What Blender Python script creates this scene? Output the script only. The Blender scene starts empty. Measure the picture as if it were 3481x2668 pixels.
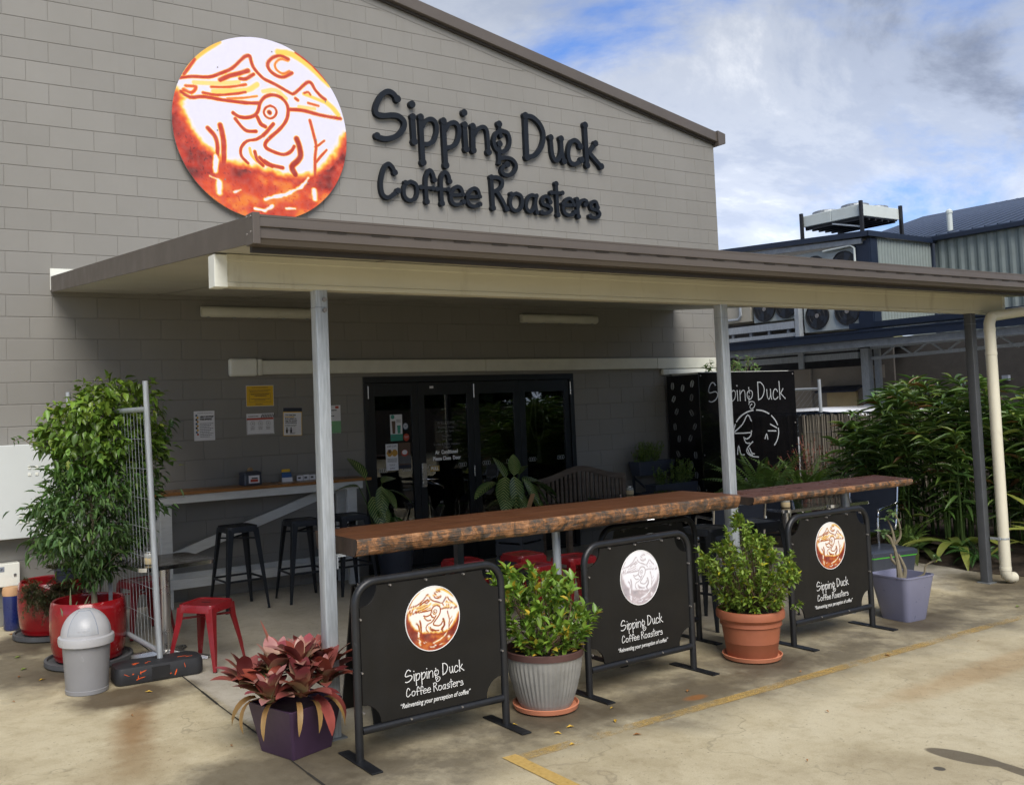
import bpy, bmesh, math, random
import numpy as np
from mathutils import Matrix, Vector
random.seed(7)
rng = np.random.default_rng(11)
PI = math.pi
R = math.radians
scene = bpy.context.scene
COL = scene.collection

# ------------------------------------------------------------------ camera
cam_data = bpy.data.cameras.new('camera')
cam = bpy.data.objects.new('camera', cam_data)
COL.objects.link(cam)
CAM_POS = (-1.6933, -9.4448, 1.7868)
CAM_ROT = ((0.846917, 0.005884, -0.531692), (-0.530341, -0.062748, -0.845459), (-0.038338, 0.998012, -0.050022))
cam.matrix_world = Matrix.Translation(CAM_POS) @ Matrix(CAM_ROT).to_4x4()
cam_data.sensor_width = 36.0
cam_data.lens = 33.818
cam_data.shift_x = 0.06842
cam_data.shift_y = -0.03174
cam_data.clip_start = 0.05
cam_data.clip_end = 3000.0
scene.camera = cam

# ------------------------------------------------------------------ sky, sun, exposure
SUN_EL, SUN_AZ = R(46), R(198)      # azimuth measured from +Y towards +X
world = bpy.data.worlds.new('World')
scene.world = world
world.use_nodes = True
wn = world.node_tree.nodes
wl = world.node_tree.links
wn.clear()


def wnode(t, **kw):
    n = wn.new(t)
    for k, v in kw.items():
        setattr(n, k, v)
    return n


def wmath(op, a, b=None):
    n = wnode('ShaderNodeMath', operation=op)
    for i, v in enumerate((a, b)):
        if v is None:
            continue
        if isinstance(v, (int, float)):
            n.inputs[i].default_value = v
        else:
            wl.new(v, n.inputs[i])
    return n.outputs[0]


CW, CS = 6.3, 3.2                   # which stretch of cloud noise
w_out = wnode('ShaderNodeOutputWorld')
sky = wnode('ShaderNodeTexSky', sky_type='NISHITA', sun_disc=False)
sky.sun_elevation = SUN_EL
sky.sun_rotation = SUN_AZ
sky.air_density = 1.2
sky.dust_density = 0.6
sky.ozone_density = 1.5
bg_sky = wnode('ShaderNodeBackground')
bg_sky.inputs['Strength'].default_value = 0.05
tint = wnode('ShaderNodeMix', data_type='RGBA', blend_type='MULTIPLY')
tint.inputs[0].default_value = 1.0
wl.new(sky.outputs[0], tint.inputs[6])
tint.inputs[7].default_value = (0.36, 0.56, 0.95, 1.0)
wl.new(tint.outputs[2], bg_sky.inputs['Color'])
tc = wnode('ShaderNodeTexCoord')
sp = wnode('ShaderNodeSeparateXYZ')
wl.new(tc.outputs['Generated'], sp.inputs[0])
zz = wmath('ADD', wmath('MAXIMUM', sp.outputs['Z'], 0.0), 0.34)
cb = wnode('ShaderNodeCombineXYZ')
wl.new(wmath('DIVIDE', sp.outputs['X'], zz), cb.inputs['X'])
wl.new(wmath('DIVIDE', sp.outputs['Y'], zz), cb.inputs['Y'])
mp = wnode('ShaderNodeMapping')
mp.inputs['Location'].default_value = (1.35, 0.4, 0.0)
mp.inputs['Rotation'].default_value = (0, 0, R(28))
mp.inputs['Scale'].default_value = (1.0, 1.3, 1.0)
wl.new(cb.outputs[0], mp.inputs['Vector'])


def wnoise(scale, detail, rough, dist, w=0.0):
    n = wnode('ShaderNodeTexNoise', noise_dimensions='4D')
    n.inputs['Scale'].default_value = scale
    n.inputs['Detail'].default_value = detail
    n.inputs['Roughness'].default_value = rough
    n.inputs['Distortion'].default_value = dist
    n.inputs['W'].default_value = w
    wl.new(mp.outputs[0], n.inputs['Vector'])
    return n.outputs['Fac']


def wramp(fac, stops):
    n = wnode('ShaderNodeValToRGB')
    n.color_ramp.interpolation = 'EASE'
    el = n.color_ramp.elements
    while len(el) < len(stops):
        el.new(0.5)
    for e, (p, c) in zip(el, stops):
        e.position = p
        e.color = (c[0], c[1], c[2], 1)
    wl.new(fac, n.inputs['Fac'])
    return n.outputs['Color']


cover = wramp(wnoise(1.9, 9.0, 0.60, 0.35, CW), [(0.32, (0, 0, 0)), (0.53, (1, 1, 1))])
shade = wramp(wnoise(1.9, 9.0, 0.62, 0.5, CS), [(0.34, (0.070, 0.083, 0.115)), (0.48, (0.135, 0.154, 0.196)), (0.56, (0.165, 0.182, 0.218)), (0.68, (0.26, 0.27, 0.29))])
bg_cloud = wnode('ShaderNodeBackground')
bg_cloud.inputs['Strength'].default_value = 1.0
wl.new(shade, bg_cloud.inputs['Color'])
# cloud is thinner and brighter towards the horizon, all round
inv = wmath('SUBTRACT', 1.0, wmath('MAXIMUM', sp.outputs['Z'], 0.0))
wl.new(wmath('ADD', wmath('MULTIPLY', wmath('POWER', inv, 4.0), 1.25), 0.66), bg_cloud.inputs['Strength'])
mixw = wnode('ShaderNodeMixShader')
wl.new(cover, mixw.inputs[0])
wl.new(bg_sky.outputs[0], mixw.inputs[1])
wl.new(bg_cloud.outputs[0], mixw.inputs[2])
wl.new(mixw.outputs[0], w_out.inputs['Surface'])

sun_data = bpy.data.lights.new('sun', 'SUN')
sun_data.energy = 1.0
sun_data.angle = R(40)
sun_data.color = (1.0, 0.95, 0.88)
sun = bpy.data.objects.new('sun', sun_data)
COL.objects.link(sun)
sd = Vector((math.sin(SUN_AZ) * math.cos(SUN_EL), math.cos(SUN_AZ) * math.cos(SUN_EL), math.sin(SUN_EL)))
sun.rotation_euler = sd.to_track_quat('Z', 'Y').to_euler()
sun.location = sd * 40

vs = scene.view_settings
vs.view_transform = 'Standard'
vs.look = 'None'
vs.gamma = 1.0
vs.exposure = 1.95
vs.use_curve_mapping = False
scene.cycles.use_denoising = True
scene.cycles.max_bounces = 6
scene.cycles.diffuse_bounces = 3
scene.cycles.glossy_bounces = 3
scene.cycles.adaptive_threshold = 0.025
scene.cycles.transparent_max_bounces = 16
scene.cycles.caustics_reflective = False
scene.cycles.caustics_refractive = False

# ------------------------------------------------------------------ helpers: objects


def tag(o, label=None, cat=None, group=None, kind=None):
    if label:
        o['label'] = label
    if cat:
        o['category'] = cat
    if group:
        o['group'] = group
    if kind:
        o['kind'] = kind
    return o


def thing(name, label, cat, loc=(0, 0, 0), rotz=0.0, group=None):
    o = bpy.data.objects.new(name, None)
    COL.objects.link(o)
    o.empty_display_size = 0.1
    o.location = loc
    o.rotation_euler = (0, 0, rotz)
    return tag(o, label, cat, group)


def link(name, me, parent=None, loc=(0, 0, 0), rot=(0, 0, 0), scale=(1, 1, 1)):
    o = bpy.data.objects.new(name, me)
    COL.objects.link(o)
    o.parent = parent
    o.location = loc
    o.rotation_euler = rot
    o.scale = scale
    return o


def copy_tree(o, parent=None):
    c = o.copy()
    COL.objects.link(c)
    c.parent = parent
    for ch in list(o.children):
        copy_tree(ch, c)
    return c


def dup(o, loc, rotz=0.0, label=None, group=None):
    c = copy_tree(o)
    c.location = loc
    c.rotation_euler = (0, 0, rotz)
    if label:
        c['label'] = label
    if group:
        c['group'] = group
    return c


class MB:
    """collects shapes; build() links them as ONE mesh object"""

    def __init__(s):
        s.v, s.f, s.c = [], [], []

    def add(s, vs_, fs_, M=None, col=None):
        b = len(s.v)
        if M is not None:
            vs_ = [tuple(M @ Vector(v)) for v in vs_]
        s.v.extend([tuple(v) for v in vs_])
        s.f.extend([tuple(i + b for i in f) for f in fs_])
        s.c.extend([col if col else (1, 1, 1)] * len(vs_))
        return s

    def box(s, x0, x1, y0, y1, z0, z1, M=None, col=None):
        v = [(x0, y0, z0), (x1, y0, z0), (x1, y1, z0), (x0, y1, z0), (x0, y0, z1), (x1, y0, z1), (x1, y1, z1), (x0, y1, z1)]
        f = [(0, 3, 2, 1), (4, 5, 6, 7), (0, 1, 5, 4), (1, 2, 6, 5), (2, 3, 7, 6), (3, 0, 4, 7)]
        return s.add(v, f, M, col)

    def beam(s, a, b, w, h, up=(0, 0, 1), col=None):
        """rectangular bar from a to b, w across, h along up"""
        a, b = Vector(a), Vector(b)
        d = b - a
        L = d.length
        d.normalize()
        u = Vector(up)
        side = d.cross(u)
        if side.length < 1e-6:
            side = d.cross(Vector((1, 0, 0)))
        side.normalize()
        u = side.cross(d)
        M = Matrix((side, d, u)).transposed().to_4x4()
        M.translation = a
        return s.box(-w / 2, w / 2, 0, L, -h / 2, h / 2, M, col)

    def tube(s, path, r, n=8, caps=True, closed=False, col=None):
        P = [Vector(q) for q in path]
        N = len(P)
        rs = r if isinstance(r, (list, tuple)) else [r] * N
        vs_, fs_ = [], []
        prev = None
        for i in range(N):
            if closed:
                t = P[(i + 1) % N] - P[i - 1]
            else:
                t = P[min(i + 1, N - 1)] - P[max(i - 1, 0)]
            t.normalize()
            if prev is None:
                ref = Vector((0, 0, 1)) if abs(t.z) < 0.9 else Vector((1, 0, 0))
                nr = ref - t * ref.dot(t)
            else:
                nr = prev - t * prev.dot(t)
            if nr.length < 1e-6:
                nr = t.orthogonal()
            nr.normalize()
            prev = nr
            bn = t.cross(nr)
            for k in range(n):
                a = 2 * PI * k / n
                vs_.append(P[i] + (nr * math.cos(a) + bn * math.sin(a)) * rs[i])
        m = N if closed else N - 1
        for i in range(m):
            j = (i + 1) % N
            for k in range(n):
                k2 = (k + 1) % n
                fs_.append((i * n + k, i * n + k2, j * n + k2, j * n + k))
        if caps and not closed:
            fs_.append(tuple(range(n - 1, -1, -1)))
            fs_.append(tuple((N - 1) * n + k for k in range(n)))
        return s.add(vs_, fs_, None, col)

    def lathe(s, prof, n=32, center=(0, 0, 0), capb=True, capt=True, wave=None, col=None):
        vs_, fs_ = [], []
        for (r, z) in prof:
            for k in range(n):
                a = 2 * PI * k / n
                rr = r + (wave(k, z) if wave else 0)
                vs_.append((center[0] + rr * math.cos(a), center[1] + rr * math.sin(a), center[2] + z))
        for i in range(len(prof) - 1):
            for k in range(n):
                k2 = (k + 1) % n
                fs_.append((i * n + k, i * n + k2, (i + 1) * n + k2, (i + 1) * n + k))
        if capb:
            fs_.append(tuple(range(n - 1, -1, -1)))
        if capt:
            m = (len(prof) - 1) * n
            fs_.append(tuple(m + k for k in range(n)))
        return s.add(vs_, fs_, None, col)

    def prism(s, poly, ext, M=None, col=None):
        """poly: 3D points (planar), ext: extrusion vector"""
        n = len(poly)
        e = Vector(ext)
        vs_ = [tuple(Vector(q)) for q in poly] + [tuple(Vector(q) + e) for q in poly]
        fs_ = [tuple(range(n - 1, -1, -1)), tuple(range(n, 2 * n))]
        for i in range(n):
            j = (i + 1) % n
            fs_.append((i, j, n + j, n + i))
        return s.add(vs_, fs_, M, col)

    def loft(s, rings, closed=True, caps=True, col=None):
        n = len(rings[0])
        vs_ = [tuple(q) for r_ in rings for q in r_]
        fs_ = []
        for i in range(len(rings) - 1):
            for k in range(n if closed else n - 1):
                k2 = (k + 1) % n
                fs_.append((i * n + k, i * n + k2, (i + 1) * n + k2, (i + 1) * n + k))
        if caps:
            fs_.append(tuple(range(n - 1, -1, -1)))
            m = (len(rings) - 1) * n
            fs_.append(tuple(m + k for k in range(n)))
        return s.add(vs_, fs_, None, col)

    def mesh(s, name, mat, smooth=False):
        me = bpy.data.meshes.new(name)
        me.from_pydata(s.v, [], s.f)
        bm = bmesh.new()
        bm.from_mesh(me)
        bmesh.ops.recalc_face_normals(bm, faces=bm.faces)
        bm.to_mesh(me)
        bm.free()
        if any(c != (1, 1, 1) for c in s.c):
            ca = me.color_attributes.new('Col', 'FLOAT_COLOR', 'POINT')
            ca.data.foreach_set('color', [x for c in s.c for x in (c[0], c[1], c[2], 1.0)])
        if mat:
            me.materials.append(mat)
        if smooth:
            me.polygons.foreach_set('use_smooth', [True] * len(me.polygons))
        me.update()
        return me

    def build(s, name, mat, parent=None, smooth=False, bevel=0.0, seg=2, loc=(0, 0, 0), rot=(0, 0, 0)):
        o = link(name, s.mesh(name, mat, smooth), parent, loc, rot)
        if bevel:
            add_bevel(o, bevel, seg)
        if smooth:
            smooth_by_angle(o)
        return o


def add_bevel(o, w, seg=2):
    m = o.modifiers.new('bevel', 'BEVEL')
    m.width = w
    m.segments = seg
    m.limit_method = 'ANGLE'
    m.angle_limit = R(40)
    return m


def smooth_by_angle(o, ang=R(42)):
    me = o.data
    bm = bmesh.new()
    bm.from_mesh(me)
    for e in bm.edges:
        if len(e.link_faces) == 2 and e.calc_face_angle(0) > ang:
            e.smooth = False
    bm.to_mesh(me)
    bm.free()


def pieces(name, m, parent, boxes, bevel=0.0):
    """each box its own part"""
    for b in boxes:
        MB().box(*b).build(name, m, parent, bevel=bevel)


def rounded_rect(w, d, r, n=5, cx=0.0, cy=0.0):
    pts = []
    for (sx, sy, a0) in ((1, -1, -90), (1, 1, 0), (-1, 1, 90), (-1, -1, 180)):
        for k in range(n + 1):
            a = R(a0 + 90 * k / n)
            pts.append((cx + sx * (w / 2 - r) + r * math.cos(a), cy + sy * (d / 2 - r) + r * math.sin(a)))
    return pts


def catmull(P, sub=6, closed=False):
    P = [Vector(p) for p in P]
    n = len(P)
    out = []
    for i in range(n if closed else n - 1):
        p0 = P[(i - 1) % n] if (closed or i > 0) else P[0] * 2 - P[1]
        p1, p2 = P[i], P[(i + 1) % n]
        p3 = P[(i + 2) % n] if (closed or i + 2 < n) else P[-1] * 2 - P[-2]
        for k in range(sub):
            t = k / sub
            out.append(0.5 * ((2 * p1) + (p2 - p0) * t + (2 * p0 - 5 * p1 + 4 * p2 - p3) * t * t + (3 * p1 - p0 - 3 * p2 + p3) * t * t * t))
    if not closed:
        out.append(P[-1])
    return out


# ------------------------------------------------------------------ helpers: materials
MATS = {}


class NT:
    def __init__(s, m):
        s.t = m.node_tree
        s.n = s.t.nodes
        s.l = s.t.links

    def node(s, t, **kw):
        n = s.n.new(t)
        for k, v in kw.items():
            setattr(n, k, v)
        return n

    def set(s, sock, v):
        if v is None:
            return
        if hasattr(v, 'is_output'):
            s.l.new(v, sock)
        else:
            sock.default_value = v

    def math(s, op, a, b=None, clamp=False):
        n = s.node('ShaderNodeMath', operation=op)
        n.use_clamp = clamp
        s.set(n.inputs[0], a)
        s.set(n.inputs[1], b)
        return n.outputs[0]

    def noise(s, vec, scale, detail=4.0, rough=0.55, dist=0.0):
        n = s.node('ShaderNodeTexNoise')
        s.set(n.inputs['Vector'], vec)
        n.inputs['Scale'].default_value = scale
        n.inputs['Detail'].default_value = detail
        n.inputs['Roughness'].default_value = rough
        n.inputs['Distortion'].default_value = dist
        return n.outputs['Fac']

    def ramp(s, fac, stops, interp='LINEAR'):
        n = s.node('ShaderNodeValToRGB')
        n.color_ramp.interpolation = interp
        el = n.color_ramp.elements
        while len(el) < len(stops):
            el.new(0.5)
        for e, (p, c) in zip(el, stops):
            e.position = p
            if not isinstance(c, (tuple, list)):
                c = (c, c, c)
            e.color = (c[0], c[1], c[2], 1)
        s.set(n.inputs['Fac'], fac)
        return n.outputs['Color']

    def mix(s, fac, a, b, blend='MIX'):
        n = s.node('ShaderNodeMix', data_type='RGBA', blend_type=blend)
        s.set(n.inputs[0], fac)
        for i, v in ((6, a), (7, b)):
            if isinstance(v, (tuple, list)) and len(v) == 3:
                v = (v[0], v[1], v[2], 1)
            s.set(n.inputs[i], v)
        return n.outputs[2]

    def mapping(s, vec, scale=(1, 1, 1), loc=(0, 0, 0), rot=(0, 0, 0)):
        n = s.node('ShaderNodeMapping')
        s.set(n.inputs['Vector'], vec)
        n.inputs['Scale'].default_value = scale
        n.inputs['Location'].default_value = loc
        n.inputs['Rotation'].default_value = rot
        return n.outputs[0]

    def bump(s, h, strength=0.3, dist=0.01):
        n = s.node('ShaderNodeBump')
        n.inputs['Strength'].default_value = strength
        n.inputs['Distance'].default_value = dist
        s.set(n.inputs['Height'], h)
        return n.outputs[0]

    def obj(s):
        return s.node('ShaderNodeTexCoord').outputs['Object']

    def pos(s):
        return s.node('ShaderNodeNewGeometry').outputs['Position']


def newmat(name):
    m = bpy.data.materials.new(name)
    m.use_nodes = True
    nt = NT(m)
    b = nt.n['Principled BSDF']
    MATS[name] = m
    return m, nt, b


def mat(name, col, rough=0.6, metal=0.0, var=0.12, vscale=6.0, bump=0.0, bscale=60.0, spec=0.5, coat=0.0, dirt=None, stretch=None, world=False):
    """plain procedural material: base colour with broad and fine noise variation and optional relief"""
    m, nt, b = newmat(name)
    v = nt.pos() if world else nt.obj()
    if stretch:
        v = nt.mapping(v, stretch)
    n1 = nt.noise(v, vscale, 5.0, 0.6)
    lo = tuple(c * (1 - var) for c in col)
    hi = tuple(min(c * (1 + var), 1) for c in col)
    c = nt.ramp(n1, [(0.3, lo), (0.7, hi)])
    if dirt:
        dc, amount, ds = dirt
        n2 = nt.noise(v, ds, 6.0, 0.65, 0.4)
        c = nt.mix(nt.ramp(n2, [(0.62 - amount, 0.0), (0.78, 0.85)]), c, dc)
    nt.set(b.inputs['Base Color'], c)
    rr = nt.ramp(nt.noise(v, vscale * 2.3, 4.0), [(0.3, max(rough - 0.08, 0.02)), (0.7, min(rough + 0.08, 1.0))])
    nt.set(b.inputs['Roughness'], rr)
    b.inputs['Metallic'].default_value = metal
    b.inputs['Specular IOR Level'].default_value = spec
    if coat:
        b.inputs['Coat Weight'].default_value = coat
        b.inputs['Coat Roughness'].default_value = 0.08
    if bump:
        nt.set(b.inputs['Normal'], nt.bump(nt.noise(v, bscale, 5.0, 0.6), bump, 0.004))
    return m


def leafmat(name, tint=(1, 1, 1), rough=0.45, transl=0.25, vein=False):
    """leaf material: colour comes per leaf from the mesh, with mottling and a little translucency"""
    m, nt, b = newmat(name)
    a = nt.node('ShaderNodeVertexColor', layer_name='Col').outputs['Color']
    c = nt.mix(1.0, a, tint, 'MULTIPLY')
    n = nt.noise(nt.obj(), 25.0, 3.0)
    c = nt.mix(nt.ramp(n, [(0.35, 0.0), (0.75, 0.35)]), c, nt.mix(1.0, c, (0.55, 0.62, 0.5), 'MULTIPLY'))
    nt.set(b.inputs['Base Color'], c)
    b.inputs['Roughness'].default_value = rough
    b.inputs['Specular IOR Level'].default_value = 0.4
    tr = nt.node('ShaderNodeBsdfTranslucent')
    nt.set(tr.inputs['Color'], nt.mix(1.0, c, (1.0, 1.0, 0.5), 'MULTIPLY'))
    mx = nt.node('ShaderNodeMixShader')
    mx.inputs[0].default_value = transl
    nt.l.new(b.outputs[0], mx.inputs[1])
    nt.l.new(tr.outputs[0], mx.inputs[2])
    nt.l.new(mx.outputs[0], nt.n['Material Output'].inputs['Surface'])
    return m


def printmat(name, rough=0.4):
    m, nt, b = newmat(name)
    a = nt.node('ShaderNodeVertexColor', layer_name='Col').outputs['Color']
    n = nt.noise(nt.obj(), 18.0, 4.0)
    nt.set(b.inputs['Base Color'], nt.mix(nt.ramp(n, [(0.4, 0.0), (0.8, 0.12)]), a, (0.5, 0.47, 0.42)))
    b.inputs['Roughness'].default_value = rough
    return m


def M_(n):
    return MATS[n]
# ------------------------------------------------------------------ materials


def block_paint():
    m, nt, b = newmat('block_paint')
    p = nt.pos()
    base = nt.ramp(nt.noise(p, 0.7, 5.0, 0.6), [(0.3, (0.212, 0.203, 0.182)), (0.7, (0.243, 0.234, 0.213))])
    # light streaks of weathering that run down the wall
    st = nt.noise(nt.mapping(p, (5.0, 5.0, 0.35)), 1.0, 6.0, 0.62)
    base = nt.mix(nt.ramp(st, [(0.55, 0.0), (0.85, 0.28)]), base, (0.165, 0.156, 0.138))
    r_ = nt.node('ShaderNodeObjectInfo').outputs['Random']
    base = nt.mix(1.0, base, nt.ramp(r_, [(0.0, 0.93), (1.0, 1.0)]), 'MULTIPLY')
    nt.set(b.inputs['Base Color'], base)
    b.inputs['Roughness'].default_value = 0.62
    h = nt.math('ADD', nt.noise(p, 160.0, 4.0, 0.6), nt.math('MULTIPLY', nt.noise(p, 22.0, 3.0), 0.8))
    nt.set(b.inputs['Normal'], nt.bump(h, 0.28, 0.004))
    return m


block_paint()
mat('mortar_paint', (0.200, 0.191, 0.172), 0.75, var=0.15, vscale=3, bump=0.4, bscale=120, world=True)
mat('brown_steel', (0.098, 0.082, 0.069), 0.42, var=0.08, vscale=2.0, world=True, dirt=((0.10, 0.08, 0.065), 0.05, 3.0))
mat('brown_dark', (0.035, 0.028, 0.022), 0.6, var=0.1, world=True)
mat('soffit', (0.40, 0.385, 0.33), 0.6, var=0.06, vscale=1.5, world=True)
mat('cream_steel', (0.58, 0.555, 0.44), 0.42, var=0.07, vscale=1.2, world=True, stretch=(1.0, 1.0, 0.25), dirt=((0.40, 0.36, 0.26), 0.04, 6.0))
mat('cream_white', (0.74, 0.75, 0.68), 0.45, var=0.05, world=True)
mat('pale_plastic', (0.60, 0.60, 0.52), 0.45, var=0.06, world=True)
mat('post_grey', (0.075, 0.080, 0.086), 0.5, 0.1, var=0.12)
mat('galvanised', (0.40, 0.43, 0.45), 0.45, 0.35, var=0.22, vscale=14, stretch=(6, 6, 0.5), bump=0.05)
mat('galv_dark', (0.25, 0.27, 0.285), 0.5, 0.5, var=0.2, vscale=10)
mat('dark_steel', (0.035, 0.042, 0.055), 0.45, 0.3, var=0.15)
mat('pvc_cream', (0.72, 0.68, 0.54), 0.35, var=0.05, vscale=2, dirt=((0.5, 0.46, 0.36), 0.02, 6))
mat('black_paint', (0.011, 0.012, 0.014), 0.38, var=0.3, vscale=9, bump=0.12, bscale=80, dirt=((0.07, 0.075, 0.08), -0.02, 26))
mat('black_sheet', (0.0095, 0.009, 0.0083), 0.46, spec=0.35, bump=0.5, bscale=2.2, var=0.25, vscale=4, dirt=((0.05, 0.047, 0.043), -0.04, 9))
mat('door_black', (0.006, 0.009, 0.013), 0.38, var=0.2)
mat('black_gloss', (0.004, 0.004, 0.005), 0.07, var=0.2, spec=0.6)
mat('stool_black', (0.009, 0.012, 0.017), 0.42, 0.2, var=0.2)
mat('stool_red', (0.235, 0.009, 0.013), 0.35, 0.0, var=0.14, vscale=12, coat=0.3, dirt=((0.22, 0.008, 0.01), -0.02, 15))
mat('stool_red_dark', (0.05, 0.003, 0.004), 0.5)
mat('glaze_red', (0.235, 0.006, 0.009), 0.2, var=0.2, vscale=5, coat=0.35, dirt=((0.14, 0.004, 0.006), 0.0, 7))
mat('saucer_grey', (0.07, 0.072, 0.075), 0.65, var=0.25, bump=0.2)
mat('white_timber', (0.60, 0.61, 0.59), 0.5, var=0.08, vscale=8, stretch=(1, 1, 6), bump=0.08, dirt=((0.36, 0.36, 0.33), -0.03, 6))
mat('soil', (0.035, 0.022, 0.013), 0.95, var=0.5, vscale=30, bump=0.8, bscale=60)
mat('bin_grey', (0.235, 0.235, 0.242), 0.38, var=0.06, dirt=((0.42, 0.42, 0.42), -0.04, 8))
mat('bin_lid', (0.40, 0.40, 0.41), 0.34, var=0.06, dirt=((0.32, 0.32, 0.32), -0.03, 14))
mat('bin_flap', (0.36, 0.37, 0.385), 0.32, var=0.08)
mat('purple_glaze', (0.050, 0.026, 0.056), 0.4, var=0.12, dirt=((0.08, 0.06, 0.08), -0.03, 8))
mat('terracotta', (0.33, 0.105, 0.050), 0.6, var=0.12, vscale=5, bump=0.1, dirt=((0.50, 0.24, 0.15), -0.03, 6))
mat('terracotta_pale', (0.58, 0.22, 0.12), 0.55, var=0.1)
mat('zinc', (0.27, 0.265, 0.245), 0.55, 0.15, var=0.22, vscale=5, dirt=((0.30, 0.27, 0.22), -0.02, 6))
mat('zinc_rim', (0.075, 0.035, 0.030), 0.5, var=0.2)
mat('lavender_plastic', (0.195, 0.20, 0.285), 0.34, var=0.05, dirt=((0.20, 0.20, 0.27), -0.03, 7))
mat('tub_grey', (0.042, 0.050, 0.070), 0.35, var=0.12)
mat('green_bag', (0.10, 0.55, 0.06), 0.4)
mat('meter_white', (0.58, 0.61, 0.60), 0.4, var=0.04, vscale=1.5)
mat('box_cream', (0.72, 0.73, 0.66), 0.4, var=0.04)
mat('label_grey', (0.22, 0.25, 0.30), 0.5)
mat('ink', (0.02, 0.02, 0.022), 0.6)
mat('ink_soft', (0.10, 0.10, 0.10), 0.6)
mat('paper', (0.72, 0.72, 0.74), 0.55, var=0.03)
mat('paper_yellow', (0.68, 0.42, 0.02), 0.55, var=0.04)
mat('paper_green', (0.20, 0.42, 0.22), 0.55)
mat('paper_teal', (0.05, 0.28, 0.20), 0.55)
mat('paper_red', (0.45, 0.06, 0.03), 0.55)
mat('paper_blue', (0.03, 0.10, 0.28), 0.55)
mat('paper_tan', (0.55, 0.30, 0.05), 0.55)
mat('paper_brown', (0.10, 0.06, 0.04), 0.55)
mat('paper_navy', (0.015, 0.02, 0.035), 0.55)
mat('print_white', (0.82, 0.82, 0.80), 0.4, var=0.03)
mat('etched', (0.42, 0.44, 0.45), 0.5)
mat('faint_white', (0.18, 0.185, 0.185), 0.5)
mat('pull_gold', (0.50, 0.33, 0.08), 0.4, 0.3)
mat('chrome', (0.62, 0.63, 0.64), 0.18, 1.0, var=0.05)
mat('brushed', (0.48, 0.47, 0.45), 0.3, 0.9, var=0.05)
mat('table_dark', (0.018, 0.016, 0.015), 0.10, 0.0, var=0.1, spec=0.7)
mat('glass_jar', (0.42, 0.42, 0.38), 0.12, var=0.1)
mat('sugar', (0.60, 0.47, 0.26), 0.8, var=0.1)
mat('napkin', (0.30, 0.20, 0.10), 0.9)
mat('cardboard', (0.38, 0.22, 0.10), 0.85, var=0.08)
mat('navy_sling', (0.006, 0.011, 0.024), 0.7, var=0.15, bump=0.2, bscale=300)
mat('bark_grey', (0.20, 0.17, 0.11), 0.85, var=0.25, vscale=20, bump=0.4, bscale=60)
mat('bark_green', (0.15, 0.17, 0.09), 0.7, var=0.25, vscale=20, bump=0.2)
mat('stem_brown', (0.13, 0.085, 0.05), 0.85, var=0.25)
mat('stem_green', (0.07, 0.12, 0.03), 0.6, var=0.2)
mat('stem_red', (0.18, 0.06, 0.04), 0.7)
mat('reed_a', (0.22, 0.195, 0.155), 0.9, var=0.35, vscale=12, stretch=(1, 1, 0.3))
mat('navy_steel', (0.012, 0.020, 0.040), 0.4, 0.1, var=0.12, world=True, dirt=((0.06, 0.08, 0.11), -0.02, 2.0))
mat('grey_green_steel', (0.20, 0.235, 0.225), 0.5, 0.1, var=0.08, world=True)
mat('roof_blue', (0.045, 0.062, 0.098), 0.45, 0.1, var=0.1, world=True)
mat('fan_case', (0.40, 0.44, 0.43), 0.5, var=0.1, dirt=((0.22, 0.2, 0.17), 0.0, 4))
mat('fan_black', (0.012, 0.012, 0.013), 0.5)
mat('hvac_white', (0.58, 0.63, 0.60), 0.45, var=0.05)
mat('render_beige', (0.27, 0.235, 0.19), 0.8, var=0.1, vscale=2, world=True, dirt=((0.16, 0.14, 0.11), 0.0, 1.5))
mat('render_dark', (0.055, 0.050, 0.045), 0.85, var=0.15, world=True)
mat('case_beige', (0.40, 0.37, 0.30), 0.6, var=0.08)
mat('shutter_tan', (0.46, 0.35, 0.18), 0.6, var=0.06)
mat('car_white', (0.78, 0.79, 0.80), 0.2, var=0.02, coat=0.8)
mat('car_dark', (0.03, 0.035, 0.04), 0.2, var=0.02, coat=0.8)
mat('car_glass', (0.01, 0.012, 0.014), 0.05, spec=0.8)
mat('rubber', (0.012, 0.012, 0.012), 0.8)
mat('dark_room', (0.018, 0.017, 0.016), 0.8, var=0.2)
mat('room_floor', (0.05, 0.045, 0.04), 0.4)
mat('macrame', (0.42, 0.38, 0.30), 0.9)
mat('hill', (0.22, 0.21, 0.07), 0.9, var=0.2, vscale=0.05)
mat('rubber_foot', (0.022, 0.023, 0.026), 0.6, var=0.25, bump=0.3, bscale=40)
mat('orange_scuff', (0.72, 0.10, 0.015), 0.5)
mat('bolt_grey', (0.30, 0.28, 0.26), 0.5, 0.6)
mat('blue_glaze', (0.012, 0.022, 0.11), 0.3, coat=0.3)
mat('clay', (0.52, 0.31, 0.16), 0.7)
mat('sticker_blue', (0.02, 0.08, 0.16), 0.4)
mat('conduit', (0.45, 0.46, 0.46), 0.5)
mat('timber_fence', (0.14, 0.11, 0.085), 0.85, var=0.3, vscale=5, stretch=(4, 4, 0.4))
printmat('logo_print', 0.34)
leafmat('leaf')
leafmat('leaf_gloss', rough=0.3, transl=0.18)
leafmat('leaf_brom', rough=0.35, transl=0.05)


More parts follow.
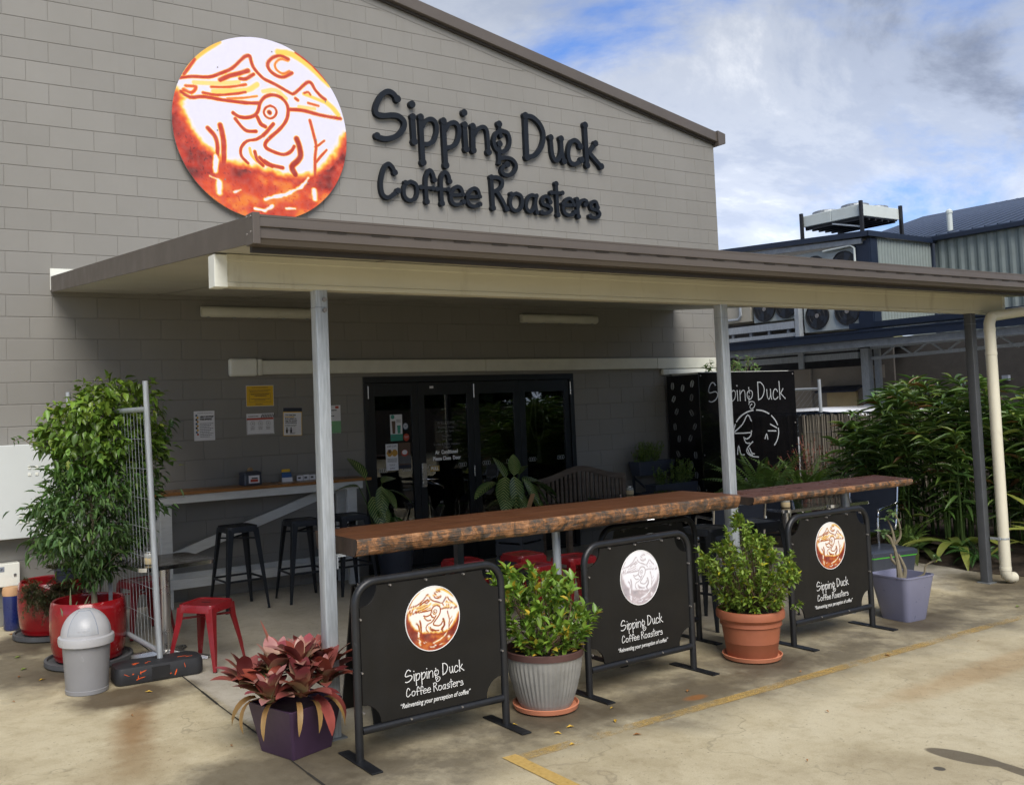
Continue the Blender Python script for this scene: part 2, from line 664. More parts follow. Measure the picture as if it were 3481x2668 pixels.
def live_edge():
    m, nt, b = newmat('slab_edge')
    p = nt.obj()
    # dark cambium skin worn through to orange heartwood in ragged vertical patches
    n1 = nt.noise(nt.mapping(p, (5.5, 5.5, 4.0)), 2.6, 9.0, 0.72, 0.7)
    n2 = nt.noise(nt.mapping(p, (7.0, 7.0, 60.0)), 2.2, 6.0, 0.7)
    k = nt.math('ADD', nt.math('MULTIPLY', n1, 0.62), nt.math('MULTIPLY', n2, 0.38))
    c = nt.ramp(k, [(0.36, (0.030, 0.024, 0.020)), (0.46, (0.085, 0.062, 0.045)), (0.505, (0.17, 0.085, 0.038)), (0.56, (0.33, 0.15, 0.058)), (0.70, (0.45, 0.26, 0.14))])
    nt.set(b.inputs['Base Color'], c)
    b.inputs['Roughness'].default_value = 0.5
    nt.set(b.inputs['Normal'], nt.bump(k, 0.7, 0.03))


def slab_top(name, c0, c1, rough):
    m, nt, b = newmat(name)
    p = nt.obj()
    g_ = nt.noise(nt.mapping(p, (0.9, 14.0, 6.0)), 2.2, 8.0, 0.65, 0.8)
    f_ = nt.noise(nt.mapping(p, (2.0, 90.0, 20.0)), 1.5, 4.0)
    k = nt.math('ADD', nt.math('MULTIPLY', g_, 0.7), nt.math('MULTIPLY', f_, 0.3))
    nt.set(b.inputs['Base Color'], nt.ramp(k, [(0.32, c0), (0.68, c1)]))
    nt.set(b.inputs['Roughness'], nt.ramp(nt.noise(p, 6.0), [(0.3, rough), (0.7, rough + 0.2)]))
    nt.set(b.inputs['Normal'], nt.bump(k, 0.2, 0.006))


live_edge()
slab_top('slab_top', (0.055, 0.020, 0.010), (0.17, 0.065, 0.026), 0.34)
slab_top('slab_end', (0.018, 0.013, 0.011), (0.060, 0.036, 0.022), 0.6)
slab_top('slab_top_red', (0.050, 0.014, 0.008), (0.15, 0.045, 0.020), 0.22)
slab_top('bar_timber', (0.22, 0.09, 0.025), (0.36, 0.17, 0.05), 0.22)
slab_top('bench_timber', (0.075, 0.055, 0.040), (0.19, 0.15, 0.115), 0.75)


def concrete():
    m, nt, b = newmat('concrete')
    p = nt.pos()
    sx = nt.node('ShaderNodeSeparateXYZ')
    nt.l.new(p, sx.inputs[0])
    X, Y = sx.outputs['X'], sx.outputs['Y']
    wob = nt.noise(p, 1.1, 6.0, 0.62, 0.5)
    wob2 = nt.noise(p, 4.5, 6.0, 0.6)
    wsh = nt.math('MULTIPLY', nt.math('SUBTRACT', wob, 0.5), 1.6)
    tan = nt.ramp(wob, [(0.26, (0.40, 0.335, 0.215)), (0.5, (0.56, 0.49, 0.33)), (0.74, (0.64, 0.575, 0.41))])
    grey = nt.ramp(nt.noise(p, 2.2, 6.0, 0.6), [(0.3, (0.44, 0.405, 0.335)), (0.7, (0.56, 0.52, 0.44))])
    # the sheltered slab under the roof is grey, the washed apron is tan
    sh = nt.ramp(nt.math('ADD', nt.math('ADD', Y, 4.45), wsh), [(0.0, 0.0), (0.5, 1.0)])
    shx = nt.ramp(nt.math('SUBTRACT', X, 0.3), [(0.0, 0.0), (0.05, 1.0)])
    c = nt.mix(nt.math('MULTIPLY', sh, shx), tan, grey)

    def blot(cx, cy, rx, ry, col, amount, c, rot=0.0, soft=0.5, wv=0.9):
        v = nt.mapping(p, (1, 1, 0), (-cx, -cy, 0))
        if rot:
            v = nt.mapping(v, (1, 1, 1), (0, 0, 0), (0, 0, rot))
        v = nt.mapping(v, (1 / rx, 1 / ry, 1))
        ln = nt.node('ShaderNodeVectorMath', operation='LENGTH')
        nt.l.new(v, ln.inputs[0])
        d = nt.math('ADD', ln.outputs['Value'], nt.math('MULTIPLY', nt.math('SUBTRACT', wob2, 0.5), wv))
        return nt.mix(nt.ramp(d, [(1 - soft, amount), (1.0, 0.0)]), c, col)

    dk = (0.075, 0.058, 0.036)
    # dark mildewed strip where the eaves drip
    band = nt.math('ABSOLUTE', nt.math('ADD', nt.math('ADD', Y, 5.05), nt.math('MULTIPLY', wsh, 0.6)))
    bn = nt.math('MULTIPLY', nt.ramp(band, [(0.0, 0.9), (0.25, 0.8), (0.62, 0.0)]), nt.ramp(nt.noise(p, 2.4, 6.0, 0.7), [(0.30, 0.25), (0.56, 1.0)]))
    c = nt.mix(nt.math('MULTIPLY', bn, nt.ramp(X, [(0.0, 0.25), (0.3, 1.0)])), c, (0.115, 0.096, 0.066))
    # tannin run-off from the planters, damp rings round the pots, an oil patch, a wet patch
    c = blot(-0.24, -3.62, 0.17, 0.85, (0.24, 0.115, 0.030), 0.72, c, R(16.5), 0.8)
    c = blot(-0.42, -4.3, 0.30, 0.55, (0.26, 0.17, 0.075), 0.5, c, R(16.5), 0.8)
    c = blot(-0.10, -2.95, 0.50, 0.34, (0.085, 0.058, 0.030), 0.9, c)
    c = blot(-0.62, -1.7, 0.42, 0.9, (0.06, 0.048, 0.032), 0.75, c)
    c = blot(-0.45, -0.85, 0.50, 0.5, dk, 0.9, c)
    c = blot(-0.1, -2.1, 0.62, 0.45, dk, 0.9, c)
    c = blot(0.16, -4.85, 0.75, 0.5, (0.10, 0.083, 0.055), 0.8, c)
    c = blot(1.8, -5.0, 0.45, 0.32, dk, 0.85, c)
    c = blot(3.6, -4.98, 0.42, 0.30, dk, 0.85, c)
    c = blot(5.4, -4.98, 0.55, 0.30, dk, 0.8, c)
    c = blot(2.6, -5.15, 0.9, 0.22, (0.11, 0.085, 0.05), 0.6, c)
    c = blot(7.5, -4.6, 1.0, 0.7, (0.085, 0.066, 0.042), 0.7, c)
    c = blot(2.93, -6.72, 0.075, 0.19, (0.15, 0.125, 0.085), 0.95, c, R(-12), 0.10, 0.14)
    c = blot(2.95, -6.98, 0.045, 0.20, (0.15, 0.125, 0.085), 0.95, c, R(8), 0.12, 0.14)
    c = blot(2.70, -6.73, 0.03, 0.03, (0.09, 0.08, 0.065), 0.95, c, 0, 0.2, 0.3)
    c = blot(2.64, -5.25, 0.10, 0.05, (0.30, 0.12, 0.03), 0.8, c)
    c = blot(1.6, -6.35, 0.28, 0.05, (0.14, 0.115, 0.08), 0.6, c)
    c = blot(4.6, -6.0, 1.6, 0.16, (0.40, 0.22, 0.07), 0.35, c)
    # blotchy wear at several scales
    c = nt.mix(nt.ramp(nt.noise(p, 3.2, 10.0, 0.72, 0.4), [(0.46, 0.0), (0.66, 0.55)]), c, nt.mix(1.0, c, (0.72, 0.69, 0.62), 'MULTIPLY'))
    c = nt.mix(nt.ramp(nt.noise(p, 13.0, 8.0, 0.7, 0.6), [(0.50, 0.0), (0.68, 0.5)]), c, nt.mix(1.0, c, (0.74, 0.70, 0.63), 'MULTIPLY'))
    gj = nt.math('ADD', nt.math('ABSOLUTE', nt.math('SUBTRACT', X, 0.30)), nt.math('MULTIPLY', nt.math('SUBTRACT', wob2, 0.5), 0.25))
    c = nt.mix(nt.math('MULTIPLY', nt.ramp(gj, [(0.0, 0.8), (0.075, 0.0)]), nt.ramp(nt.noise(p, 9.0, 6.0, 0.7), [(0.4, 0.1), (0.6, 1.0)])), c, (0.085, 0.072, 0.052))
    # hairline cracks
    hc = nt.math('ABSOLUTE', nt.math('SUBTRACT', nt.noise(nt.mapping(p, (1, 1, 0), (3.1, 7.7, 0)), 0.55, 5.0, 0.55, 0.3), 0.5))
    c = nt.mix(nt.math('MULTIPLY', nt.ramp(hc, [(0.0, 0.35), (0.0012, 0.0)]), nt.ramp(nt.noise(p, 0.9, 2.0), [(0.48, 0.0), (0.56, 1.0)])), c, (0.12, 0.10, 0.07))
    # grit and exposed aggregate
    c = nt.mix(nt.ramp(nt.noise(p, 150.0, 3.0, 0.7), [(0.40, 0.0), (0.62, 0.45)]), c, nt.mix(1.0, c, (0.70, 0.67, 0.60), 'MULTIPLY'))
    vo = nt.node('ShaderNodeTexVoronoi')
    nt.l.new(p, vo.inputs['Vector'])
    vo.inputs['Scale'].default_value = 26.0
    spot = nt.math('MULTIPLY', nt.ramp(vo.outputs['Distance'], [(0.06, 1.0), (0.14, 0.0)]), nt.ramp(nt.noise(p, 5.0, 2.0), [(0.52, 0.0), (0.62, 0.8)]))
    c = nt.mix(spot, c, (0.10, 0.08, 0.055))
    # specks, hairline scuffs
    c = nt.mix(nt.ramp(nt.noise(p, 38.0, 3.0, 0.6), [(0.62, 0.0), (0.72, 0.55)]), c, (0.15, 0.12, 0.08))
    c = nt.mix(nt.ramp(nt.noise(nt.mapping(p, (3, 11, 1), rot=(0, 0, 0.5)), 2.0, 9.0, 0.75), [(0.60, 0.0), (0.72, 0.35)]), c, (0.13, 0.105, 0.07))
    nt.set(b.inputs['Base Color'], c)
    nt.set(b.inputs['Roughness'], nt.ramp(wob2, [(0.3, 0.52), (0.7, 0.78)]))
    h = nt.math('ADD', nt.noise(p, 90.0, 6.0, 0.7), nt.math('MULTIPLY', wob2, 1.2))
    nt.set(b.inputs['Normal'], nt.bump(h, 0.22, 0.006))


concrete()


def worn_paint():
    m, nt, b = newmat('worn_line_paint')
    p = nt.pos()
    sx = nt.node('ShaderNodeSeparateXYZ')
    nt.l.new(p, sx.inputs[0])
    n = nt.noise(p, 2.3, 8.0, 0.7, 0.3)
    n2 = nt.noise(p, 45.0, 5.0, 0.7)
    k = nt.math('ADD', nt.math('MULTIPLY', n, 0.66), nt.math('MULTIPLY', n2, 0.34))
    fresh = nt.ramp(nt.math('SUBTRACT', 1.245, sx.outputs['X']), [(0.0, 0.0), (0.006, 0.26)])
    a = nt.ramp(nt.math('ADD', k, fresh), [(0.44, 0.0), (0.72, 0.85)])
    nt.set(b.inputs['Base Color'], nt.ramp(n2, [(0.3, (0.50, 0.32, 0.085)), (0.7, (0.66, 0.45, 0.15))]))
    b.inputs['Roughness'].default_value = 0.65
    nt.set(b.inputs['Alpha'], a)


worn_paint()


def thin_glass():
    m, nt, b = newmat('pane_glass')
    nt.n.remove(b)
    fr = nt.node('ShaderNodeFresnel')
    fr.inputs['IOR'].default_value = 1.5
    tr = nt.node('ShaderNodeBsdfTransparent')
    n = nt.noise(nt.pos(), 3.0, 3.0)
    nt.set(tr.inputs['Color'], nt.ramp(n, [(0.3, (0.52, 0.55, 0.55)), (0.7, (0.60, 0.63, 0.62))]))
    gl = nt.node('ShaderNodeBsdfGlossy')
    gl.inputs['Roughness'].default_value = 0.015
    mx = nt.node('ShaderNodeMixShader')
    nt.set(mx.inputs[0], nt.math('MULTIPLY', fr.outputs[0], 1.7, True))
    nt.l.new(tr.outputs[0], mx.inputs[1])
    nt.l.new(gl.outputs[0], mx.inputs[2])
    nt.l.new(mx.outputs[0], nt.n['Material Output'].inputs['Surface'])


thin_glass()


def dieff():
    m, nt, b = newmat('variegated_leaf')
    p = nt.obj()
    sx = nt.node('ShaderNodeSeparateXYZ')
    nt.l.new(p, sx.inputs[0])
    ax = nt.math('ABSOLUTE', sx.outputs['X'])
    w_ = nt.math('SINE', nt.math('MULTIPLY', nt.math('SUBTRACT', sx.outputs['Y'], nt.math('MULTIPLY', ax, 1.1)), 210.0))
    e = nt.math('SUBTRACT', 1.0, nt.math('MULTIPLY', ax, 20.0))
    k = nt.math('ADD', nt.math('MULTIPLY', nt.math('ADD', w_, nt.math('MULTIPLY', nt.noise(p, 30.0, 4.0), 1.2)), 0.5), nt.math('MULTIPLY', e, 0.25))
    nt.set(b.inputs['Base Color'], nt.ramp(k, [(0.40, (0.030, 0.085, 0.022)), (0.68, (0.22, 0.30, 0.075)), (0.92, (0.42, 0.46, 0.18))]))
    b.inputs['Roughness'].default_value = 0.35


dieff()
LETTERS = [
 ('S',[(0.062,[(3.749,5.338),(3.701,5.392),(3.634,5.409),(3.565,5.372),(3.503,5.29),(3.462,5.192),(3.478,5.128),(3.555,5.118),(3.676,5.141),(3.766,5.137),(3.832,5.081),(3.814,4.998),(3.726,4.907),(3.604,4.859),(3.515,4.858),(3.468,4.876)])],[(3.749,5.338,0.046),(3.468,4.876,0.042)]),
 ('i',[(0.065,[(3.946,5.156),(3.954,4.867)])],[(3.942,5.302,0.044),(3.946,5.156,0.042),(3.954,4.867,0.044)]),
 ('p',[(0.063,[(4.052,5.166),(4.063,4.635)]),(0.055,[(4.071,5.057),(4.121,5.131),(4.201,5.162),(4.26,5.122),(4.267,5.026),(4.222,4.911),(4.149,4.862),(4.077,4.851)])],[(4.052,5.166,0.043),(4.063,4.635,0.044)]),
 ('p',[(0.063,[(4.364,5.16),(4.377,4.634)]),(0.056,[(4.388,5.055),(4.44,5.131),(4.523,5.162),(4.578,5.117),(4.576,5.008),(4.527,4.905),(4.443,4.854),(4.387,4.848)])],[(4.364,5.16,0.044),(4.377,4.634,0.044)]),
 ('i',[(0.066,[(4.665,5.152),(4.673,4.859)])],[(4.664,5.299,0.044),(4.665,5.152,0.042),(4.673,4.859,0.043)]),
 ('n',[(0.066,[(4.781,5.148),(4.777,4.857)]),(0.051,[(4.789,5.034),(4.861,5.127),(4.938,5.161),(4.987,5.121),(4.998,4.988),(5.0,4.858)])],[(4.781,5.148,0.043),(4.777,4.857,0.043),(5.0,4.858,0.043)]),
 ('g',[(0.049,[(5.173,5.226),(5.181,5.152),(5.191,5.075)]),(0.052,[(5.212,5.149),(5.298,5.126),(5.325,5.033),(5.288,4.936),(5.199,4.885),(5.114,4.916),(5.084,5.005),(5.123,5.105),(5.212,5.149)]),(0.049,[(5.169,4.979),(5.156,4.892),(5.155,4.778),(5.14,4.719)]),(0.049,[(5.156,4.792),(5.239,4.815),(5.334,4.811),(5.399,4.76),(5.395,4.688),(5.324,4.616),(5.228,4.603),(5.183,4.645),(5.207,4.701),(5.269,4.736)])],[(5.173,5.226,0.043),(5.191,5.072,0.025),(5.169,4.979,0.04),(5.269,4.736,0.041)]),
 ('D',[(0.068,[(5.583,5.384),(5.582,4.859)]),(0.059,[(5.583,5.38),(5.695,5.38),(5.809,5.303),(5.861,5.177),(5.821,5.025),(5.714,4.903),(5.582,4.859)])],[(5.583,5.384,0.046),(5.582,4.859,0.046)]),
 ('u',[(0.056,[(5.971,5.153),(5.977,5.072),(5.988,4.94),(6.035,4.864),(6.093,4.899),(6.136,5.001),(6.139,5.158)]),(0.057,[(6.139,5.158),(6.148,4.972),(6.172,4.868)])],[(5.971,5.153,0.043),(6.139,5.158,0.043),(6.172,4.868,0.042)]),
 ('c',[(0.058,[(6.457,5.093),(6.421,5.146),(6.355,5.164),(6.285,5.107),(6.249,4.983),(6.271,4.881),(6.337,4.85),(6.415,4.878),(6.466,4.92)])],[(6.457,5.093,0.044),(6.466,4.92,0.043)]),
 ('k',[(0.064,[(6.552,5.385),(6.56,4.858)]),(0.053,[(6.716,5.162),(6.662,5.098),(6.589,5.021)]),(0.059,[(6.599,5.03),(6.797,4.867)])],[(6.552,5.385,0.046),(6.56,4.858,0.044),(6.716,5.162,0.043),(6.797,4.867,0.044)]),
 ('C',[(0.05,[(3.683,4.479),(3.651,4.539),(3.6,4.571),(3.549,4.522),(3.507,4.406),(3.496,4.3),(3.519,4.21),(3.577,4.182),(3.645,4.214),(3.715,4.273)])],[(3.683,4.479,0.036),(3.715,4.273,0.036)]),
 ('o',[(0.046,[(3.888,4.396),(3.956,4.368),(3.972,4.293),(3.949,4.213),(3.878,4.174),(3.811,4.202),(3.791,4.277),(3.817,4.356),(3.888,4.396)])],[(3.814,4.379,0.026)]),
 ('f',[(0.049,[(4.209,4.443),(4.189,4.519),(4.146,4.552),(4.104,4.49),(4.089,4.394),(4.095,4.179)]),(0.041,[(4.019,4.341),(4.181,4.342)])],[(4.209,4.443,0.034),(4.095,4.179,0.036),(4.019,4.341,0.03),(4.181,4.342,0.03)]),
 ('f',[(0.05,[(4.421,4.446),(4.404,4.52),(4.357,4.549),(4.311,4.494),(4.297,4.4),(4.303,4.175)]),(0.041,[(4.236,4.34),(4.396,4.347)])],[(4.421,4.446,0.034),(4.303,4.175,0.036),(4.236,4.34,0.03),(4.396,4.347,0.03)]),
 ('e',[(0.044,[(4.441,4.285),(4.605,4.304)]),(0.045,[(4.605,4.304),(4.576,4.377),(4.519,4.393),(4.46,4.346),(4.43,4.275),(4.441,4.207),(4.493,4.177),(4.559,4.189),(4.609,4.218)])],[(4.421,4.304,0.025),(4.609,4.218,0.031),(4.605,4.304,0.025)]),
 ('e',[(0.045,[(4.673,4.282),(4.845,4.301)]),(0.045,[(4.845,4.301),(4.816,4.378),(4.758,4.394),(4.698,4.346),(4.665,4.274),(4.678,4.206),(4.739,4.176),(4.798,4.188),(4.841,4.212)])],[(4.659,4.304,0.025),(4.841,4.209,0.031),(4.845,4.301,0.026)]),
 ('R',[(0.053,[(5.024,4.552),(5.034,4.178)]),(0.048,[(5.023,4.549),(5.113,4.56),(5.184,4.524),(5.171,4.452),(5.105,4.403),(5.036,4.38)]),(0.048,[(5.088,4.395),(5.169,4.295),(5.236,4.18)])],[(5.024,4.552,0.036),(5.034,4.178,0.037),(5.236,4.18,0.036)]),
 ('o',[(0.046,[(5.392,4.39),(5.461,4.363),(5.48,4.29),(5.453,4.211),(5.38,4.17),(5.312,4.2),(5.294,4.275),(5.319,4.351),(5.392,4.39)])],[(5.312,4.376,0.028)]),
 ('a',[(0.046,[(5.695,4.376),(5.623,4.387),(5.557,4.321),(5.539,4.225),(5.594,4.175),(5.66,4.228),(5.692,4.325)]),(0.046,[(5.704,4.384),(5.684,4.28),(5.702,4.173)])],[(5.704,4.384,0.03),(5.702,4.173,0.03)]),
 ('s',[(0.047,[(5.92,4.322),(5.896,4.378),(5.841,4.391),(5.793,4.34),(5.805,4.29),(5.881,4.274),(5.934,4.239),(5.904,4.196),(5.82,4.172),(5.775,4.183)])],[(5.92,4.322,0.032),(5.775,4.183,0.031)]),
 ('t',[(0.047,[(6.027,4.567),(6.036,4.169)]),(0.042,[(5.942,4.445),(6.118,4.456)])],[(6.027,4.567,0.034),(6.036,4.169,0.035),(5.942,4.445,0.031),(6.118,4.456,0.031)]),
 ('e',[(0.044,[(6.134,4.299),(6.305,4.316)]),(0.045,[(6.305,4.316),(6.271,4.38),(6.215,4.393),(6.155,4.341),(6.126,4.272),(6.147,4.207),(6.212,4.179),(6.279,4.197),(6.319,4.227)])],[(6.122,4.319,0.026),(6.319,4.227,0.031),(6.305,4.316,0.026)]),
 ('r',[(0.048,[(6.358,4.395),(6.373,4.172)]),(0.042,[(6.375,4.291),(6.414,4.37),(6.483,4.398),(6.53,4.372),(6.499,4.334)])],[(6.358,4.395,0.033),(6.373,4.172,0.034),(6.493,4.334,0.031)]),
 ('s',[(0.045,[(6.704,4.317),(6.688,4.38),(6.639,4.391),(6.588,4.346),(6.6,4.294),(6.692,4.279),(6.738,4.237),(6.696,4.188),(6.607,4.178),(6.568,4.191)])],[(6.704,4.317,0.032),(6.568,4.191,0.032)]),
]
LOGO_STROKES = [
 (0.0292,1,[(-0.908,0.425),(-0.772,0.458),(-0.599,0.479),(-0.472,0.536),(-0.341,0.612),(-0.248,0.709),(-0.182,0.771),(-0.135,0.779),(-0.118,0.711),(-0.081,0.641),(0.01,0.559),(0.116,0.523),(0.222,0.482),(0.317,0.444),(0.365,0.437),(0.444,0.508),(0.531,0.589),(0.58,0.593),(0.627,0.521),(0.695,0.458),(0.752,0.426)]),
 (0.0318,1,[(0.315,0.82),(0.221,0.844),(0.125,0.802),(0.068,0.729),(0.093,0.656),(0.173,0.61),(0.254,0.609),(0.353,0.67)]),
 (0.0186,0.7,[(0.308,0.799),(0.219,0.805),(0.156,0.743),(0.169,0.68),(0.242,0.646),(0.325,0.686)]),
 (0.0318,1,[(-0.9,0.28),(-0.804,0.233),(-0.655,0.261),(-0.479,0.254),(-0.326,0.256),(-0.171,0.26),(-0.038,0.277)]),
 (0.0451,1,[(-0.474,0.466),(-0.37,0.526),(-0.266,0.568),(-0.16,0.615)]),
 (0.0318,1,[(-0.254,0.513),(-0.189,0.522),(-0.095,0.587)]),
 (0.0292,0.8,[(-0.849,0.349),(-0.738,0.353),(-0.789,0.284),(-0.874,0.308)]),
 (0.0239,0.8,[(-0.576,0.376),(-0.373,0.406),(-0.19,0.459)]),
 (0.0239,0.9,[(-0.666,0.302),(-0.516,0.299),(-0.324,0.338),(-0.193,0.376)]),
 (0.0186,0.7,[(-0.402,0.277),(-0.221,0.309),(-0.063,0.351)]),
 (0.0531,0.4,[(-0.762,0.398),(-0.512,0.424),(-0.268,0.473)]),
 (0.0663,0.42,[(-0.552,0.331),(-0.192,0.395),(-0.059,0.479)]),
 (0.0531,0.4,[(0.005,0.412),(0.154,0.446),(0.274,0.372)]),
 (0.0186,0.9,[(0.491,0.462),(0.541,0.482),(0.568,0.453)]),
 (0.0398,0.45,[(0.484,0.454),(0.624,0.422),(0.793,0.378)]),
 (0.0239,0.8,[(0.537,0.357),(0.663,0.341)]),
 (0.0318,0.9,[(0.385,0.388),(0.412,0.372)]),
 (0.0663,0.45,[(0.736,0.411),(0.835,0.344),(0.905,0.274)]),
 (0.0398,0.4,[(0.423,0.302),(0.619,0.302)]),
 (0.0345,1,[(0.304,0.253),(0.478,0.264),(0.688,0.239),(0.933,0.231)]),
 (0.0318,1,[(-0.342,0.129),(-0.267,0.095),(-0.175,0.1),(-0.095,0.137),(-0.054,0.199),(-0.032,0.278),(0.03,0.357),(0.125,0.39),(0.219,0.371),(0.285,0.296),(0.289,0.193),(0.251,0.098),(0.166,-0.003),(0.07,-0.091),(0.014,-0.161),(0.026,-0.211),(0.119,-0.245),(0.226,-0.26),(0.309,-0.218),(0.353,-0.155)]),
 (0.0371,1,[(-0.069,0.121),(-0.032,0.049),(0.02,0.024)]),
 (0.0345,1,[(0.115,0.067),(0.032,-0.032),(-0.009,-0.075)]),
 (0.0292,1,[(-0.319,0.069),(-0.256,-0.004),(-0.192,-0.047),(-0.088,-0.04)]),
 (0.0239,1,[(-0.009,-0.075),(-0.09,-0.129),(-0.196,-0.16),(-0.264,-0.244),(-0.26,-0.331),(-0.19,-0.399)]),
 (0.0292,0.5,[(-0.165,-0.233),(-0.148,-0.306),(-0.085,-0.375)]),
 (0.0318,1,[(-0.108,-0.264),(-0.084,-0.35),(-0.02,-0.406)]),
 (0.0318,1,[(-0.057,-0.322),(0.007,-0.378),(0.087,-0.408)]),
 (0.0345,1,[(-0.005,-0.355),(0.087,-0.395),(0.208,-0.408)]),
 (0.061,1.1,[(0.383,-0.067),(0.408,-0.129),(0.425,-0.244),(0.389,-0.312),(0.317,-0.385),(0.356,-0.472)]),
 (0.0172,1,[(0.084,0.265),(0.134,0.25),(0.156,0.204),(0.131,0.152),(0.08,0.123),(0.029,0.139),(0.007,0.184),(0.032,0.236),(0.084,0.265)]),
 (0.0451,1.15,[(0.069,0.19),(0.075,0.185)]),
 (0.0398,1,[(-0.626,-0.069),(-0.553,-0.141),(-0.524,-0.236),(-0.527,-0.347)]),
 (0.0531,1,[(-0.487,-0.021),(-0.464,-0.129),(-0.455,-0.228),(-0.46,-0.427)]),
 (0.0292,0.9,[(0.551,0.162),(0.588,0.023),(0.618,-0.118),(0.601,-0.238),(0.593,-0.475)]),
 (0.0186,0.9,[(0.721,-0.048),(0.647,-0.109),(0.604,-0.133)]),
 (0.0212,0.9,[(0.746,-0.15),(0.671,-0.231),(0.612,-0.302)]),
 (0.0531,0.5,[(-0.844,0.534),(-0.693,0.705),(-0.475,0.879)]),
 (0.0345,0.9,[(-0.865,0.468),(-0.744,0.647)]),
 (0.0796,0.45,[(0.194,0.878),(0.359,0.88),(0.565,0.782),(0.801,0.606)]),
 (0.0212,0.95,[(0.401,0.913),(0.594,0.799),(0.801,0.619)]),
]
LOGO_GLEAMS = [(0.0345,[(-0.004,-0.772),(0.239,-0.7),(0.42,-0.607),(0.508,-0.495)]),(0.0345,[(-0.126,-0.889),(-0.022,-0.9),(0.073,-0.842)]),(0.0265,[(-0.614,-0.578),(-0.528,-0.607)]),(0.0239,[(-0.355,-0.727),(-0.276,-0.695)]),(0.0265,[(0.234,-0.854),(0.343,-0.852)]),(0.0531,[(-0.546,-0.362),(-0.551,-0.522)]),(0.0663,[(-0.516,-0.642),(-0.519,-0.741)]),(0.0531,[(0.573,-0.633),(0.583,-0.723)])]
LOGO_EDGE = [(-0.995,0.315),(-0.911,0.278),(-0.88,0.064),(-0.799,-0.109),(-0.68,-0.253),(-0.558,-0.338),(-0.447,-0.401),(-0.216,-0.414),(0.112,-0.469),(0.341,-0.498),(0.522,-0.468),(0.667,-0.362),(0.859,-0.184),(0.97,0.068),(1.047,0.145),(1.078,-0.988),(-1.101,-1.138),(-1.066,0.305)]
# ------------------------------------------------------------------ ground
gm = MB()
gx = [-600, -60, -12, 20, 60, 600]
for i in range(5):
    for j in range(5):
        gm.add([(gx[i], gx[j], 0), (gx[i + 1], gx[j], 0), (gx[i + 1], gx[j + 1], 0), (gx[i], gx[j + 1], 0)], [(0, 1, 2, 3)])
tag(gm.build('ground', M_('concrete')), 'stained tan concrete forecourt in front of the cafe', 'ground', kind='structure')
jm = MB()
yy = [-0.01 - 0.35 * i for i in range(24)]
xs = [0.372 + 0.003 * math.sin(i * 1.7) - 0.0085 * i + 0.00012 * i * i for i in range(24)]
for i in range(23):
    wd = 0.0055 + 0.002 * math.sin(i * 2.3)
    jm.add([(xs[i] - wd, yy[i], 0.004), (xs[i] + wd, yy[i], 0.004), (xs[i + 1] + wd, yy[i + 1], 0.004), (xs[i + 1] - wd, yy[i + 1], 0.004)], [(3, 2, 1, 0)])
mat('joint_fill', (0.022, 0.019, 0.014), 0.95, var=0.4, vscale=20)
tag(jm.build('expansion_joint', M_('joint_fill')), 'dark sealed joint running across the concrete from the wall', 'joint', kind='structure')
lm = MB()
lm.box(1.2395, 13.5, -5.44, -5.362, 0.0038, 0.0042)
lm.box(1.155, 1.239, -6.9, -5.345, 0.0038, 0.0042)
tag(lm.build('painted_line', M_('worn_line_paint')), 'worn yellow parking line painted on the concrete', 'line', kind='structure')

# ------------------------------------------------------------------ cafe building
Z0 = 2.96485                 # a bed joint; courses are 0.2 m
RIDGE_X = -0.2


def cap_z(x):                # underside of the barge capping
    return 5.459 + 0.1945 * (9.006 - x) if x >= RIDGE_X else cap_z(2 * RIDGE_X - x)


def rake_z(x):               # raked cut line that the courses stop at
    return max(cap_z(x) - 0.128, 5.565) if x >= RIDGE_X else rake_z(2 * RIDGE_X - x)


bld = thing('cafe_building', 'taupe painted concrete block building with low gable and brown barge capping', 'building')
WX0, WX1 = -9.4, 9.0
DX0, DX1, DZ1 = 3.205, 6.195, 2.165
back = MB()
Yb = 0.0040
poly = [(WX0 + 0.003, 0), (DX0 + 0.004, 0), (DX0 + 0.004, DZ1 - 0.004), (DX1 - 0.004, DZ1 - 0.004), (DX1 - 0.004, 0), (WX1 - 0.003, 0), (WX1 - 0.003, cap_z(WX1)), (RIDGE_X, cap_z(RIDGE_X)), (WX0 + 0.003, cap_z(WX0))]
# backing in convex pieces
back.box(WX0 + 0.003, DX0 + 0.004, Yb, 0.19, 0, DZ1 - 0.004)
back.box(DX1 - 0.004, WX1 - 0.003, Yb, 0.19, 0, DZ1 - 0.004)
top = [(WX0 + 0.003, DZ1 - 0.004), (WX1 - 0.003, DZ1 - 0.004), (WX1 - 0.003, cap_z(WX1)), (RIDGE_X, cap_z(RIDGE_X)), (WX0 + 0.003, cap_z(WX0))]
back.prism([(x, Yb, z) for x, z in top], (0, 0.184, 0))
wall = back.build('wall', M_('mortar_paint'), bld)

BW = Matrix(CAM_ROT).transposed()


def project(x, y, z):
    q = BW @ (Vector((x, y, z)) - Vector(CAM_POS))
    if q.z > -0.1:
        return None
    f = 33.818 / 36.0
    return (0.5 - 0.06842 + f * q.x / -q.z, 0.41497 + f * q.y / -q.z)


G_ = 0.0034
GV = 0.0022


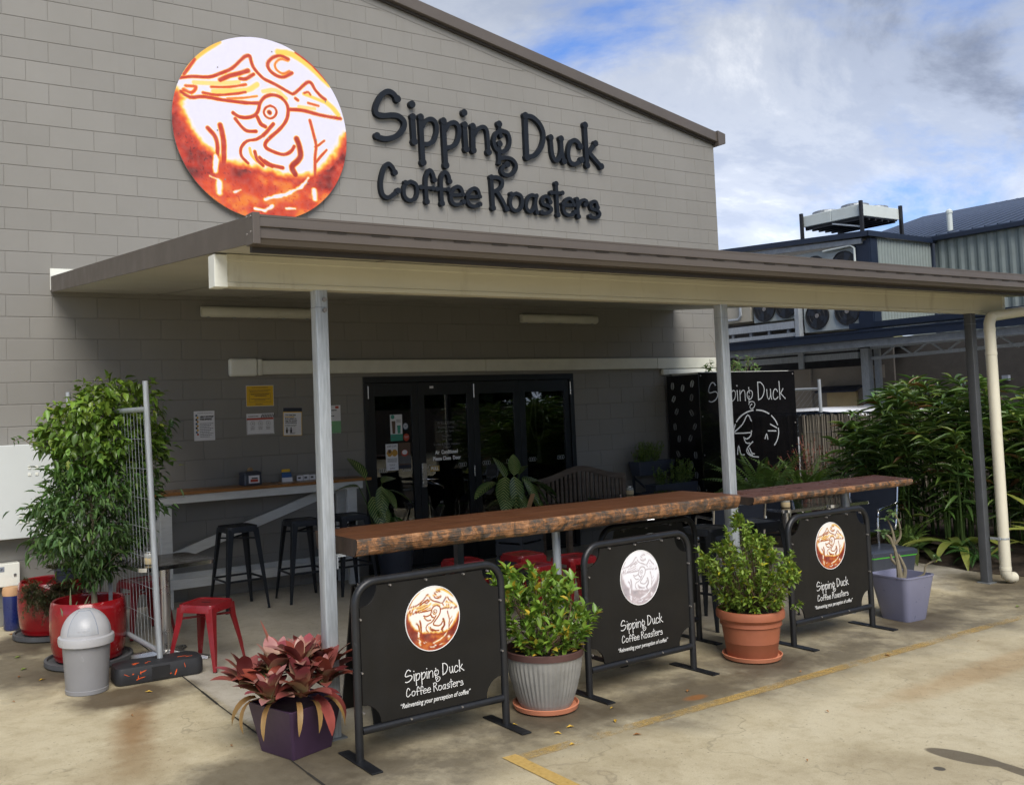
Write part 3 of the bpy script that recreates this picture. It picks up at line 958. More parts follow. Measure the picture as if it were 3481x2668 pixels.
def block_mesh(poly, d=0.0105, bev=0.0034):
    """poly: CCW (x,z) outline seen from the front, relative to the block's own corner"""
    m = MB()
    n = len(poly)
    cx = sum(q[0] for q in poly) / n
    cz = sum(q[1] for q in poly) / n
    inner = []
    for (x, z) in poly:
        dx, dz = cx - x, cz - z
        inner.append((x + math.copysign(min(bev, abs(dx)), dx), z + math.copysign(min(bev, abs(dz)), dz)))
    vs_ = [(x, d, z) for x, z in poly] + [(x, 0.0020, z) for x, z in poly] + [(x, 0, z) for x, z in inner]
    fs_ = [tuple(range(2 * n, 3 * n))]
    for i in range(n):
        j = (i + 1) % n
        fs_ += [(i, j, n + j, n + i), (n + i, n + j, 2 * n + j, 2 * n + i)]
    return m.add(vs_, fs_)


std = block_mesh([(GV, G_), (0.4 - GV, G_), (0.4 - GV, 0.2 - G_), (GV, 0.2 - G_)]).mesh('block', M_('block_paint'))
cands, odd = [], []
for k in range(-14, 27):
    zt = Z0 + 0.2 * k
    zb = max(zt - 0.2, 0.0)
    off = 0.0 if k % 2 == 0 else 0.2
    n0 = int(math.floor((WX0 - off) / 0.4)) - 1
    for n in range(n0, n0 + 50):
        a, b = off + 0.4 * n, off + 0.4 * (n + 1)
        a, b = max(a, WX0), min(b, WX1)
        if b - a < 0.03:
            continue
        spans = [(a, b)]
        if zb < DZ1 - 0.02:
            spans = []
            if a < DX0:
                spans.append((a, min(b, DX0)))
            if b > DX1:
                spans.append((max(a, DX1), b))
        for (p_, q_) in spans:
            if q_ - p_ < 0.03:
                continue
            zb2 = DZ1 if (zb < DZ1 < zt and p_ > DX0 - 0.01 and q_ < DX1 + 0.01) else zb
            za, zc = min(zt, rake_z(p_)), min(zt, rake_z(q_))
            if max(za, zc) - zb2 < 0.02:
                continue
            if min(za, zc) >= zt - 1e-6:
                full = abs(q_ - p_ - 0.4) < 1e-4 and abs(zt - zb2 - 0.2) < 1e-4
                pl = None if full else [(p_ + G_, zb2 + G_), (q_ - G_, zb2 + G_), (q_ - G_, zt - G_), (p_ + G_, zt - G_)]
            else:
                full = False
                pts = [(p_ + G_, zb2 + G_), (q_ - G_, zb2 + G_)]
                if zc - zb2 < 0.02:
                    t = (max(zb2 + 0.02, 0) - za) / (zc - za)
                    xq = p_ + (q_ - p_) * min(max(t, 0.05), 1)
                    pts = [(p_ + G_, zb2 + G_), (xq - G_, zb2 + G_), (p_ + G_, za - G_)]
                elif za - zb2 < 0.02:
                    pts = [(p_ + G_, zb2 + G_), (q_ - G_, zb2 + G_), (q_ - G_, zc - G_)]
                else:
                    pts = [(p_ + G_, zb2 + G_), (q_ - G_, zb2 + G_), (q_ - G_, zc - G_), (p_ + G_, za - G_)]
                pl = pts
            cx, cz = (p_ + q_) / 2, (zb2 + zt) / 2
            uv = project(cx, 0, cz)
            d = (Vector((cx, 0, cz)) - Vector(CAM_POS)).length
            vis = uv is not None and -0.01 < uv[0] < 1.01 and -0.02 < uv[1] < 0.79
            # hidden by the awning roof, or by the bar and planters in front
            if 0.2 < cx < 7.6 and 2.95 < cz < 3.9 - 0.05 * cx:
                vis = vis and cz > 3.75 - 0.07 * cx
            cands.append((0 if vis else 1, d, p_, zb2, pl))
cands.sort(key=lambda c: (c[0], c[1]))
for i, (nv, d, x, z, pl) in enumerate(cands):
    if i < 300 and nv == 0:
        if pl is None:
            link('block', std, wall, (x, 0, z))
        else:
            block_mesh([(px - x, pz - z) for px, pz in pl]).build('block', M_('block_paint'), wall, loc=(x, 0, z))
rest = MB()
for i, (nv, d, x, z, pl) in enumerate(cands):
    if i >= 300 or nv:
        p2 = pl or [(x + GV, z + G_), (x + 0.4 - GV, z + G_), (x + 0.4 - GV, z + 0.2 - G_), (x + GV, z + 0.2 - G_)]
        rest.add(*[(lambda q: (q.v, q.f))(block_mesh(p2))][0])
tag(rest.build('block_field', M_('block_paint'), wall), kind='stuff')
# smooth infill between the raked cut and the capping
inf = MB()
for sgn in (1, -1):
    xs_ = [RIDGE_X + sgn * (9.2 * i / 12) for i in range(13)]
    for i in range(12):
        a, b = xs_[i], min(xs_[i + 1], WX1) if sgn > 0 else max(xs_[i + 1], WX0)
        if abs(a - b) < 0.01:
            continue
        za, zb_ = rake_z(a), rake_z(b)
        if cap_z(a) - za < 0.01:
            continue
        q = [(a, 0.0005, za + 0.004), (b, 0.0005, min(zb_ + 0.004, cap_z(b) - 0.001)), (b, 0.0005, cap_z(b)), (a, 0.0005, cap_z(a))]
        inf.prism(q, (0, 0.0033, 0))
inf.build('gable_infill', M_('block_paint'), bld)
# barge capping, rolled over the gable
cp = MB()
for sgn in (1, -1):
    x0, x1 = RIDGE_X, (9.03 if sgn > 0 else -9.43)
    zf = [(x0, cap_z(x0)), (x1, cap_z(x1) - (0.0 if sgn > 0 else 0))]
    q = [(x0, -0.085, zf[0][1] - 0.02), (x1, -0.085, zf[1][1] - 0.02), (x1, -0.085, zf[1][1] + 0.12), (x0, -0.085, zf[0][1] + 0.12)]
    cp.prism(q, (0, 0.28, 0))
cp.build('barge_capping', M_('brown_steel'), bld, bevel=0.006)
cs = MB()
for sgn in (1, -1):
    x0, x1 = RIDGE_X, (9.0 if sgn > 0 else -9.4)
    q = [(x0, -0.035, cap_z(x0) - 0.05), (x1, -0.035, cap_z(x1) - 0.05), (x1, -0.035, cap_z(x1) - 0.021), (x0, -0.035, cap_z(x0) - 0.021)]
    cs.prism(q, (0, 0.03, 0))
cs.build('capping_shadow_bead', M_('brown_dark'), bld)
ge = MB()
ge.prism([(8.995, -0.11, 5.375), (9.135, -0.11, 5.42), (9.14, -0.11, 5.565), (8.985, -0.11, 5.60)], (0, 0.35, 0))
ge.build('gutter_end', M_('brown_steel'), bld, bevel=0.008)
sw = MB()
sw.box(8.81, 8.997, 0.191, 14, 0, 5.36)
sw.box(-9.397, -9.21, 0.191, 14, 0, 5.36)
sw.box(-9.2, 8.8, 13.8, 14, 0, 5.36)
sw.build('side_wall', M_('block_paint'), bld)
rf = MB()
for sgn in (1, -1):
    x1 = 9.1 if sgn > 0 else -9.5
    rf.prism([(RIDGE_X, 0.2, cap_z(RIDGE_X) + 0.05), (x1, 0.2, cap_z(x1) + 0.05), (x1, 14.2, cap_z(x1) + 0.05), (RIDGE_X, 14.2, cap_z(RIDGE_X) + 0.05)], (0, 0, 0.04))
rf.build('roof', M_('brown_steel'), bld)

# ------------------------------------------------------------------ glazed doors (part of the building)
df = MB()
FY0, FY1 = -0.012, 0.10
df.box(DX0 + 0.002, DX1 - 0.002, FY0, FY1, 2.095, DZ1 - 0.002)
df.box(DX0 + 0.002, DX0 + 0.06, FY0, FY1, 0.0, 2.094)
df.box(DX1 - 0.06, DX1 - 0.002, FY0, FY1, 0.0, 2.094)
df.box(DX0 + 0.061, DX1 - 0.061, FY0, FY1, 0.0, 0.03)
door = df.build('door_frame', M_('door_black'), bld, bevel=0.003)
edges = [3.267, 3.91, 4.665, 5.35, 6.133]
stile = 0.082
for i in range(4):
    a, b = edges[i] + 0.003, edges[i + 1] - 0.003
    lf = MB()
    y0, y1 = 0.012, 0.052
    lf.box(a, a + stile, y0, y1, 0.034, 2.09)
    lf.box(b - stile, b, y0, y1, 0.034, 2.09)
    lf.box(a + stile, b - stile, y0 + 0.0015, y1 - 0.0015, 1.945, 2.09)
    lf.box(a + stile, b - stile, y0 + 0.0015, y1 - 0.0015, 0.034, 0.26)
    lf.build('door_leaf', M_('door_black'), door, bevel=0.002)
    pn = MB()
    pn.box(a + stile - 0.006, b - stile + 0.006, 0.028, 0.033, 0.254, 1.951)
    pn.build('pane', M_('pane_glass'), door)
    ch = MB()
    for s_ in (a + stile + 0.02, b - stile - 0.15):
        for k in range(4):
            cxx = s_ + 0.026 + k * 0.026
            ch.tube([(cxx + 0.016 * math.cos(t * PI / 5), 0.0255, 1.12 + 0.024 * math.sin(t * PI / 5)) for t in range(10)], 0.0022, 4, closed=True)
    ch.build('safety_marks', M_('etched'), door)
for (hx, hz0, hz1) in ((3.262, 1.92, 2.06), (4.668, 1.90, 2.06), (6.14, 1.90, 2.06), (4.64, 0.98, 1.1), (4.64, 0.28, 0.4)):
    MB().tube([(hx, FY0 + 0.004, hz0), (hx, FY0 + 0.004, hz1)], 0.008, 8).build('hinge', M_('brushed'), door)
hd = MB()
hd.box(3.925, 3.985, -0.006, 0.0118, 0.90, 1.17)
hd.build('lock_plate', M_('brushed'), door, bevel=0.004)
hd = MB()
hd.tube([(3.958, -0.006, 0.99), (3.958, -0.05, 0.99), (3.99, -0.062, 0.988), (4.10, -0.065, 0.985)], 0.008, 8)
hd.tube([(4.02, -0.02, 0.965), (4.06, -0.055, 0.94), (4.16, -0.06, 0.90), (4.17, -0.05, 0.875)], 0.007, 8)
hd.build('door_handle', M_('chrome'), door, smooth=True)
pb = MB()
pb.box(4.07, 4.12, 0.0085, 0.0115, 2.02, 2.045)
pb.build('exit_button', M_('paper'), door)

# dim room behind the glass
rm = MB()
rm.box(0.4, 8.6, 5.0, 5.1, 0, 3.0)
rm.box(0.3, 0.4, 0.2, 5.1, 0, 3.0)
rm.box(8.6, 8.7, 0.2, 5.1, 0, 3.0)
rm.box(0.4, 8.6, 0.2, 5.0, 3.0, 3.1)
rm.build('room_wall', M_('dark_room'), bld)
rm = MB()
rm.box(0.4, 8.6, 0.2, 5.0, 0.003, 0.02)
rm.build('room_floor', M_('room_floor'), bld)
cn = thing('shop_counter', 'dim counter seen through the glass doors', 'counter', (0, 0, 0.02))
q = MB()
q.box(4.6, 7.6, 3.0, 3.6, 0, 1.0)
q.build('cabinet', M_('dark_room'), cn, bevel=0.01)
q = MB()
q.box(4.5, 7.7, 2.95, 3.65, 1.0, 1.04)
q.build('counter_top', M_('bar_timber'), cn, bevel=0.005)
mc = thing('macrame_hanger', 'cream macrame plant hanger dangling behind the right-hand glass pane', 'hanger', (5.80, 0.25, 0.0))
q = MB()
for k in range(5):
    a = 2 * PI * k / 5
    q.tube([(0.0, 0, 2.1), (0.07 * math.cos(a), 0.07 * math.sin(a), 1.75), (0.10 * math.cos(a), 0.10 * math.sin(a), 1.55), (0.05 * math.cos(a), 0.05 * math.sin(a), 1.36), (0.0, 0, 1.32)], 0.010, 6)
q.build('cords', M_('macrame'), mc)
q = MB()
q.lathe([(0.014, 1.34), (0.022, 1.30), (0.016, 1.27), (0.024, 1.15), (0.035, 1.06)], 10)
q.build('tassel', M_('macrame'), mc)

# ------------------------------------------------------------------ canopy
can = thing('awning', 'brown flat-roofed awning on galvanised posts over the cafe frontage', 'awning')
AX0, AX1, AYF = -0.016, 8.03, -5.03


def roof_z(y):               # underside of roof panel
    return 3.0 + (2.607 - 3.0) * (y / -5.06)


def awn_x1(y):               # right-hand end runs back to the building corner
    return 8.02 + (y + 0.0) * -0.25


rp = MB()
A_ = [(AX0 + 0.012, -0.002), (AX1, -0.002), (AX1, AYF), (AX0 + 0.012, AYF)]
rp.loft([[(x, y, roof_z(y) + 0.006) for x, y in A_], [(x, y, roof_z(y) + 0.118) for x, y in A_]])
rp.build('roof_panel', M_('soffit'), can)
sj = MB()
for k in range(1, 9):
    x = AX0 + k * 0.98
    sj.add([(x - 0.006, -0.004, roof_z(0) + 0.0035), (x + 0.006, -0.004, roof_z(0) + 0.0035), (x + 0.006, AYF, roof_z(AYF) + 0.0035), (x - 0.006, AYF, roof_z(AYF) + 0.0035)], [(0, 1, 2, 3)])
sj.build('panel_joint', M_('brown_dark'), can)
fs = MB()
fs.prism([(AX0, -0.001, 2.999), (AX0, -0.001, 3.147), (AX0, AYF - 0.03, 2.747), (AX0, AYF - 0.03, 2.611)], (0.011, 0, 0))
fs.build('side_fascia', M_('brown_steel'), can)
# gutter: stepped quad profile (y out, z)
gp = [(AYF - 0.03, 2.745), (AYF - 0.112, 2.742), (AYF - 0.116, 2.690), (AYF - 0.108, 2.684), (AYF - 0.108, 2.632), (AYF - 0.10, 2.626), (AYF - 0.085, 2.604), (AYF - 0.03, 2.600)]
gt = MB()
gt.loft([[(AX0 - 0.004, y, z) for y, z in gp], [(AX1 + 0.05, y, z) for y, z in gp]])
gut = gt.build('gutter', M_('brown_steel'), can)
slot_me = MB().box(0, 0.105, AYF - 0.1125, AYF - 0.109, 2.6755, 2.6815).mesh('overflow_slot', M_('brown_dark'))
for k in range(32):
    link('overflow_slot', slot_me, gut, (0.12 + 0.25 * k, 0, 0))
ls = MB()
ls.box(AX0 - 0.006, AX1 + 0.05, AYF - 0.1195, AYF - 0.1165, 2.686, 2.692)
ls.box(AX0 - 0.006, AX1 + 0.05, AYF - 0.1145, AYF - 0.109, 2.733, 2.744)
ls.build('gutter_lip', M_('brown_steel'), gut)
ec = MB()
ec.box(AX0 - 0.0075, AX0 + 0.03, AYF - 0.122, AYF - 0.026, 2.600, 2.752)
ec.build('gutter_corner', M_('brown_steel'), gut, bevel=0.003)
sc_ = MB()
for (y, z) in ((AYF - 0.095, 2.735), (AYF - 0.095, 2.66), (AYF - 0.045, 2.74), (AYF - 0.045, 2.655)):
    sc_.tube([(AX0 - 0.011, y, z), (AX0 - 0.007, y, z)], 0.006, 8)
sc_.build('rivet', M_('bolt_grey'), gut)
sp_ = MB()
sp_.box(AX0 + 0.02, AX1, AYF - 0.028, AYF - 0.002, 2.575, 2.735)
sp_.build('gutter_back', M_('brown_dark'), can)
# cream beam with stepped face
BZ0, BZ1, BYF = 2.470, 2.640, -4.555
bm_ = MB()
bp = [(BYF, BZ0 + 0.004), (BYF, BZ0 + 0.026), (BYF + 0.006, BZ0 + 0.030), (BYF + 0.006, BZ1 - 0.03), (BYF, BZ1 - 0.026), (BYF, BZ1 + 0.008), (BYF + 0.09, BZ1 + 0.001), (BYF + 0.09, BZ0 + 0.004)]
bm_.loft([[(0.058, y, z) for y, z in bp], [(7.74, y, z) for y, z in bp]])
beam_o = bm_.build('beam', M_('cream_steel'), can)
pieces('end_cap', M_('cream_white'), beam_o, [(-0.013, 0.060, BYF - 0.003, BYF + 0.093, BZ0, BZ1 + 0.004), (7.715, 7.76, BYF - 0.003, BYF + 0.093, BZ0 + 0.02, BZ1 + 0.004)], 0.003)
POSTS = [(0.607, 0), (3.876, 1), (7.215, 2)]
for (x, i) in POSTS:
    ps = MB()
    w_ = 0.0375
    pr_ = rounded_rect(2 * w_, 2 * w_, 0.008, 3)
    ps.loft([[(x + a, -4.51 + b, 0.0) for a, b in pr_], [(x + a, -4.51 + b, 2.474) for a, b in pr_]])
    po = ps.build('post', M_('post_grey' if i == 2 else 'galvanised'), can, smooth=True)
    if i == 0:
        bt = MB()
        for z in (2.42, 2.36):
            bt.tube([(x + 0.012, -4.549, z), (x + 0.012, -4.562, z)], 0.013, 6)
        bt.build('bolt', M_('bolt_grey'), po)
    bk = MB()
    bk.box(x - w_ - 0.002, x + w_ + 0.002, -4.5495, -4.4705, 2.375, 2.378)
    bk.build('post_band', M_('galv_dark'), po)
    pl_ = MB()
    pl_.box(x - 0.06, x + 0.06, -4.57, -4.45, 0.0, 0.008)
    pl_.build('base_plate', M_('galv_dark'), po)
wb = MB()
wb.prism([(-0.02, -0.001, 3.02), (-0.02, -0.001, 3.222), (0.45, -0.001, 3.222), (0.45, -0.001, 3.16)], (0, -0.012, 0))
wb.build('wall_flashing', M_('cream_white'), can)

# round logo sign, lettering -----------------------------------------------------------------


def seg_dist(P, a, b):
    a, b = np.array(a), np.array(b)
    d = b - a
    L2 = max(float(d @ d), 1e-12)
    t = np.clip(((P - a) @ d) / L2, 0, 1)
    return np.hypot(*(P - a - t[:, None] * d).T)


def in_poly(P, poly):
    x, y = P[:, 0], P[:, 1]
    ins = np.zeros(len(P), bool)
    n = len(poly)
    for i in range(n):
        x1, y1 = poly[i]
        x2, y2 = poly[(i + 1) % n]
        if y1 == y2:
            continue
        c = ((y1 > y) != (y2 > y)) & (x < (x2 - x1) * (y - y1) / (y2 - y1) + x1)
        ins ^= c
    return ins


def vnoise(P, scale, seed):
    r_ = np.random.default_rng(seed)
    T = r_.random((64, 64))
    q = P * scale + 100.0
    i = np.floor(q).astype(int)
    f = q - i
    f = f * f * (3 - 2 * f)
    g_ = lambda a, b: T[a % 64, b % 64]
    return (g_(i[:, 0], i[:, 1]) * (1 - f[:, 0]) + g_(i[:, 0] + 1, i[:, 1]) * f[:, 0]) * (1 - f[:, 1]) + (g_(i[:, 0], i[:, 1] + 1) * (1 - f[:, 0]) + g_(i[:, 0] + 1, i[:, 1] + 1) * f[:, 0]) * f[:, 1]


def logo_field(P):
    h = np.zeros(len(P))
    n1 = vnoise(P, 14, 1) * 0.6 + vnoise(P, 33, 2) * 0.4
    wob = (n1 - 0.5)
    for wd, st, pts in LOGO_STROKES:
        pp = [tuple(q) for q in catmull([(a, b, 0) for a, b in pts], 3)]
        d = np.full(len(P), 9.0)
        for i in range(len(pp) - 1):
            d = np.minimum(d, seg_dist(P, pp[i][:2], pp[i + 1][:2]))
        r0 = wd * 0.5
        d = d + wob * 0.006
        h = np.maximum(h, st * np.clip(1.18 - (np.maximum(d - r0 * 0.5, 0) / (r0 * 0.62 + 0.009)), 0, 1) * 0.78)
    ins = in_poly(P, LOGO_EDGE)
    d = np.full(len(P), 9.0)
    E_ = LOGO_EDGE[:14]
    for i in range(len(E_) - 1):
        d = np.minimum(d, seg_dist(P, E_[i], E_[i + 1]))
    sd_ = np.where(ins, d, -d) + wob * 0.06
    body = np.clip(0.44 + sd_ * 6.0, 0, 0.76)
    body = np.where(sd_ > -0.10, body, 0)
    deep = (vnoise(P * np.array([1.0, 2.2]), 4, 3) - 0.5) * 0.42 + (vnoise(P, 17, 8) - 0.5) * 0.16 + (vnoise(P, 60, 4) > 0.86) * 0.14 - 0.10 * (P[:, 1] < -0.55) * np.clip((-P[:, 1] - 0.55) * 4, 0, 1)
    body = np.where(sd_ > 0.06, np.clip(body + deep, 0.53, 1.0), body)
    h = np.maximum(h, body)
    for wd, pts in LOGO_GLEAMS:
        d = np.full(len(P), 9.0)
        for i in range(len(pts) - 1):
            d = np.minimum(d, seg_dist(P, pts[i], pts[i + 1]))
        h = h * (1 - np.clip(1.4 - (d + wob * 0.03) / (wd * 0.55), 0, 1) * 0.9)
    return h


PAL_FULL = [(0.0, (0.72, 0.70, 0.86)), (0.16, (0.78, 0.74, 0.80)), (0.34, (0.86, 0.62, 0.10)), (0.48, (0.80, 0.26, 0.03)), (0.62, (0.66, 0.075, 0.02)), (0.80, (0.46, 0.035, 0.016)), (1.0, (0.10, 0.010, 0.008))]
PAL_GLARE = [(0.0, (0.86, 0.86, 0.90)), (0.4, (0.80, 0.78, 0.82)), (0.62, (0.50, 0.42, 0.44)), (0.85, (0.42, 0.38, 0.41)), (1.0, (0.30, 0.26, 0.28))]  # silvery whites put flash glare on the reflective logo into the print colours
PAL_WARM = [(0.0, (0.88, 0.84, 0.78)), (0.16, (0.88, 0.82, 0.70)), (0.34, (0.82, 0.52, 0.10)), (0.52, (0.55, 0.14, 0.02)), (0.70, (0.30, 0.035, 0.012)), (1.0, (0.12, 0.012, 0.008))]


def logo_disc(n_r, n_a, pal, radius, thick):
    """disc facing -Y with the print as vertex colours, front at y=0"""
    P, vs_, fs_ = [], [], []
    P.append((0, 0))
    for i in range(1, n_r + 1):
        for k in range(n_a):
            a = 2 * PI * k / n_a
            P.append((i / n_r * math.cos(a), i / n_r * math.sin(a)))
    P = np.array(P)
    h = logo_field(P)
    xs_ = [p_[0] for p_ in pal]
    col = np.stack([np.interp(h, xs_, [p_[1][c] for p_ in pal]) for c in range(3)], 1)
    vs_ = [(x * radius, 0, z * radius) for x, z in P]
    for k in range(n_a):
        fs_.append((0, 1 + k, 1 + (k + 1) % n_a))
    for i in range(n_r - 1):
        o = 1 + i * n_a
        for k in range(n_a):
            k2 = (k + 1) % n_a
            fs_.append((o + k, o + n_a + k, o + n_a + k2, o + k2))
    rim = 1 + (n_r - 1) * n_a
    b = len(vs_)
    for k in range(n_a):
        x, _, z = vs_[rim + k]
        vs_.append((x, thick, z))
    col = np.vstack([col, np.tile([[0.45, 0.42, 0.42]], (n_a, 1))])
    for k in range(n_a):
        k2 = (k + 1) % n_a
        fs_.append((rim + k, b + k, b + k2, rim + k2))
    fs_.append(tuple(b + k for k in range(n_a)))
    m = MB()
    m.v, m.f, m.c = vs_, fs_, [tuple(map(float, c)) for c in col]
    return m


sg = thing('round_sign', 'large round red and white duck logo sign on the gable wall', 'sign', (2.107, -0.062, 4.785))
logo_disc(120, 460, PAL_FULL, 0.967, 0.016).build('sign_face', M_('logo_print'), sg)
sb_ = MB()
sb_.lathe([(0.88, 0), (0.88, 0.044)], 48)
sbo = sb_.build('backing_ring', M_('brown_dark'), sg, loc=(0, 0.0165, 0), rot=(-PI / 2, 0, 0))
sn = MB()
for (x, z) in ((0.12, 0.87), (-0.5, 0.6), (-0.52, -0.08), (0.62, -0.05), (0.05, -0.1), (-0.45, -0.6), (0.5, -0.55), (0.75, 0.4)):
    sn.tube([(x * 0.967, 0.0, z * 0.967), (x * 0.967, -0.003, z * 0.967)], 0.008, 8)
sn.build('screw', M_('bolt_grey'), sg)


def ribbon(m, pts, wd, y0, y1, sub=5):
    c = [(p_[0], p_[1]) for p_ in catmull([(a, b, 0) for a, b in pts], sub)] if len(pts) > 2 else [tuple(q) for q in pts]
    n = len(c)
    closed = (abs(c[0][0] - c[-1][0]) + abs(c[0][1] - c[-1][1])) < 1e-5
    vs_, fs_ = [], []
    for i in range(n):
        if closed:
            a, b = c[(i - 1) % (n - 1)], c[(i + 1) % (n - 1)]
        else:
            a, b = c[max(i - 1, 0)], c[min(i + 1, n - 1)]
        tx, tz = b[0] - a[0], b[1] - a[1]
        L = math.hypot(tx, tz) or 1
        nx, nz = -tz / L * wd / 2, tx / L * wd / 2
        x, z = c[i]
        vs_ += [(x + nx, y0, z + nz), (x - nx, y0, z - nz), (x + nx, y1, z + nz), (x - nx, y1, z - nz)]
    for i in range(n - 1):
        o, p_ = 4 * i, 4 * i + 4
        fs_ += [(o, p_, p_ + 1, o + 1), (o, o + 2, p_ + 2, p_), (o + 1, p_ + 1, p_ + 3, o + 3), (o + 2, o + 3, p_ + 3, p_ + 2)]
    if not closed:
        fs_ += [(0, 1, 3, 2), (4 * n - 4, 4 * n - 2, 4 * n - 1, 4 * n - 3)]
    m.add(vs_, fs_)


def letter_into(m, strokes, balls, y0, y1, step=0.0008, fn=lambda x, z: (x, z), k=1.0, nb=14, sub=5, wk=1.0):
    for i, (wd, pts) in enumerate(strokes):
        ribbon(m, [fn(*q) for q in pts], wd * k * wk, y0 - step * i, y1, sub)
    for i, (x, z, r_) in enumerate(balls):
        x, z = fn(x, z)
        r_ *= k * wk
        yb = y0 - step * (4 + i)
        m.prism([(x + r_ * math.cos(2 * PI * t / nb), yb, z + r_ * math.sin(2 * PI * t / nb)) for t in range(nb)], (0, y1 - yb, 0))


mat('letter_black', (0.007, 0.010, 0.015), 0.55, var=0.15, spec=0.25)
sl_ = thing('lettering_sign', 'raised black letters reading Sipping Duck Coffee Roasters beside the round sign', 'sign', (0, 0, 0))
for (nm, ss, bs) in LETTERS:
    q = MB()
    letter_into(q, ss, bs, -0.052, -0.001, 0.001, k=0.98)
    q.build('letter', M_('letter_black'), sl_)


def font_mesh(body, size, shear=0.0, bold=0.0, align='LEFT', res=3):
    cu = bpy.data.curves.new('txt', 'FONT')
    cu.body = body
    cu.size = size
    cu.shear = shear
    cu.offset = bold
    cu.align_x = align
    cu.resolution_u = res
    ob = bpy.data.objects.new('txt', cu)
    COL.objects.link(ob)
    dg = bpy.context.evaluated_depsgraph_get()
    me = bpy.data.meshes.new_from_object(ob.evaluated_get(dg))
    bpy.data.objects.remove(ob)
    vs_ = [tuple(v.co) for v in me.vertices]
    fs_ = [tuple(p_.vertices) for p_ in me.polygons]
    bpy.data.meshes.remove(me)
    return vs_, fs_


def text_into(m, body, size, x, y, z, width=None, **kw):
    vs_, fs_ = font_mesh(body, size, **kw)
    if not vs_:
        return
    k = 1.0
    if width:
        x0, x1 = min(v[0] for v in vs_), max(v[0] for v in vs_)
        k = width / (x1 - x0)
    m.add([(x + v[0] * k, y, z + v[1]) for v in vs_], fs_)


# ------------------------------------------------------------------ wall fittings
def wall_light(x0, x1, label):
    t = thing('batten_light', label, 'light', ((x0 + x1) / 2, 0, 2.79), group='batten lights under the awning')
    L = (x1 - x0) / 2
    q = MB()
    q.box(-L + 0.01, L - 0.01, -0.045, -0.0005, 0.005, 0.105)
    q.build('body', M_('pale_plastic'), t, bevel=0.01)
    pf = [(-0.046, 0.0), (-0.075, 0.008), (-0.09, 0.03), (-0.09, 0.08), (-0.07, 0.105), (-0.046, 0.11)]
    q = MB()
    q.loft([[(-L, y * 0.9 - 0.004, z * 0.9 + 0.005) for y, z in pf], [(-L + 0.02, y, z) for y, z in pf], [(L - 0.02, y, z) for y, z in pf], [(L, y * 0.9 - 0.004, z * 0.9 + 0.005) for y, z in pf]])
    q.build('diffuser', M_('pale_plastic'), t, smooth=True)
    q = MB()
    for k in range(5):
        x = -L + 0.08 + k * (2 * L - 0.16) / 4
        q.box(x - 0.015, x + 0.015, -0.06, -0.03, -0.008, 0.004)
    q.build('clip', M_('galv_dark'), t)


wall_light(1.385, 2.62, 'left of the two grey batten lights on the wall, partly behind the left post')
wall_light(5.377, 6.592, 'right of the two grey batten lights on the wall, above the doors')
t = thing('cable_duct', 'long cream cable duct running along the wall above the doors', 'duct', (0, 0, 0))
q = MB()
pieces('duct_cover', M_('pale_plastic'), t, [(1.97, 4.82, -0.062, -0.0005, 2.205, 2.348), (4.823, 7.62, -0.062, -0.0005, 2.205, 2.348), (7.623, 9.0, -0.062, -0.0005, 2.205, 2.348)], 0.008)
q = MB()
q.box(1.665, 1.965, -0.072, -0.0005, 2.19, 2.372)
q.build('end_box', M_('cream_white'), t, bevel=0.025, seg=3)
q = MB()
q.box(1.9655, 2.02, -0.069, -0.0005, 2.196, 2.364)
q.build('collar', M_('pale_plastic'), t, bevel=0.012)
t = thing('short_cable_duct', 'short cream duct just above the black cabinet', 'duct', (0, 0, 0))
q = MB()
q.box(7.78, 8.99, -0.058, -0.0005, 2.128, 2.196)
q.build('duct_cover', M_('cream_white'), t, bevel=0.008)
q = MB()
q.box(7.72, 7.84, -0.064, -0.0005, 2.118, 2.199)
q.build('end_cap', M_('pale_plastic'), t, bevel=0.012)
t = thing('meter_cabinet', 'large pale wall cabinet behind the climbing plant', 'cabinet', (0, 0, 0))
q = MB()
q.box(-1.5, -0.035, -0.15, -0.0005, 0.79, 1.60)
q.build('body', M_('meter_white'), t, bevel=0.006)
q = MB()
q.box(-1.508, -0.027, -0.19, -0.1505, 0.783, 1.607)
q.build('door', M_('meter_white'), t, bevel=0.006)
q = MB()
for bx, bz in ((-0.255, 1.40), (-0.195, 1.40), (-0.255, 1.34), (-0.195, 1.34), (-0.335, 0.985), (-0.275, 0.985), (-0.335, 0.925), (-0.275, 0.925), (-0.215, 0.985), (-0.155, 0.985), (-0.155, 0.925)):
    q.box(bx - 0.013, bx + 0.013, -0.197, -0.1905, bz - 0.013, bz + 0.013)
q.build('vent_button', M_('cream_white'), t, bevel=0.002)
t = thing('small_junction_box', 'small cream junction box lettered MDF low on the wall at left', 'box', (0, 0, 0))
q = MB()
q.box(-0.72, -0.335, -0.11, -0.0005, 0.362, 0.565)
q.build('body', M_('box_cream'), t, bevel=0.006)
q = MB()
q.box(-0.56, -0.462, -0.1135, -0.1105, 0.497, 0.540)
q.build('label_plate', M_('label_grey'), t)
q = MB()
text_into(q, 'M.D.F.', 0.030, -0.548, -0.1145, 0.506, bold=0.0006)
q.build('label_text', M_('ink'), t)
q = MB()
q.box(-0.386, -0.366, -0.118, -0.1105, 0.45, 0.472)
q.build('latch', M_('ink_soft'), t)
q = MB()
q.tube([(-0.545, -0.05, 0.36), (-0.545, -0.05, 0.27), (-0.535, -0.045, 0.20), (-0.56, -0.02, 0.16)], 0.02, 10)
q.build('conduit', M_('conduit'), t, smooth=True)

# ------------------------------------------------------------------ posters


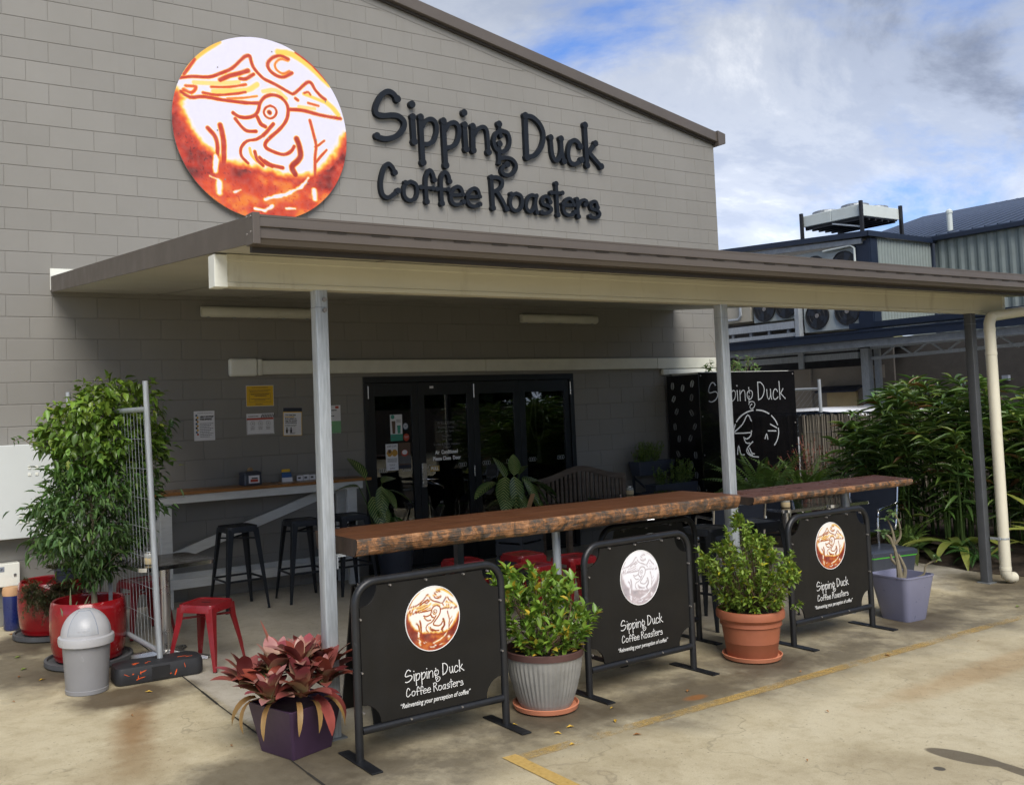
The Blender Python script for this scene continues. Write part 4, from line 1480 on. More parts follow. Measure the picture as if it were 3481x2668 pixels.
def poster(name, x0, x1, z0, z1, paper, label, tilt=0.0, y=-0.002):
    t = thing(name, label, 'poster', ((x0 + x1) / 2, y, (z0 + z1) / 2))
    t.rotation_euler = (0, tilt, 0)
    W, H = (x1 - x0) / 2, (z1 - z0) / 2
    q = MB()
    # sheet with a slight curl
    n = 6
    for i in range(n):
        for j in range(n):
            a, b = -W + 2 * W * i / n, -W + 2 * W * (i + 1) / n
            c, d = -H + 2 * H * j / n, -H + 2 * H * (j + 1) / n
            cu = lambda xx, zz_: -0.0022 * abs(xx / W) ** 3 * abs(zz_ / H) ** 2
            q.add([(a, cu(a, c), c), (b, cu(b, c), c), (b, cu(b, d), d), (a, cu(a, d), d)], [(0, 1, 2, 3)])
    q.build('sheet', M_(paper), t)
    return t, W, H


def rect(t, x0, x1, z0, z1, m, name='print', y=-0.0032):
    q = MB()
    q.box(x0, x1, y, y + 0.0006, z0, z1)
    return q.build(name, M_(m), t)


def lines(t, rows, m='ink_soft', y=-0.0034, name='text_lines'):
    """rows of small print: ragged word-length dashes"""
    q = MB()
    for (x0, x1, z, h) in rows:
        x = x0
        while x < x1:
            w_ = min(random.uniform(0.008, 0.022), x1 - x)
            q.box(x, x + w_, y, y + 0.0005, z, z + h)
            x += w_ + 0.004
    return q.build(name, M_(m), t)


def words(t, rows, m='ink', y=-0.0042, name='text'):
    q = MB()
    for (body, size, x, z, kw) in rows:
        text_into(q, body, size, x, y, z, **kw)
    return q.build(name, M_(m), t)


t, W, H = poster('notice_help', 1.302, 1.515, 1.555, 1.850, 'paper', 'white notice with coloured dots headed Help us stop the spread')
words(t, [('HELP US STOP', 0.022, -0.045, 0.082, dict(bold=0.0012)), ('THE SPREAD', 0.022, -0.045, 0.058, dict(bold=0.0012))])
lines(t, [(-0.07, 0.085, 0.125, 0.004)] + [(-0.045, 0.09 - 0.02 * (i % 3), 0.02 - 0.0165 * i, 0.005) for i in range(9)])
for i, c in enumerate(('sticker_blue', 'paper_yellow', 'ink', 'paper_tan', 'sticker_blue', 'paper_tan', 'ink', 'paper_yellow', 'sticker_blue', 'paper_red')):
    q = MB()
    a0 = (-0.08 + 0.011 * (i % 2), 0.105 - 0.021 * i)
    q.prism([(a0[0] + 0.0115 * math.cos(k * PI / 3), -0.0034, a0[1] + 0.0115 * math.sin(k * PI / 3)) for k in range(6)], (0, 0.0005, 0))
    q.build('dot', M_(c), t)
t, W, H = poster('notice_yellow', 1.853, 2.154, 1.879, 2.094, 'paper_yellow', 'yellow landscape notice, topmost on the wall')
lines(t, [(-0.085, 0.09, 0.083, 0.006), (-0.12, 0.12, 0.056, 0.005), (-0.11, 0.10, 0.042, 0.005), (-0.10, 0.10, 0.012, 0.007), (-0.06, 0.07, -0.004, 0.007), (-0.10, 0.11, -0.034, 0.005), (-0.06, 0.06, -0.048, 0.005), (-0.05, 0.03, -0.09, 0.006)], 'paper_brown')
for (a, b, c, d) in ((-0.118, 0.118, 0.024, 0.026), (-0.118, 0.118, -0.066, -0.064), (-0.118, -0.116, -0.064, 0.024), (0.116, 0.118, -0.064, 0.024)):
    rect(t, a, b, c, d, 'paper_brown', 'border')
for (a, b, c, d) in ((-0.1502, 0.1502, 0.104, 0.1075), (-0.1502, 0.1502, -0.1075, -0.104), (-0.1502, -0.147, -0.104, 0.104), (0.147, 0.1502, -0.104, 0.104)):
    rect(t, a, b, c, d, 'paper', 'border')
t, W, H = poster('notice_striped', 1.850, 2.150, 1.589, 1.805, 'paper', 'white landscape notice with striped edge and orange band')
rect(t, -0.148, 0.146, 0.044, 0.062, 'paper_red', 'band')
for k in range(8):
    q = MB()
    x = 0.005 + 0.0185 * k
    q.prism([(x, -0.0034, 0.065), (x + 0.010, -0.0034, 0.065), (x + 0.026, -0.0034, 0.100), (x + 0.016, -0.0034, 0.100)], (0, 0.0005, 0))
    q.build('stripe', M_('ink'), t)
lines(t, [(-0.13, -0.02, 0.076, 0.008)])
for k in range(3):
    q = MB()
    cx_ = -0.085 + 0.085 * k
    q.tube([(cx_ + 0.023 * math.cos(a * PI / 8), -0.0036, 0.005 + 0.023 * math.sin(a * PI / 8)) for a in range(16)], 0.0016, 4, closed=True)
    q.box(cx_ - 0.006, cx_ + 0.008, -0.0036, -0.003, 0.0, 0.01)
    q.build('pictogram', M_('ink_soft'), t)
    lines(t, [(cx_ - 0.025, cx_ + 0.025, -0.036, 0.005), (cx_ - 0.02, cx_ + 0.02, -0.047, 0.004), (cx_ - 0.023, cx_ + 0.02, -0.057, 0.004)])
q = MB()
for k in range(14):
    q.box(-0.1475 + 0.021 * k, -0.1475 + 0.021 * k + 0.012, -0.0036, -0.003, -0.1055, -0.1005)
for k in range(8):
    q.box(-0.1475, -0.1435, -0.0036, -0.003, -0.09 + 0.017 * k, -0.08 + 0.017 * k)
    q.box(0.1435, 0.1475, -0.0036, -0.003, -0.09 + 0.017 * k, -0.08 + 0.017 * k)
q.build('dashed_border', M_('ink'), t)
t, W, H = poster('notice_distance', 2.250, 2.465, 1.558, 1.852, 'paper', 'white notice with yellow edge and black band headed You must stay', tilt=R(1.5))
rect(t, -0.1065, 0.1065, 0.106, 0.1465, 'paper_navy', 'header')
for (a, b, c, d) in ((-0.107, 0.107, 0.097, 0.1055), (-0.107, 0.107, -0.147, -0.141), (-0.107, -0.101, -0.141, 0.0965), (0.101, 0.107, -0.141, 0.0965)):
    rect(t, a, b, c, d, 'paper_yellow', 'border')
words(t, [('You must stay', 0.021, -0.085, 0.066, dict(bold=0.0008)), ('from others to', 0.021, -0.085, 0.026, dict(bold=0.0008)), ('stop the spread', 0.021, -0.085, 0.005, dict(bold=0.0008)), ('of Coronavirus.', 0.021, -0.085, -0.016, dict(bold=0.0008))])
lines(t, [(-0.085, 0.05, -0.036, 0.004), (-0.085, 0.03, -0.047, 0.004), (-0.03, 0.03, -0.118, 0.004), (-0.03, 0.02, -0.127, 0.004)])
rect(t, -0.085, 0.02, 0.048, 0.056, 'paper_yellow', 'highlight')
q = MB()
for cx_ in (-0.065, -0.018):
    q.prism([(cx_ + 0.008 * math.cos(a * PI / 5), -0.0036, -0.066 + 0.008 * math.sin(a * PI / 5)) for a in range(10)], (0, 0.0005, 0))
    q.box(cx_ - 0.01, cx_ + 0.01, -0.0036, -0.003, -0.118, -0.076)
q.box(-0.052, -0.031, -0.0036, -0.003, -0.092, -0.089)
q.build('pictogram', M_('ink'), t)
t, W, H = poster('notice_green', 2.705, 2.920, 1.563, 1.863, 'paper', 'notice with green lower half behind the left post')
rect(t, -0.1065, 0.1065, -0.149, -0.02, 'paper_green', 'band')
rect(t, 0.045, 0.085, 0.115, 0.14, 'paper_red', 'stamp')
lines(t, [(-0.05, 0.06, 0.09, 0.012), (-0.09, 0.03, 0.03, 0.01), (-0.09, 0.0, 0.06, 0.006)], 'ink')
q = MB()
q.prism([(-0.02 + 0.022 * math.cos(a * PI / 6), -0.0036, -0.065 + 0.013 * math.sin(a * PI / 6)) for a in range(12)], (0, 0.0005, 0))
q.build('badge', M_('paper_red'), t)
# stuck on the door glass
GY = 0.0265
t, W, H = poster('cup_poster', 3.545, 3.700, 1.44, 1.735, 'paper', 'poster of two takeaway cups with teal foot on the left door pane', y=GY)
rect(t, -W, W, -H, -H + 0.075, 'paper_teal', 'band')
q = MB()
for (cx_, z0, z1, w0, w1, c) in ((-0.035, -0.065, 0.075, 0.017, 0.024, 0), (0.032, -0.065, 0.025, 0.017, 0.024, 1)):
    q = MB()
    q.prism([(cx_ - w0, -0.0034, z0), (cx_ + w0, -0.0034, z0), (cx_ + w1, -0.0034, z1), (cx_ - w1, -0.0034, z1)], (0, 0.0005, 0))
    q.build('cup_picture', M_('paper_teal' if c else 'paper_brown'), t)
q = MB()
q.prism([(-0.045 + 0.024 * math.cos(a * PI / 6), -0.0034, 0.122 + 0.024 * math.sin(a * PI / 6)) for a in range(12)], (0, 0.0005, 0))
q.build('badge', M_('paper_teal'), t)
lines(t, [(0.0, 0.06, 0.085, 0.006), (0.005, 0.055, 0.072, 0.006), (0.0, 0.06, 0.058, 0.006), (-0.06, -0.01, -0.105, 0.006)])
t, W, H = poster('keep_cups_poster', 3.475, 3.632, 1.115, 1.41, 'paper', 'white poster headed Keep cups with two yellow-brown cups, on the left door', y=GY)
words(t, [('KEEP CUPS', 0.026, -0.058, 0.112, dict(width=0.115))])
for (cx_, m_) in ((-0.03, 'paper_tan'), (0.035, 'paper_tan')):
    q = MB()
    q.prism([(cx_ + 0.036 * math.cos(a * PI / 7) * (1 + 0.2 * math.sin(3 * a)), -0.0034, 0.045 + 0.04 * math.sin(a * PI / 7)) for a in range(14)], (0, 0.0005, 0))
    q.build('cup_picture', M_(m_), t)
rect(t, -0.045, -0.015, 0.045, 0.085, 'paper_brown', 'cup_band', -0.0040)
lines(t, [(-0.06, 0.06, -0.02 - 0.012 * i, 0.005) for i in range(4)] + [(-0.04, 0.04, -0.085, 0.004), (-0.03, 0.03, -0.097, 0.004), (-0.03, 0.03, -0.13, 0.008)])
t, W, H = poster('latte_poster', 3.640, 3.795, 1.125, 1.415, 'paper_brown', 'dark poster showing a latte in a red cup, right of the Keep cups poster', y=GY)
rect(t, -W, W, -0.09, 0.0, 'ink_soft', 'lower_photo')
q = MB()
q.prism([(0.045 * math.cos(a * PI / 10), -0.0036, 0.03 + 0.038 * math.sin(a * PI / 10)) for a in range(20)], (0, 0.0005, 0))
q.build('cup_picture', M_('paper_red'), t)
q = MB()
q.prism([(0.034 * math.cos(a * PI / 10), -0.0040, 0.038 + 0.026 * math.sin(a * PI / 10)) for a in range(20)], (0, 0.0003, 0))
q.prism([(0.014 * math.cos(a * PI / 6), -0.0044, 0.04 + 0.013 * math.sin(a * PI / 6)) for a in range(12)], (0, 0.0003, 0))
q.build('latte_art', M_('paper'), t)
rect(t, -W, W, -H, -0.105, 'paper_navy', 'band')
for (nm, x, z, r_, m_, lb) in (('blue_sticker', 3.742, 1.597, 0.036, 'sticker_blue', 'round blue sticker beside the cup poster'), ('red_sticker', 3.748, 1.475, 0.038, 'paper_red', 'round red sticker below the blue one')):
    t = thing(nm, lb, 'sticker', (x, GY, z))
    q = MB()
    q.prism([(r_ * math.cos(a * PI / 12), -0.001, r_ * math.sin(a * PI / 12) * 1.1) for a in range(24)], (0, 0.001, 0))
    q.build('disc', M_(m_), t)
    if nm == 'blue_sticker':
        q = MB()
        q.tube([(0.024 * math.cos(a * PI / 10), -0.0018, 0.003 + 0.028 * math.sin(a * PI / 10)) for a in range(20)], 0.004, 4, closed=True)
        q.tube([(0.010 * math.cos(a * PI / 6), -0.0018, 0.003 + 0.016 * math.sin(a * PI / 6)) for a in range(12)], 0.004, 4, closed=True)
        q.build('emblem', M_('paper'), t)
    else:
        lines(t, [(-0.026, 0.028, 0.006, 0.005), (-0.02, 0.022, -0.006, 0.004)], 'paper', -0.002)
t = thing('door_lettering', 'white lettering on the glass: Welcome, opening hours and Please Close Door', 'lettering', (4.285, GY, 0))
words(t, [('Air  Conditioned', 0.060, -0.16, 1.262, dict(width=0.31, bold=0.0026)), ('Please Close  Door', 0.060, -0.195, 1.190, dict(width=0.38, bold=0.0026))], 'print_white', -0.001)
words(t, [('WELCOME', 0.048, -0.125, 1.60, dict(width=0.25)), ('Monday - Friday', 0.040, -0.11, 1.553, dict(width=0.22)), ('7am to 3pm', 0.038, -0.10, 1.51, dict(width=0.20)), ('Saturdays', 0.038, -0.065, 1.455, dict(width=0.13)), ('7am - 1pm', 0.038, -0.07, 1.415, dict(width=0.14)), ('Sunday & Public Holidays', 0.036, -0.18, 1.36, dict(width=0.36)), ('Closed', 0.036, -0.05, 1.325, dict(width=0.10))], 'faint_white', -0.001, 'hours_text')
t = thing('pull_plate', 'small gold plate reading PULL by the door lock', 'sign', (4.12, GY, 1.1))
q = MB()
q.box(-0.072, 0.05, -0.003, 0.0, -0.032, 0.032)
q.build('plate', M_('pull_gold'), t, bevel=0.002)
words(t, [('PULL', 0.052, -0.062, -0.018, dict(width=0.10, bold=0.002))], 'print_white', -0.0042)
# ------------------------------------------------------------------ barriers
BARW, BARH, BR = 0.92, 0.905, 0.115


def logo_words(m, x0, x1, zbase, y, wk=0.60):
    """the two lines of the name, fitted to x0..x1 with the lower line's foot at zbase"""
    k = (x1 - x0) / (6.80 - 3.44)
    fn = lambda x, z: (x0 + (x - 3.44) * k, zbase + (z - 4.22) * k * 1.02)
    for (nm, ss, bs) in LETTERS:
        letter_into(m, ss, bs, y, y + 0.0012, 0.00004, fn, k, 8, 3, wk)


_disc = {}


def barrier(name, x, y, label, pal, group, rotz=0.0):
    """x, y: foot of the left leg; the sheet faces -Y"""
    t = thing(name, label, 'barrier', (x, y, 0), rotz, group)
    q = MB()
    pa = [(0, 0, 0.0), (0, 0, BARH - BR)]
    for k in range(1, 9):
        a = PI / 2 * k / 8
        pa.append((BR - BR * math.cos(a), 0, BARH - BR + BR * math.sin(a)))
    pb_ = [(BARW - px, 0, pz) for px, _, pz in reversed(pa)]
    q.tube(pa + pb_, 0.0215, 12)
    q.build('frame', M_('black_paint'), t, smooth=True)
    q = MB()
    q.tube([(0.018, 0.0, 0.155), (BARW - 0.018, 0.0, 0.155)], 0.0205, 10)
    q.build('bottom_rail', M_('black_paint'), t, smooth=True)
    for fx in (0, BARW):
        q = MB()
        q.box(fx - 0.032, fx + 0.032, -0.19, 0.19, 0.0005, 0.009)
        q.build('foot', M_('black_paint'), t, bevel=0.002)
    # sheet with scooped corners
    x0, x1, z0, z1, cr = 0.024, BARW - 0.024, 0.178, BARH - 0.024, 0.105
    pl = []
    for (cx, cz, a0) in ((x0, z0, 90), (x1, z0, 180), (x1, z1, 270), (x0, z1, 0)):
        for k in range(7):
            a = R(a0 - 90 * k / 6)
            pl.append((cx + cr * math.cos(a), cz + cr * math.sin(a)))
    q = MB()
    q.prism([(a, 0.004, b) for a, b in pl], (0, -0.010, 0))
    sh = q.build('sheet', M_('black_sheet'), t)
    q = MB()
    for (bx, bz) in ((0.02, 0.72), (0.02, 0.45), (0.02, 0.25), (BARW - 0.02, 0.70), (BARW - 0.02, 0.42), (0.2, BARH - 0.03), (0.42, BARH - 0.03), (0.66, BARH - 0.03), (0.82, BARH - 0.032), (0.3, 0.165), (0.62, 0.165)):
        q.tube([(bx, -0.006, bz), (bx, -0.0235, bz)], 0.0055, 6)
    q.build('bolt', M_('bolt_grey'), t)
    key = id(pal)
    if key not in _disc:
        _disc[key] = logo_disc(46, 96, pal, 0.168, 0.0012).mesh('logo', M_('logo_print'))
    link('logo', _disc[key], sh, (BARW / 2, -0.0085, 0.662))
    q = MB()
    q.tube([(BARW / 2 + 0.170 * math.cos(a * PI / 32), -0.0078, 0.662 + 0.170 * math.sin(a * PI / 32)) for a in range(64)], 0.0028, 5, closed=True)
    q.build('logo_ring', M_('print_white'), sh)
    q = MB()
    logo_words(q, BARW / 2 - 0.185, BARW / 2 + 0.185, 0.283, -0.0078)
    q.build('name_text', M_('print_white'), sh)
    q = MB()
    text_into(q, '\u201cReinventing your perception of coffee\u201d', 0.036, BARW / 2 - 0.22, -0.0078, 0.225, width=0.44, shear=0.25, bold=0.0003)
    q.build('tagline', M_('print_white'), sh)
    return t


GB = 'barriers along the front of the seating'
barrier('cafe_barrier', 0.548, -4.95, 'nearest black barrier with red duck logo, right of the purple planter', PAL_WARM, GB)
barrier('cafe_barrier', 2.170, -4.845, 'black barrier with duck logo whitened by painted flash glare, between zinc pot and terracotta pot', PAL_GLARE, GB, R(1.5))
barrier('cafe_barrier', 4.062, -4.855, 'farthest black barrier with red duck logo, beside the lavender pot', PAL_WARM, GB)
barrier('cafe_barrier', 2.785, -4.30, 'shaded black barrier standing directly behind the white-logo barrier', PAL_GLARE, GB)
t = thing('sandwich_board', 'plain black A-frame board half hidden behind the nearest barrier', 'sign', (0.865, -4.30, 0))
for s_ in (1, -1):
    MB().prism([(0, 0.012 * s_, 0.765), (0.6, 0.012 * s_, 0.765), (0.6, 0.20 * s_, 0.0), (0, 0.20 * s_, 0.0)], (0, 0.014 * s_, 0)).build('panel', M_('black_sheet'), t, bevel=0.002)
for x in (0.06, 0.54):
    MB().tube([(x - 0.03, 0, 0.768), (x + 0.03, 0, 0.768)], 0.01, 8).build('hinge', M_('bolt_grey'), t)
MB().beam((0.03, -0.13, 0.25), (0.03, 0.13, 0.25), 0.012, 0.012).build('stay', M_('dark_steel'), t)

# ------------------------------------------------------------------ timber bar slabs


def slab(name, label, x0, x1, y0, y1, zt, th, end_skew, topm, wob, seed):
    t = thing(name, label, 'counter', (x0, y0, zt), group='timber bar tops')
    r_ = random.Random(seed)
    n = 40
    L, Dp = x1 - x0, y1 - y0
    ph = [r_.uniform(0, 6.28) for _ in range(4)]
    f = lambda x: wob * (math.sin(x * 2.1 + ph[0]) + 0.5 * math.sin(x * 5.3 + ph[1]) + 0.25 * math.sin(x * 13 + ph[2]))
    xs_ = [L * i / n for i in range(n + 1)]
    sk = lambda x, y: x + end_skew * (x / L) * (y / Dp)
    tp, fr, bk = MB(), MB(), MB()
    for i in range(n):
        a, b = xs_[i], xs_[i + 1]
        A0, A1, B0, B1 = f(a), Dp + f(a + 5) * 0.8, f(b), Dp + f(b + 5) * 0.8
        tp.add([(sk(a, A0), A0, 0), (sk(b, B0), B0, 0), (sk(b, B1), B1, 0), (sk(a, A1), A1, 0)], [(0, 1, 2, 3)])
        tp.add([(sk(a, A0 + 0.03), A0 + 0.03, -th), (sk(a, A1 - 0.02), A1 - 0.02, -th), (sk(b, B1 - 0.02), B1 - 0.02, -th), (sk(b, B0 + 0.03), B0 + 0.03, -th)], [(0, 1, 2, 3)])
        tp.add([(sk(a, A1), A1, 0), (sk(b, B1), B1, 0), (sk(b, B1 - 0.02), B1 - 0.02, -th), (sk(a, A1 - 0.02), A1 - 0.02, -th)], [(0, 1, 2, 3)])
        prof = [(0.0, 0.0), (-0.010, -0.15), (-0.012, -0.45), (-0.002, -0.75), (0.012, -0.92), (0.03, -1.0)]
        for k in range(5):
            g_ = lambda x: 0.006 * math.sin(x * 31 + k * 1.3 + ph[3]) + 0.004 * math.sin(x * 77 + k)
            (ya, za), (yb_, zb_) = prof[k], prof[k + 1]
            e0 = lambda x, kk: (0 if kk in (0, 5) else 0.006 * math.sin(x * 31 + kk * 1.3 + ph[3]) + 0.004 * math.sin(x * 77 + kk))
            fr.add([(a, A0 + ya + e0(a, k), za * th), (b, B0 + ya + e0(b, k), za * th), (b, B0 + yb_ + e0(b, k + 1), zb_ * th), (a, A0 + yb_ + e0(a, k + 1), zb_ * th)], [(0, 1, 2, 3)])
    tp.build('top', M_(topm), t)
    fr.build('live_edge', M_('slab_edge'), t, smooth=True)
    for (xe, nm) in ((0.0, 0), (L, 1)):
        q = MB()
        A0, A1 = f(xe), Dp + f(xe + 5) * 0.8
        pp = [(sk(xe, A0), A0, 0), (sk(xe, A0), A0 - 0.01, -0.5 * th), (sk(xe, A0), A0 + 0.03, -th), (sk(xe, A1), A1 - 0.02, -th), (sk(xe, A1), A1, 0)]
        q.add(pp, [(0, 1, 2, 3, 4)])
        q.build('end_grain', M_('slab_end'), t)
    return t, L, Dp


t, L, Dp = slab('timber_bar', 'long live-edge timber bar top between the left and middle posts', 0.70, 3.765, -4.70, -4.14, 1.088, 0.098, 0.0, 'slab_top', 0.012, 3)
q = MB()
q.tube([(1.52, 0.18, -0.1), (1.52, 0.18, -1.088)], 0.027, 12)
q.build('pipe_leg', M_('galvanised'), t, smooth=True)
q = MB()
q.box(0.84, 0.885, 0.30, 0.345, -1.088, -0.0985)
q.build('steel_leg', M_('dark_steel'), t)
q = MB()
q.box(-0.052, -0.046, 0.15, 0.22, -0.17, -0.105)
q.box(-0.046, 0.12, 0.15, 0.22, -0.105, -0.0985)
q.build('bracket', M_('galvanised'), t)
t, L, Dp = slab('timber_bar', 'shorter dark red timber bar top right of the middle post', 3.922, 5.86, -4.685, -4.23, 1.054, 0.058, 0.19, 'slab_top_red', 0.004, 8)
q = MB()
q.tube([(1.36, 0.22, -0.058), (1.36, 0.22, -1.054)], 0.036, 14)
q.build('pipe_leg', M_('galv_dark'), t, smooth=True)
q = MB()
q.box(0.0, 0.06, 0.12, 0.19, -0.064, -0.0585)
q.build('bracket', M_('galv_dark'), t)

# ------------------------------------------------------------------ stools


def stool(name, label, h, half, foot, m, loc, rotz, group):
    t = thing(name, label, 'stool', loc, rotz, group)
    rr = rounded_rect(2 * half, 2 * half, 0.045, 5)
    ri = rounded_rect(2 * half - 0.03, 2 * half - 0.03, 0.04, 5)
    r2 = rounded_rect(2 * half + 0.006, 2 * half + 0.006, 0.047, 5)
    sk = 0.055
    q = MB()
    q.loft([[(x, y, h - sk) for x, y in r2], [(x, y, h - 0.006) for x, y in rr], [(x * 0.985, y * 0.985, h) for x, y in rr], [(x, y, h) for x, y in ri], [(x * 0.97, y * 0.97, h - 0.006) for x, y in ri]], caps=False)
    n = len(ri)
    b = len(q.v)
    q.add([(x * 0.97, y * 0.97, h - 0.006) for x, y in ri], [tuple(range(n))])
    q.build('seat', m, t, smooth=True)
    q = MB()
    sl2 = rounded_rect(0.075, 0.026, 0.0125, 4)
    q.prism([(x, y, h - 0.0055) for x, y in sl2], (0, 0, 0.0008))
    q.build('handle_slot', M_('fan_black'), t)
    for sx, sy in ((1, 1), (1, -1), (-1, 1), (-1, -1)):
        q = MB()
        rings = []
        for (z, e, w_) in ((h - 0.02, half - 0.002, 0.062), (h - 0.12, half + (foot - half) * 0.12, 0.052), (h * 0.35, half + (foot - half) * 0.65, 0.036), (0.004, foot, 0.021)):
            # folded angle section: two flanges meeting at the outer corner
            o = e
            d_ = 0.012
            rings.append([(sx * o, sy * o, z), (sx * (o - w_), sy * o, z), (sx * (o - w_), sy * (o - 0.004), z), (sx * (o - d_), sy * (o - d_), z), (sx * (o - 0.004), sy * (o - w_), z), (sx * o, sy * (o - w_), z)])
        q.loft(rings)
        lg = q.build('leg', m, t, bevel=0.003)
        q = MB()
        q.box(sx * foot - 0.012 - sx * 0.01, sx * foot + 0.012 - sx * 0.01, sy * foot - 0.012 - sy * 0.01, sy * foot + 0.012 - sy * 0.01, 0.0, 0.004)
        q.build('foot_cap', M_('rubber'), lg)
    zb = 0.36 * h if h > 0.6 else 0.0
    if zb:
        e = half + (foot - half) * (1 - zb / h) - 0.006
        for a_, b_ in (((-e, -e), (e, -e)), ((e, -e), (e, e)), ((e, e), (-e, e)), ((-e, e), (-e, -e))):
            MB().beam((a_[0], a_[1], zb), (b_[0], b_[1], zb), 0.005, 0.020).build('foot_rest', m, t)
    zc = h - 0.10
    e = half - 0.01
    MB().beam((-e, -e, zc), (e, e, zc), 0.004, 0.016).build('brace', m, t)
    MB().beam((-e, e, zc - 0.018), (e, -e, zc - 0.018), 0.004, 0.016).build('brace', m, t)
    return t


GS, GR = 'black metal bar stools', 'red metal stools'
SB, SR = M_('stool_black'), M_('stool_red')
s0 = stool('bar_stool', 'leftmost black bar stool in front of the white wall bar', 0.765, 0.150, 0.215, SB, (1.475, -0.69, 0), R(2), GS)
dup(s0, (2.115, -0.715, 0), R(-3), 'second black bar stool at the wall bar, just left of the left post')
dup(s0, (2.625, -0.69, 0), R(4), 'third black bar stool at the wall bar, right of the left post')
dup(s0, (4.16, -4.0, 0), R(6), 'black bar stool behind the terracotta pot, left of the pair at the red timber bar')
dup(s0, (4.72, -4.02, 0), R(-4), 'black bar stool behind the farthest barrier, right of the pair at the red timber bar')
r0 = stool('red_stool', 'red metal stool standing out front beside the fence foot', 0.45, 0.148, 0.20, SR, (0.565, -2.50, 0), R(-52), GR)
dup(r0, (0.455, -1.15, 0), R(12), 'red stool under the steel table, behind the wire mesh')
dup(r0, (2.96, -2.27, 0), R(-6), 'red stool glimpsed under the long timber bar, leftmost of the four there')
dup(r0, (3.55, -2.36, 0), R(3), 'red stool farthest back of the cluster under the long timber bar')
dup(r0, (3.29, -2.90, 0), R(8), 'red stool at the front of the cluster, above the zinc pot shrub')
dup(r0, (3.78, -2.80, 0), R(-4), 'red stool right of the pipe leg under the long timber bar')
t = thing('low_table', 'low black table among the red stools under the timber bar', 'table', (2.93, -2.86, 0), R(5))
q = MB()
q.prism([(x, y, 0.40) for x, y in rounded_rect(0.42, 0.42, 0.04)], (0, 0, 0.025))
q.build('table_top', SB, t, bevel=0.004)
for sx in (1, -1):
    for sy in (1, -1):
        q = MB()
        q.beam((sx * 0.19, sy * 0.19, 0), (sx * 0.16, sy * 0.16, 0.40), 0.03, 0.03)
        q.build('leg', SB, t)

# ------------------------------------------------------------------ wall bar (white frame, timber top)
t = thing('wall_bar', 'white framed bar bench with varnished timber top against the wall', 'bench', (0, 0, 0))
WT = M_('white_timber')
q = MB()
q.box(0.785, 3.06, -0.405, -0.012, 1.062, 1.092)
q.build('top', M_('bar_timber'), t, bevel=0.004)
q = MB()
q.box(0.83, 2.965, -0.385, -0.352, 0.985, 1.0615)
q.build('apron', WT, t, bevel=0.002)
for (x, y) in ((0.852, -0.35), (2.80, -0.35), (0.852, -0.10), (2.80, -0.10)):
    q = MB()
    q.box(x, x + 0.108, y, y + 0.045, 0, 0.984 if y < -0.3 else 1.061)
    q.build('leg', WT, t, bevel=0.002)
q = MB()
q.box(0.91, 2.86, -0.386, -0.3505, 0.188, 0.278)
q.build('foot_rail', WT, t, bevel=0.002)
q = MB()
q.box(0.965, 2.80, -0.10, -0.06, 0.20, 0.285)
q.build('back_rail', WT, t, bevel=0.002)
for x in (0.852, 2.80):
    q = MB()
    q.box(x + 0.02, x + 0.065, -0.30, -0.105, 0.2, 0.28)
    q.build('side_rail', WT, t)
q = MB()
q.beam((0.90, -0.078, 0.40), (2.84, -0.078, 0.995), 0.03, 0.095)
q.build('diagonal_brace', WT, t, bevel=0.002)

t = thing('napkin_dispenser', 'black napkin dispenser with a small label on the wall bar', 'dispenser', (1.80, -0.20, 1.092), R(4))
q = MB()
q.loft([[(x, y, z) for x, y in rounded_rect(w_, 0.14 * w_ / 0.19, 0.02)] for (z, w_) in ((0, 0.19), (0.02, 0.195), (0.10, 0.185), (0.118, 0.195), (0.132, 0.18), (0.142, 0.12))])
q.build('body', M_('tub_grey'), t, bevel=0.003)
q = MB()
q.box(-0.05, 0.065, -0.0735, -0.071, 0.022, 0.098)
q.build('label_card', M_('paper'), t)
q = MB()
q.box(-0.032, 0.048, -0.0745, -0.0737, 0.035, 0.06)
q.build('label_print', M_('paper_red'), t)
q = MB()
q.box(-0.02, 0.045, -0.0745, -0.0737, 0.064, 0.078)
q.build('label_text', M_('ink_soft'), t)
q = MB()
q.loft([[(x * w_, y * w_, z) for x, y in rounded_rect(0.06, 0.05, 0.015)] for (z, w_) in ((0.14, 1.0), (0.16, 0.9), (0.175, 0.4))])
q.build('napkin', M_('napkin'), t)
t = thing('flyer_holder', 'clear holder of blue and yellow flyers on the wall bar', 'holder', (2.22, -0.13, 1.092), R(-6))
for k, (m_, h_, y_) in enumerate((('paper', 0.045, -0.03), ('paper_blue', 0.08, -0.012), ('sticker_blue', 0.10, 0.002), ('paper_yellow', 0.128, 0.016))):
    q = MB()
    q.box(-0.06 + 0.004 * k, 0.05 - 0.003 * k, y_ - 0.004, y_ + 0.002, 0.003, h_)
    q.build('flyer', M_(m_), t)
q = MB()
q.box(-0.065, 0.055, -0.045, 0.03, 0.0, 0.003)
q.build('stand', M_('glass_jar'), t)
t = thing('card_rack', 'small rack of white business cards on the wall bar', 'rack', (2.43, -0.13, 1.092))
for k in range(3):
    q = MB()
    q.box(-0.10 + 0.072 * k, -0.035 + 0.072 * k, -0.012, 0.0, 0.004, 0.055 + 0.004 * (k % 2))
    q.build('card', M_('paper'), t)
    q = MB()
    q.box(-0.09 + 0.072 * k, -0.06 + 0.072 * k, -0.0128, -0.0122, 0.02, 0.04)
    q.build('card_print', M_('ink_soft'), t)
q = MB()
q.box(-0.105, 0.115, -0.02, 0.02, 0.0, 0.004)
q.build('tray', M_('glass_jar'), t)

# ------------------------------------------------------------------ cafe tables, jars


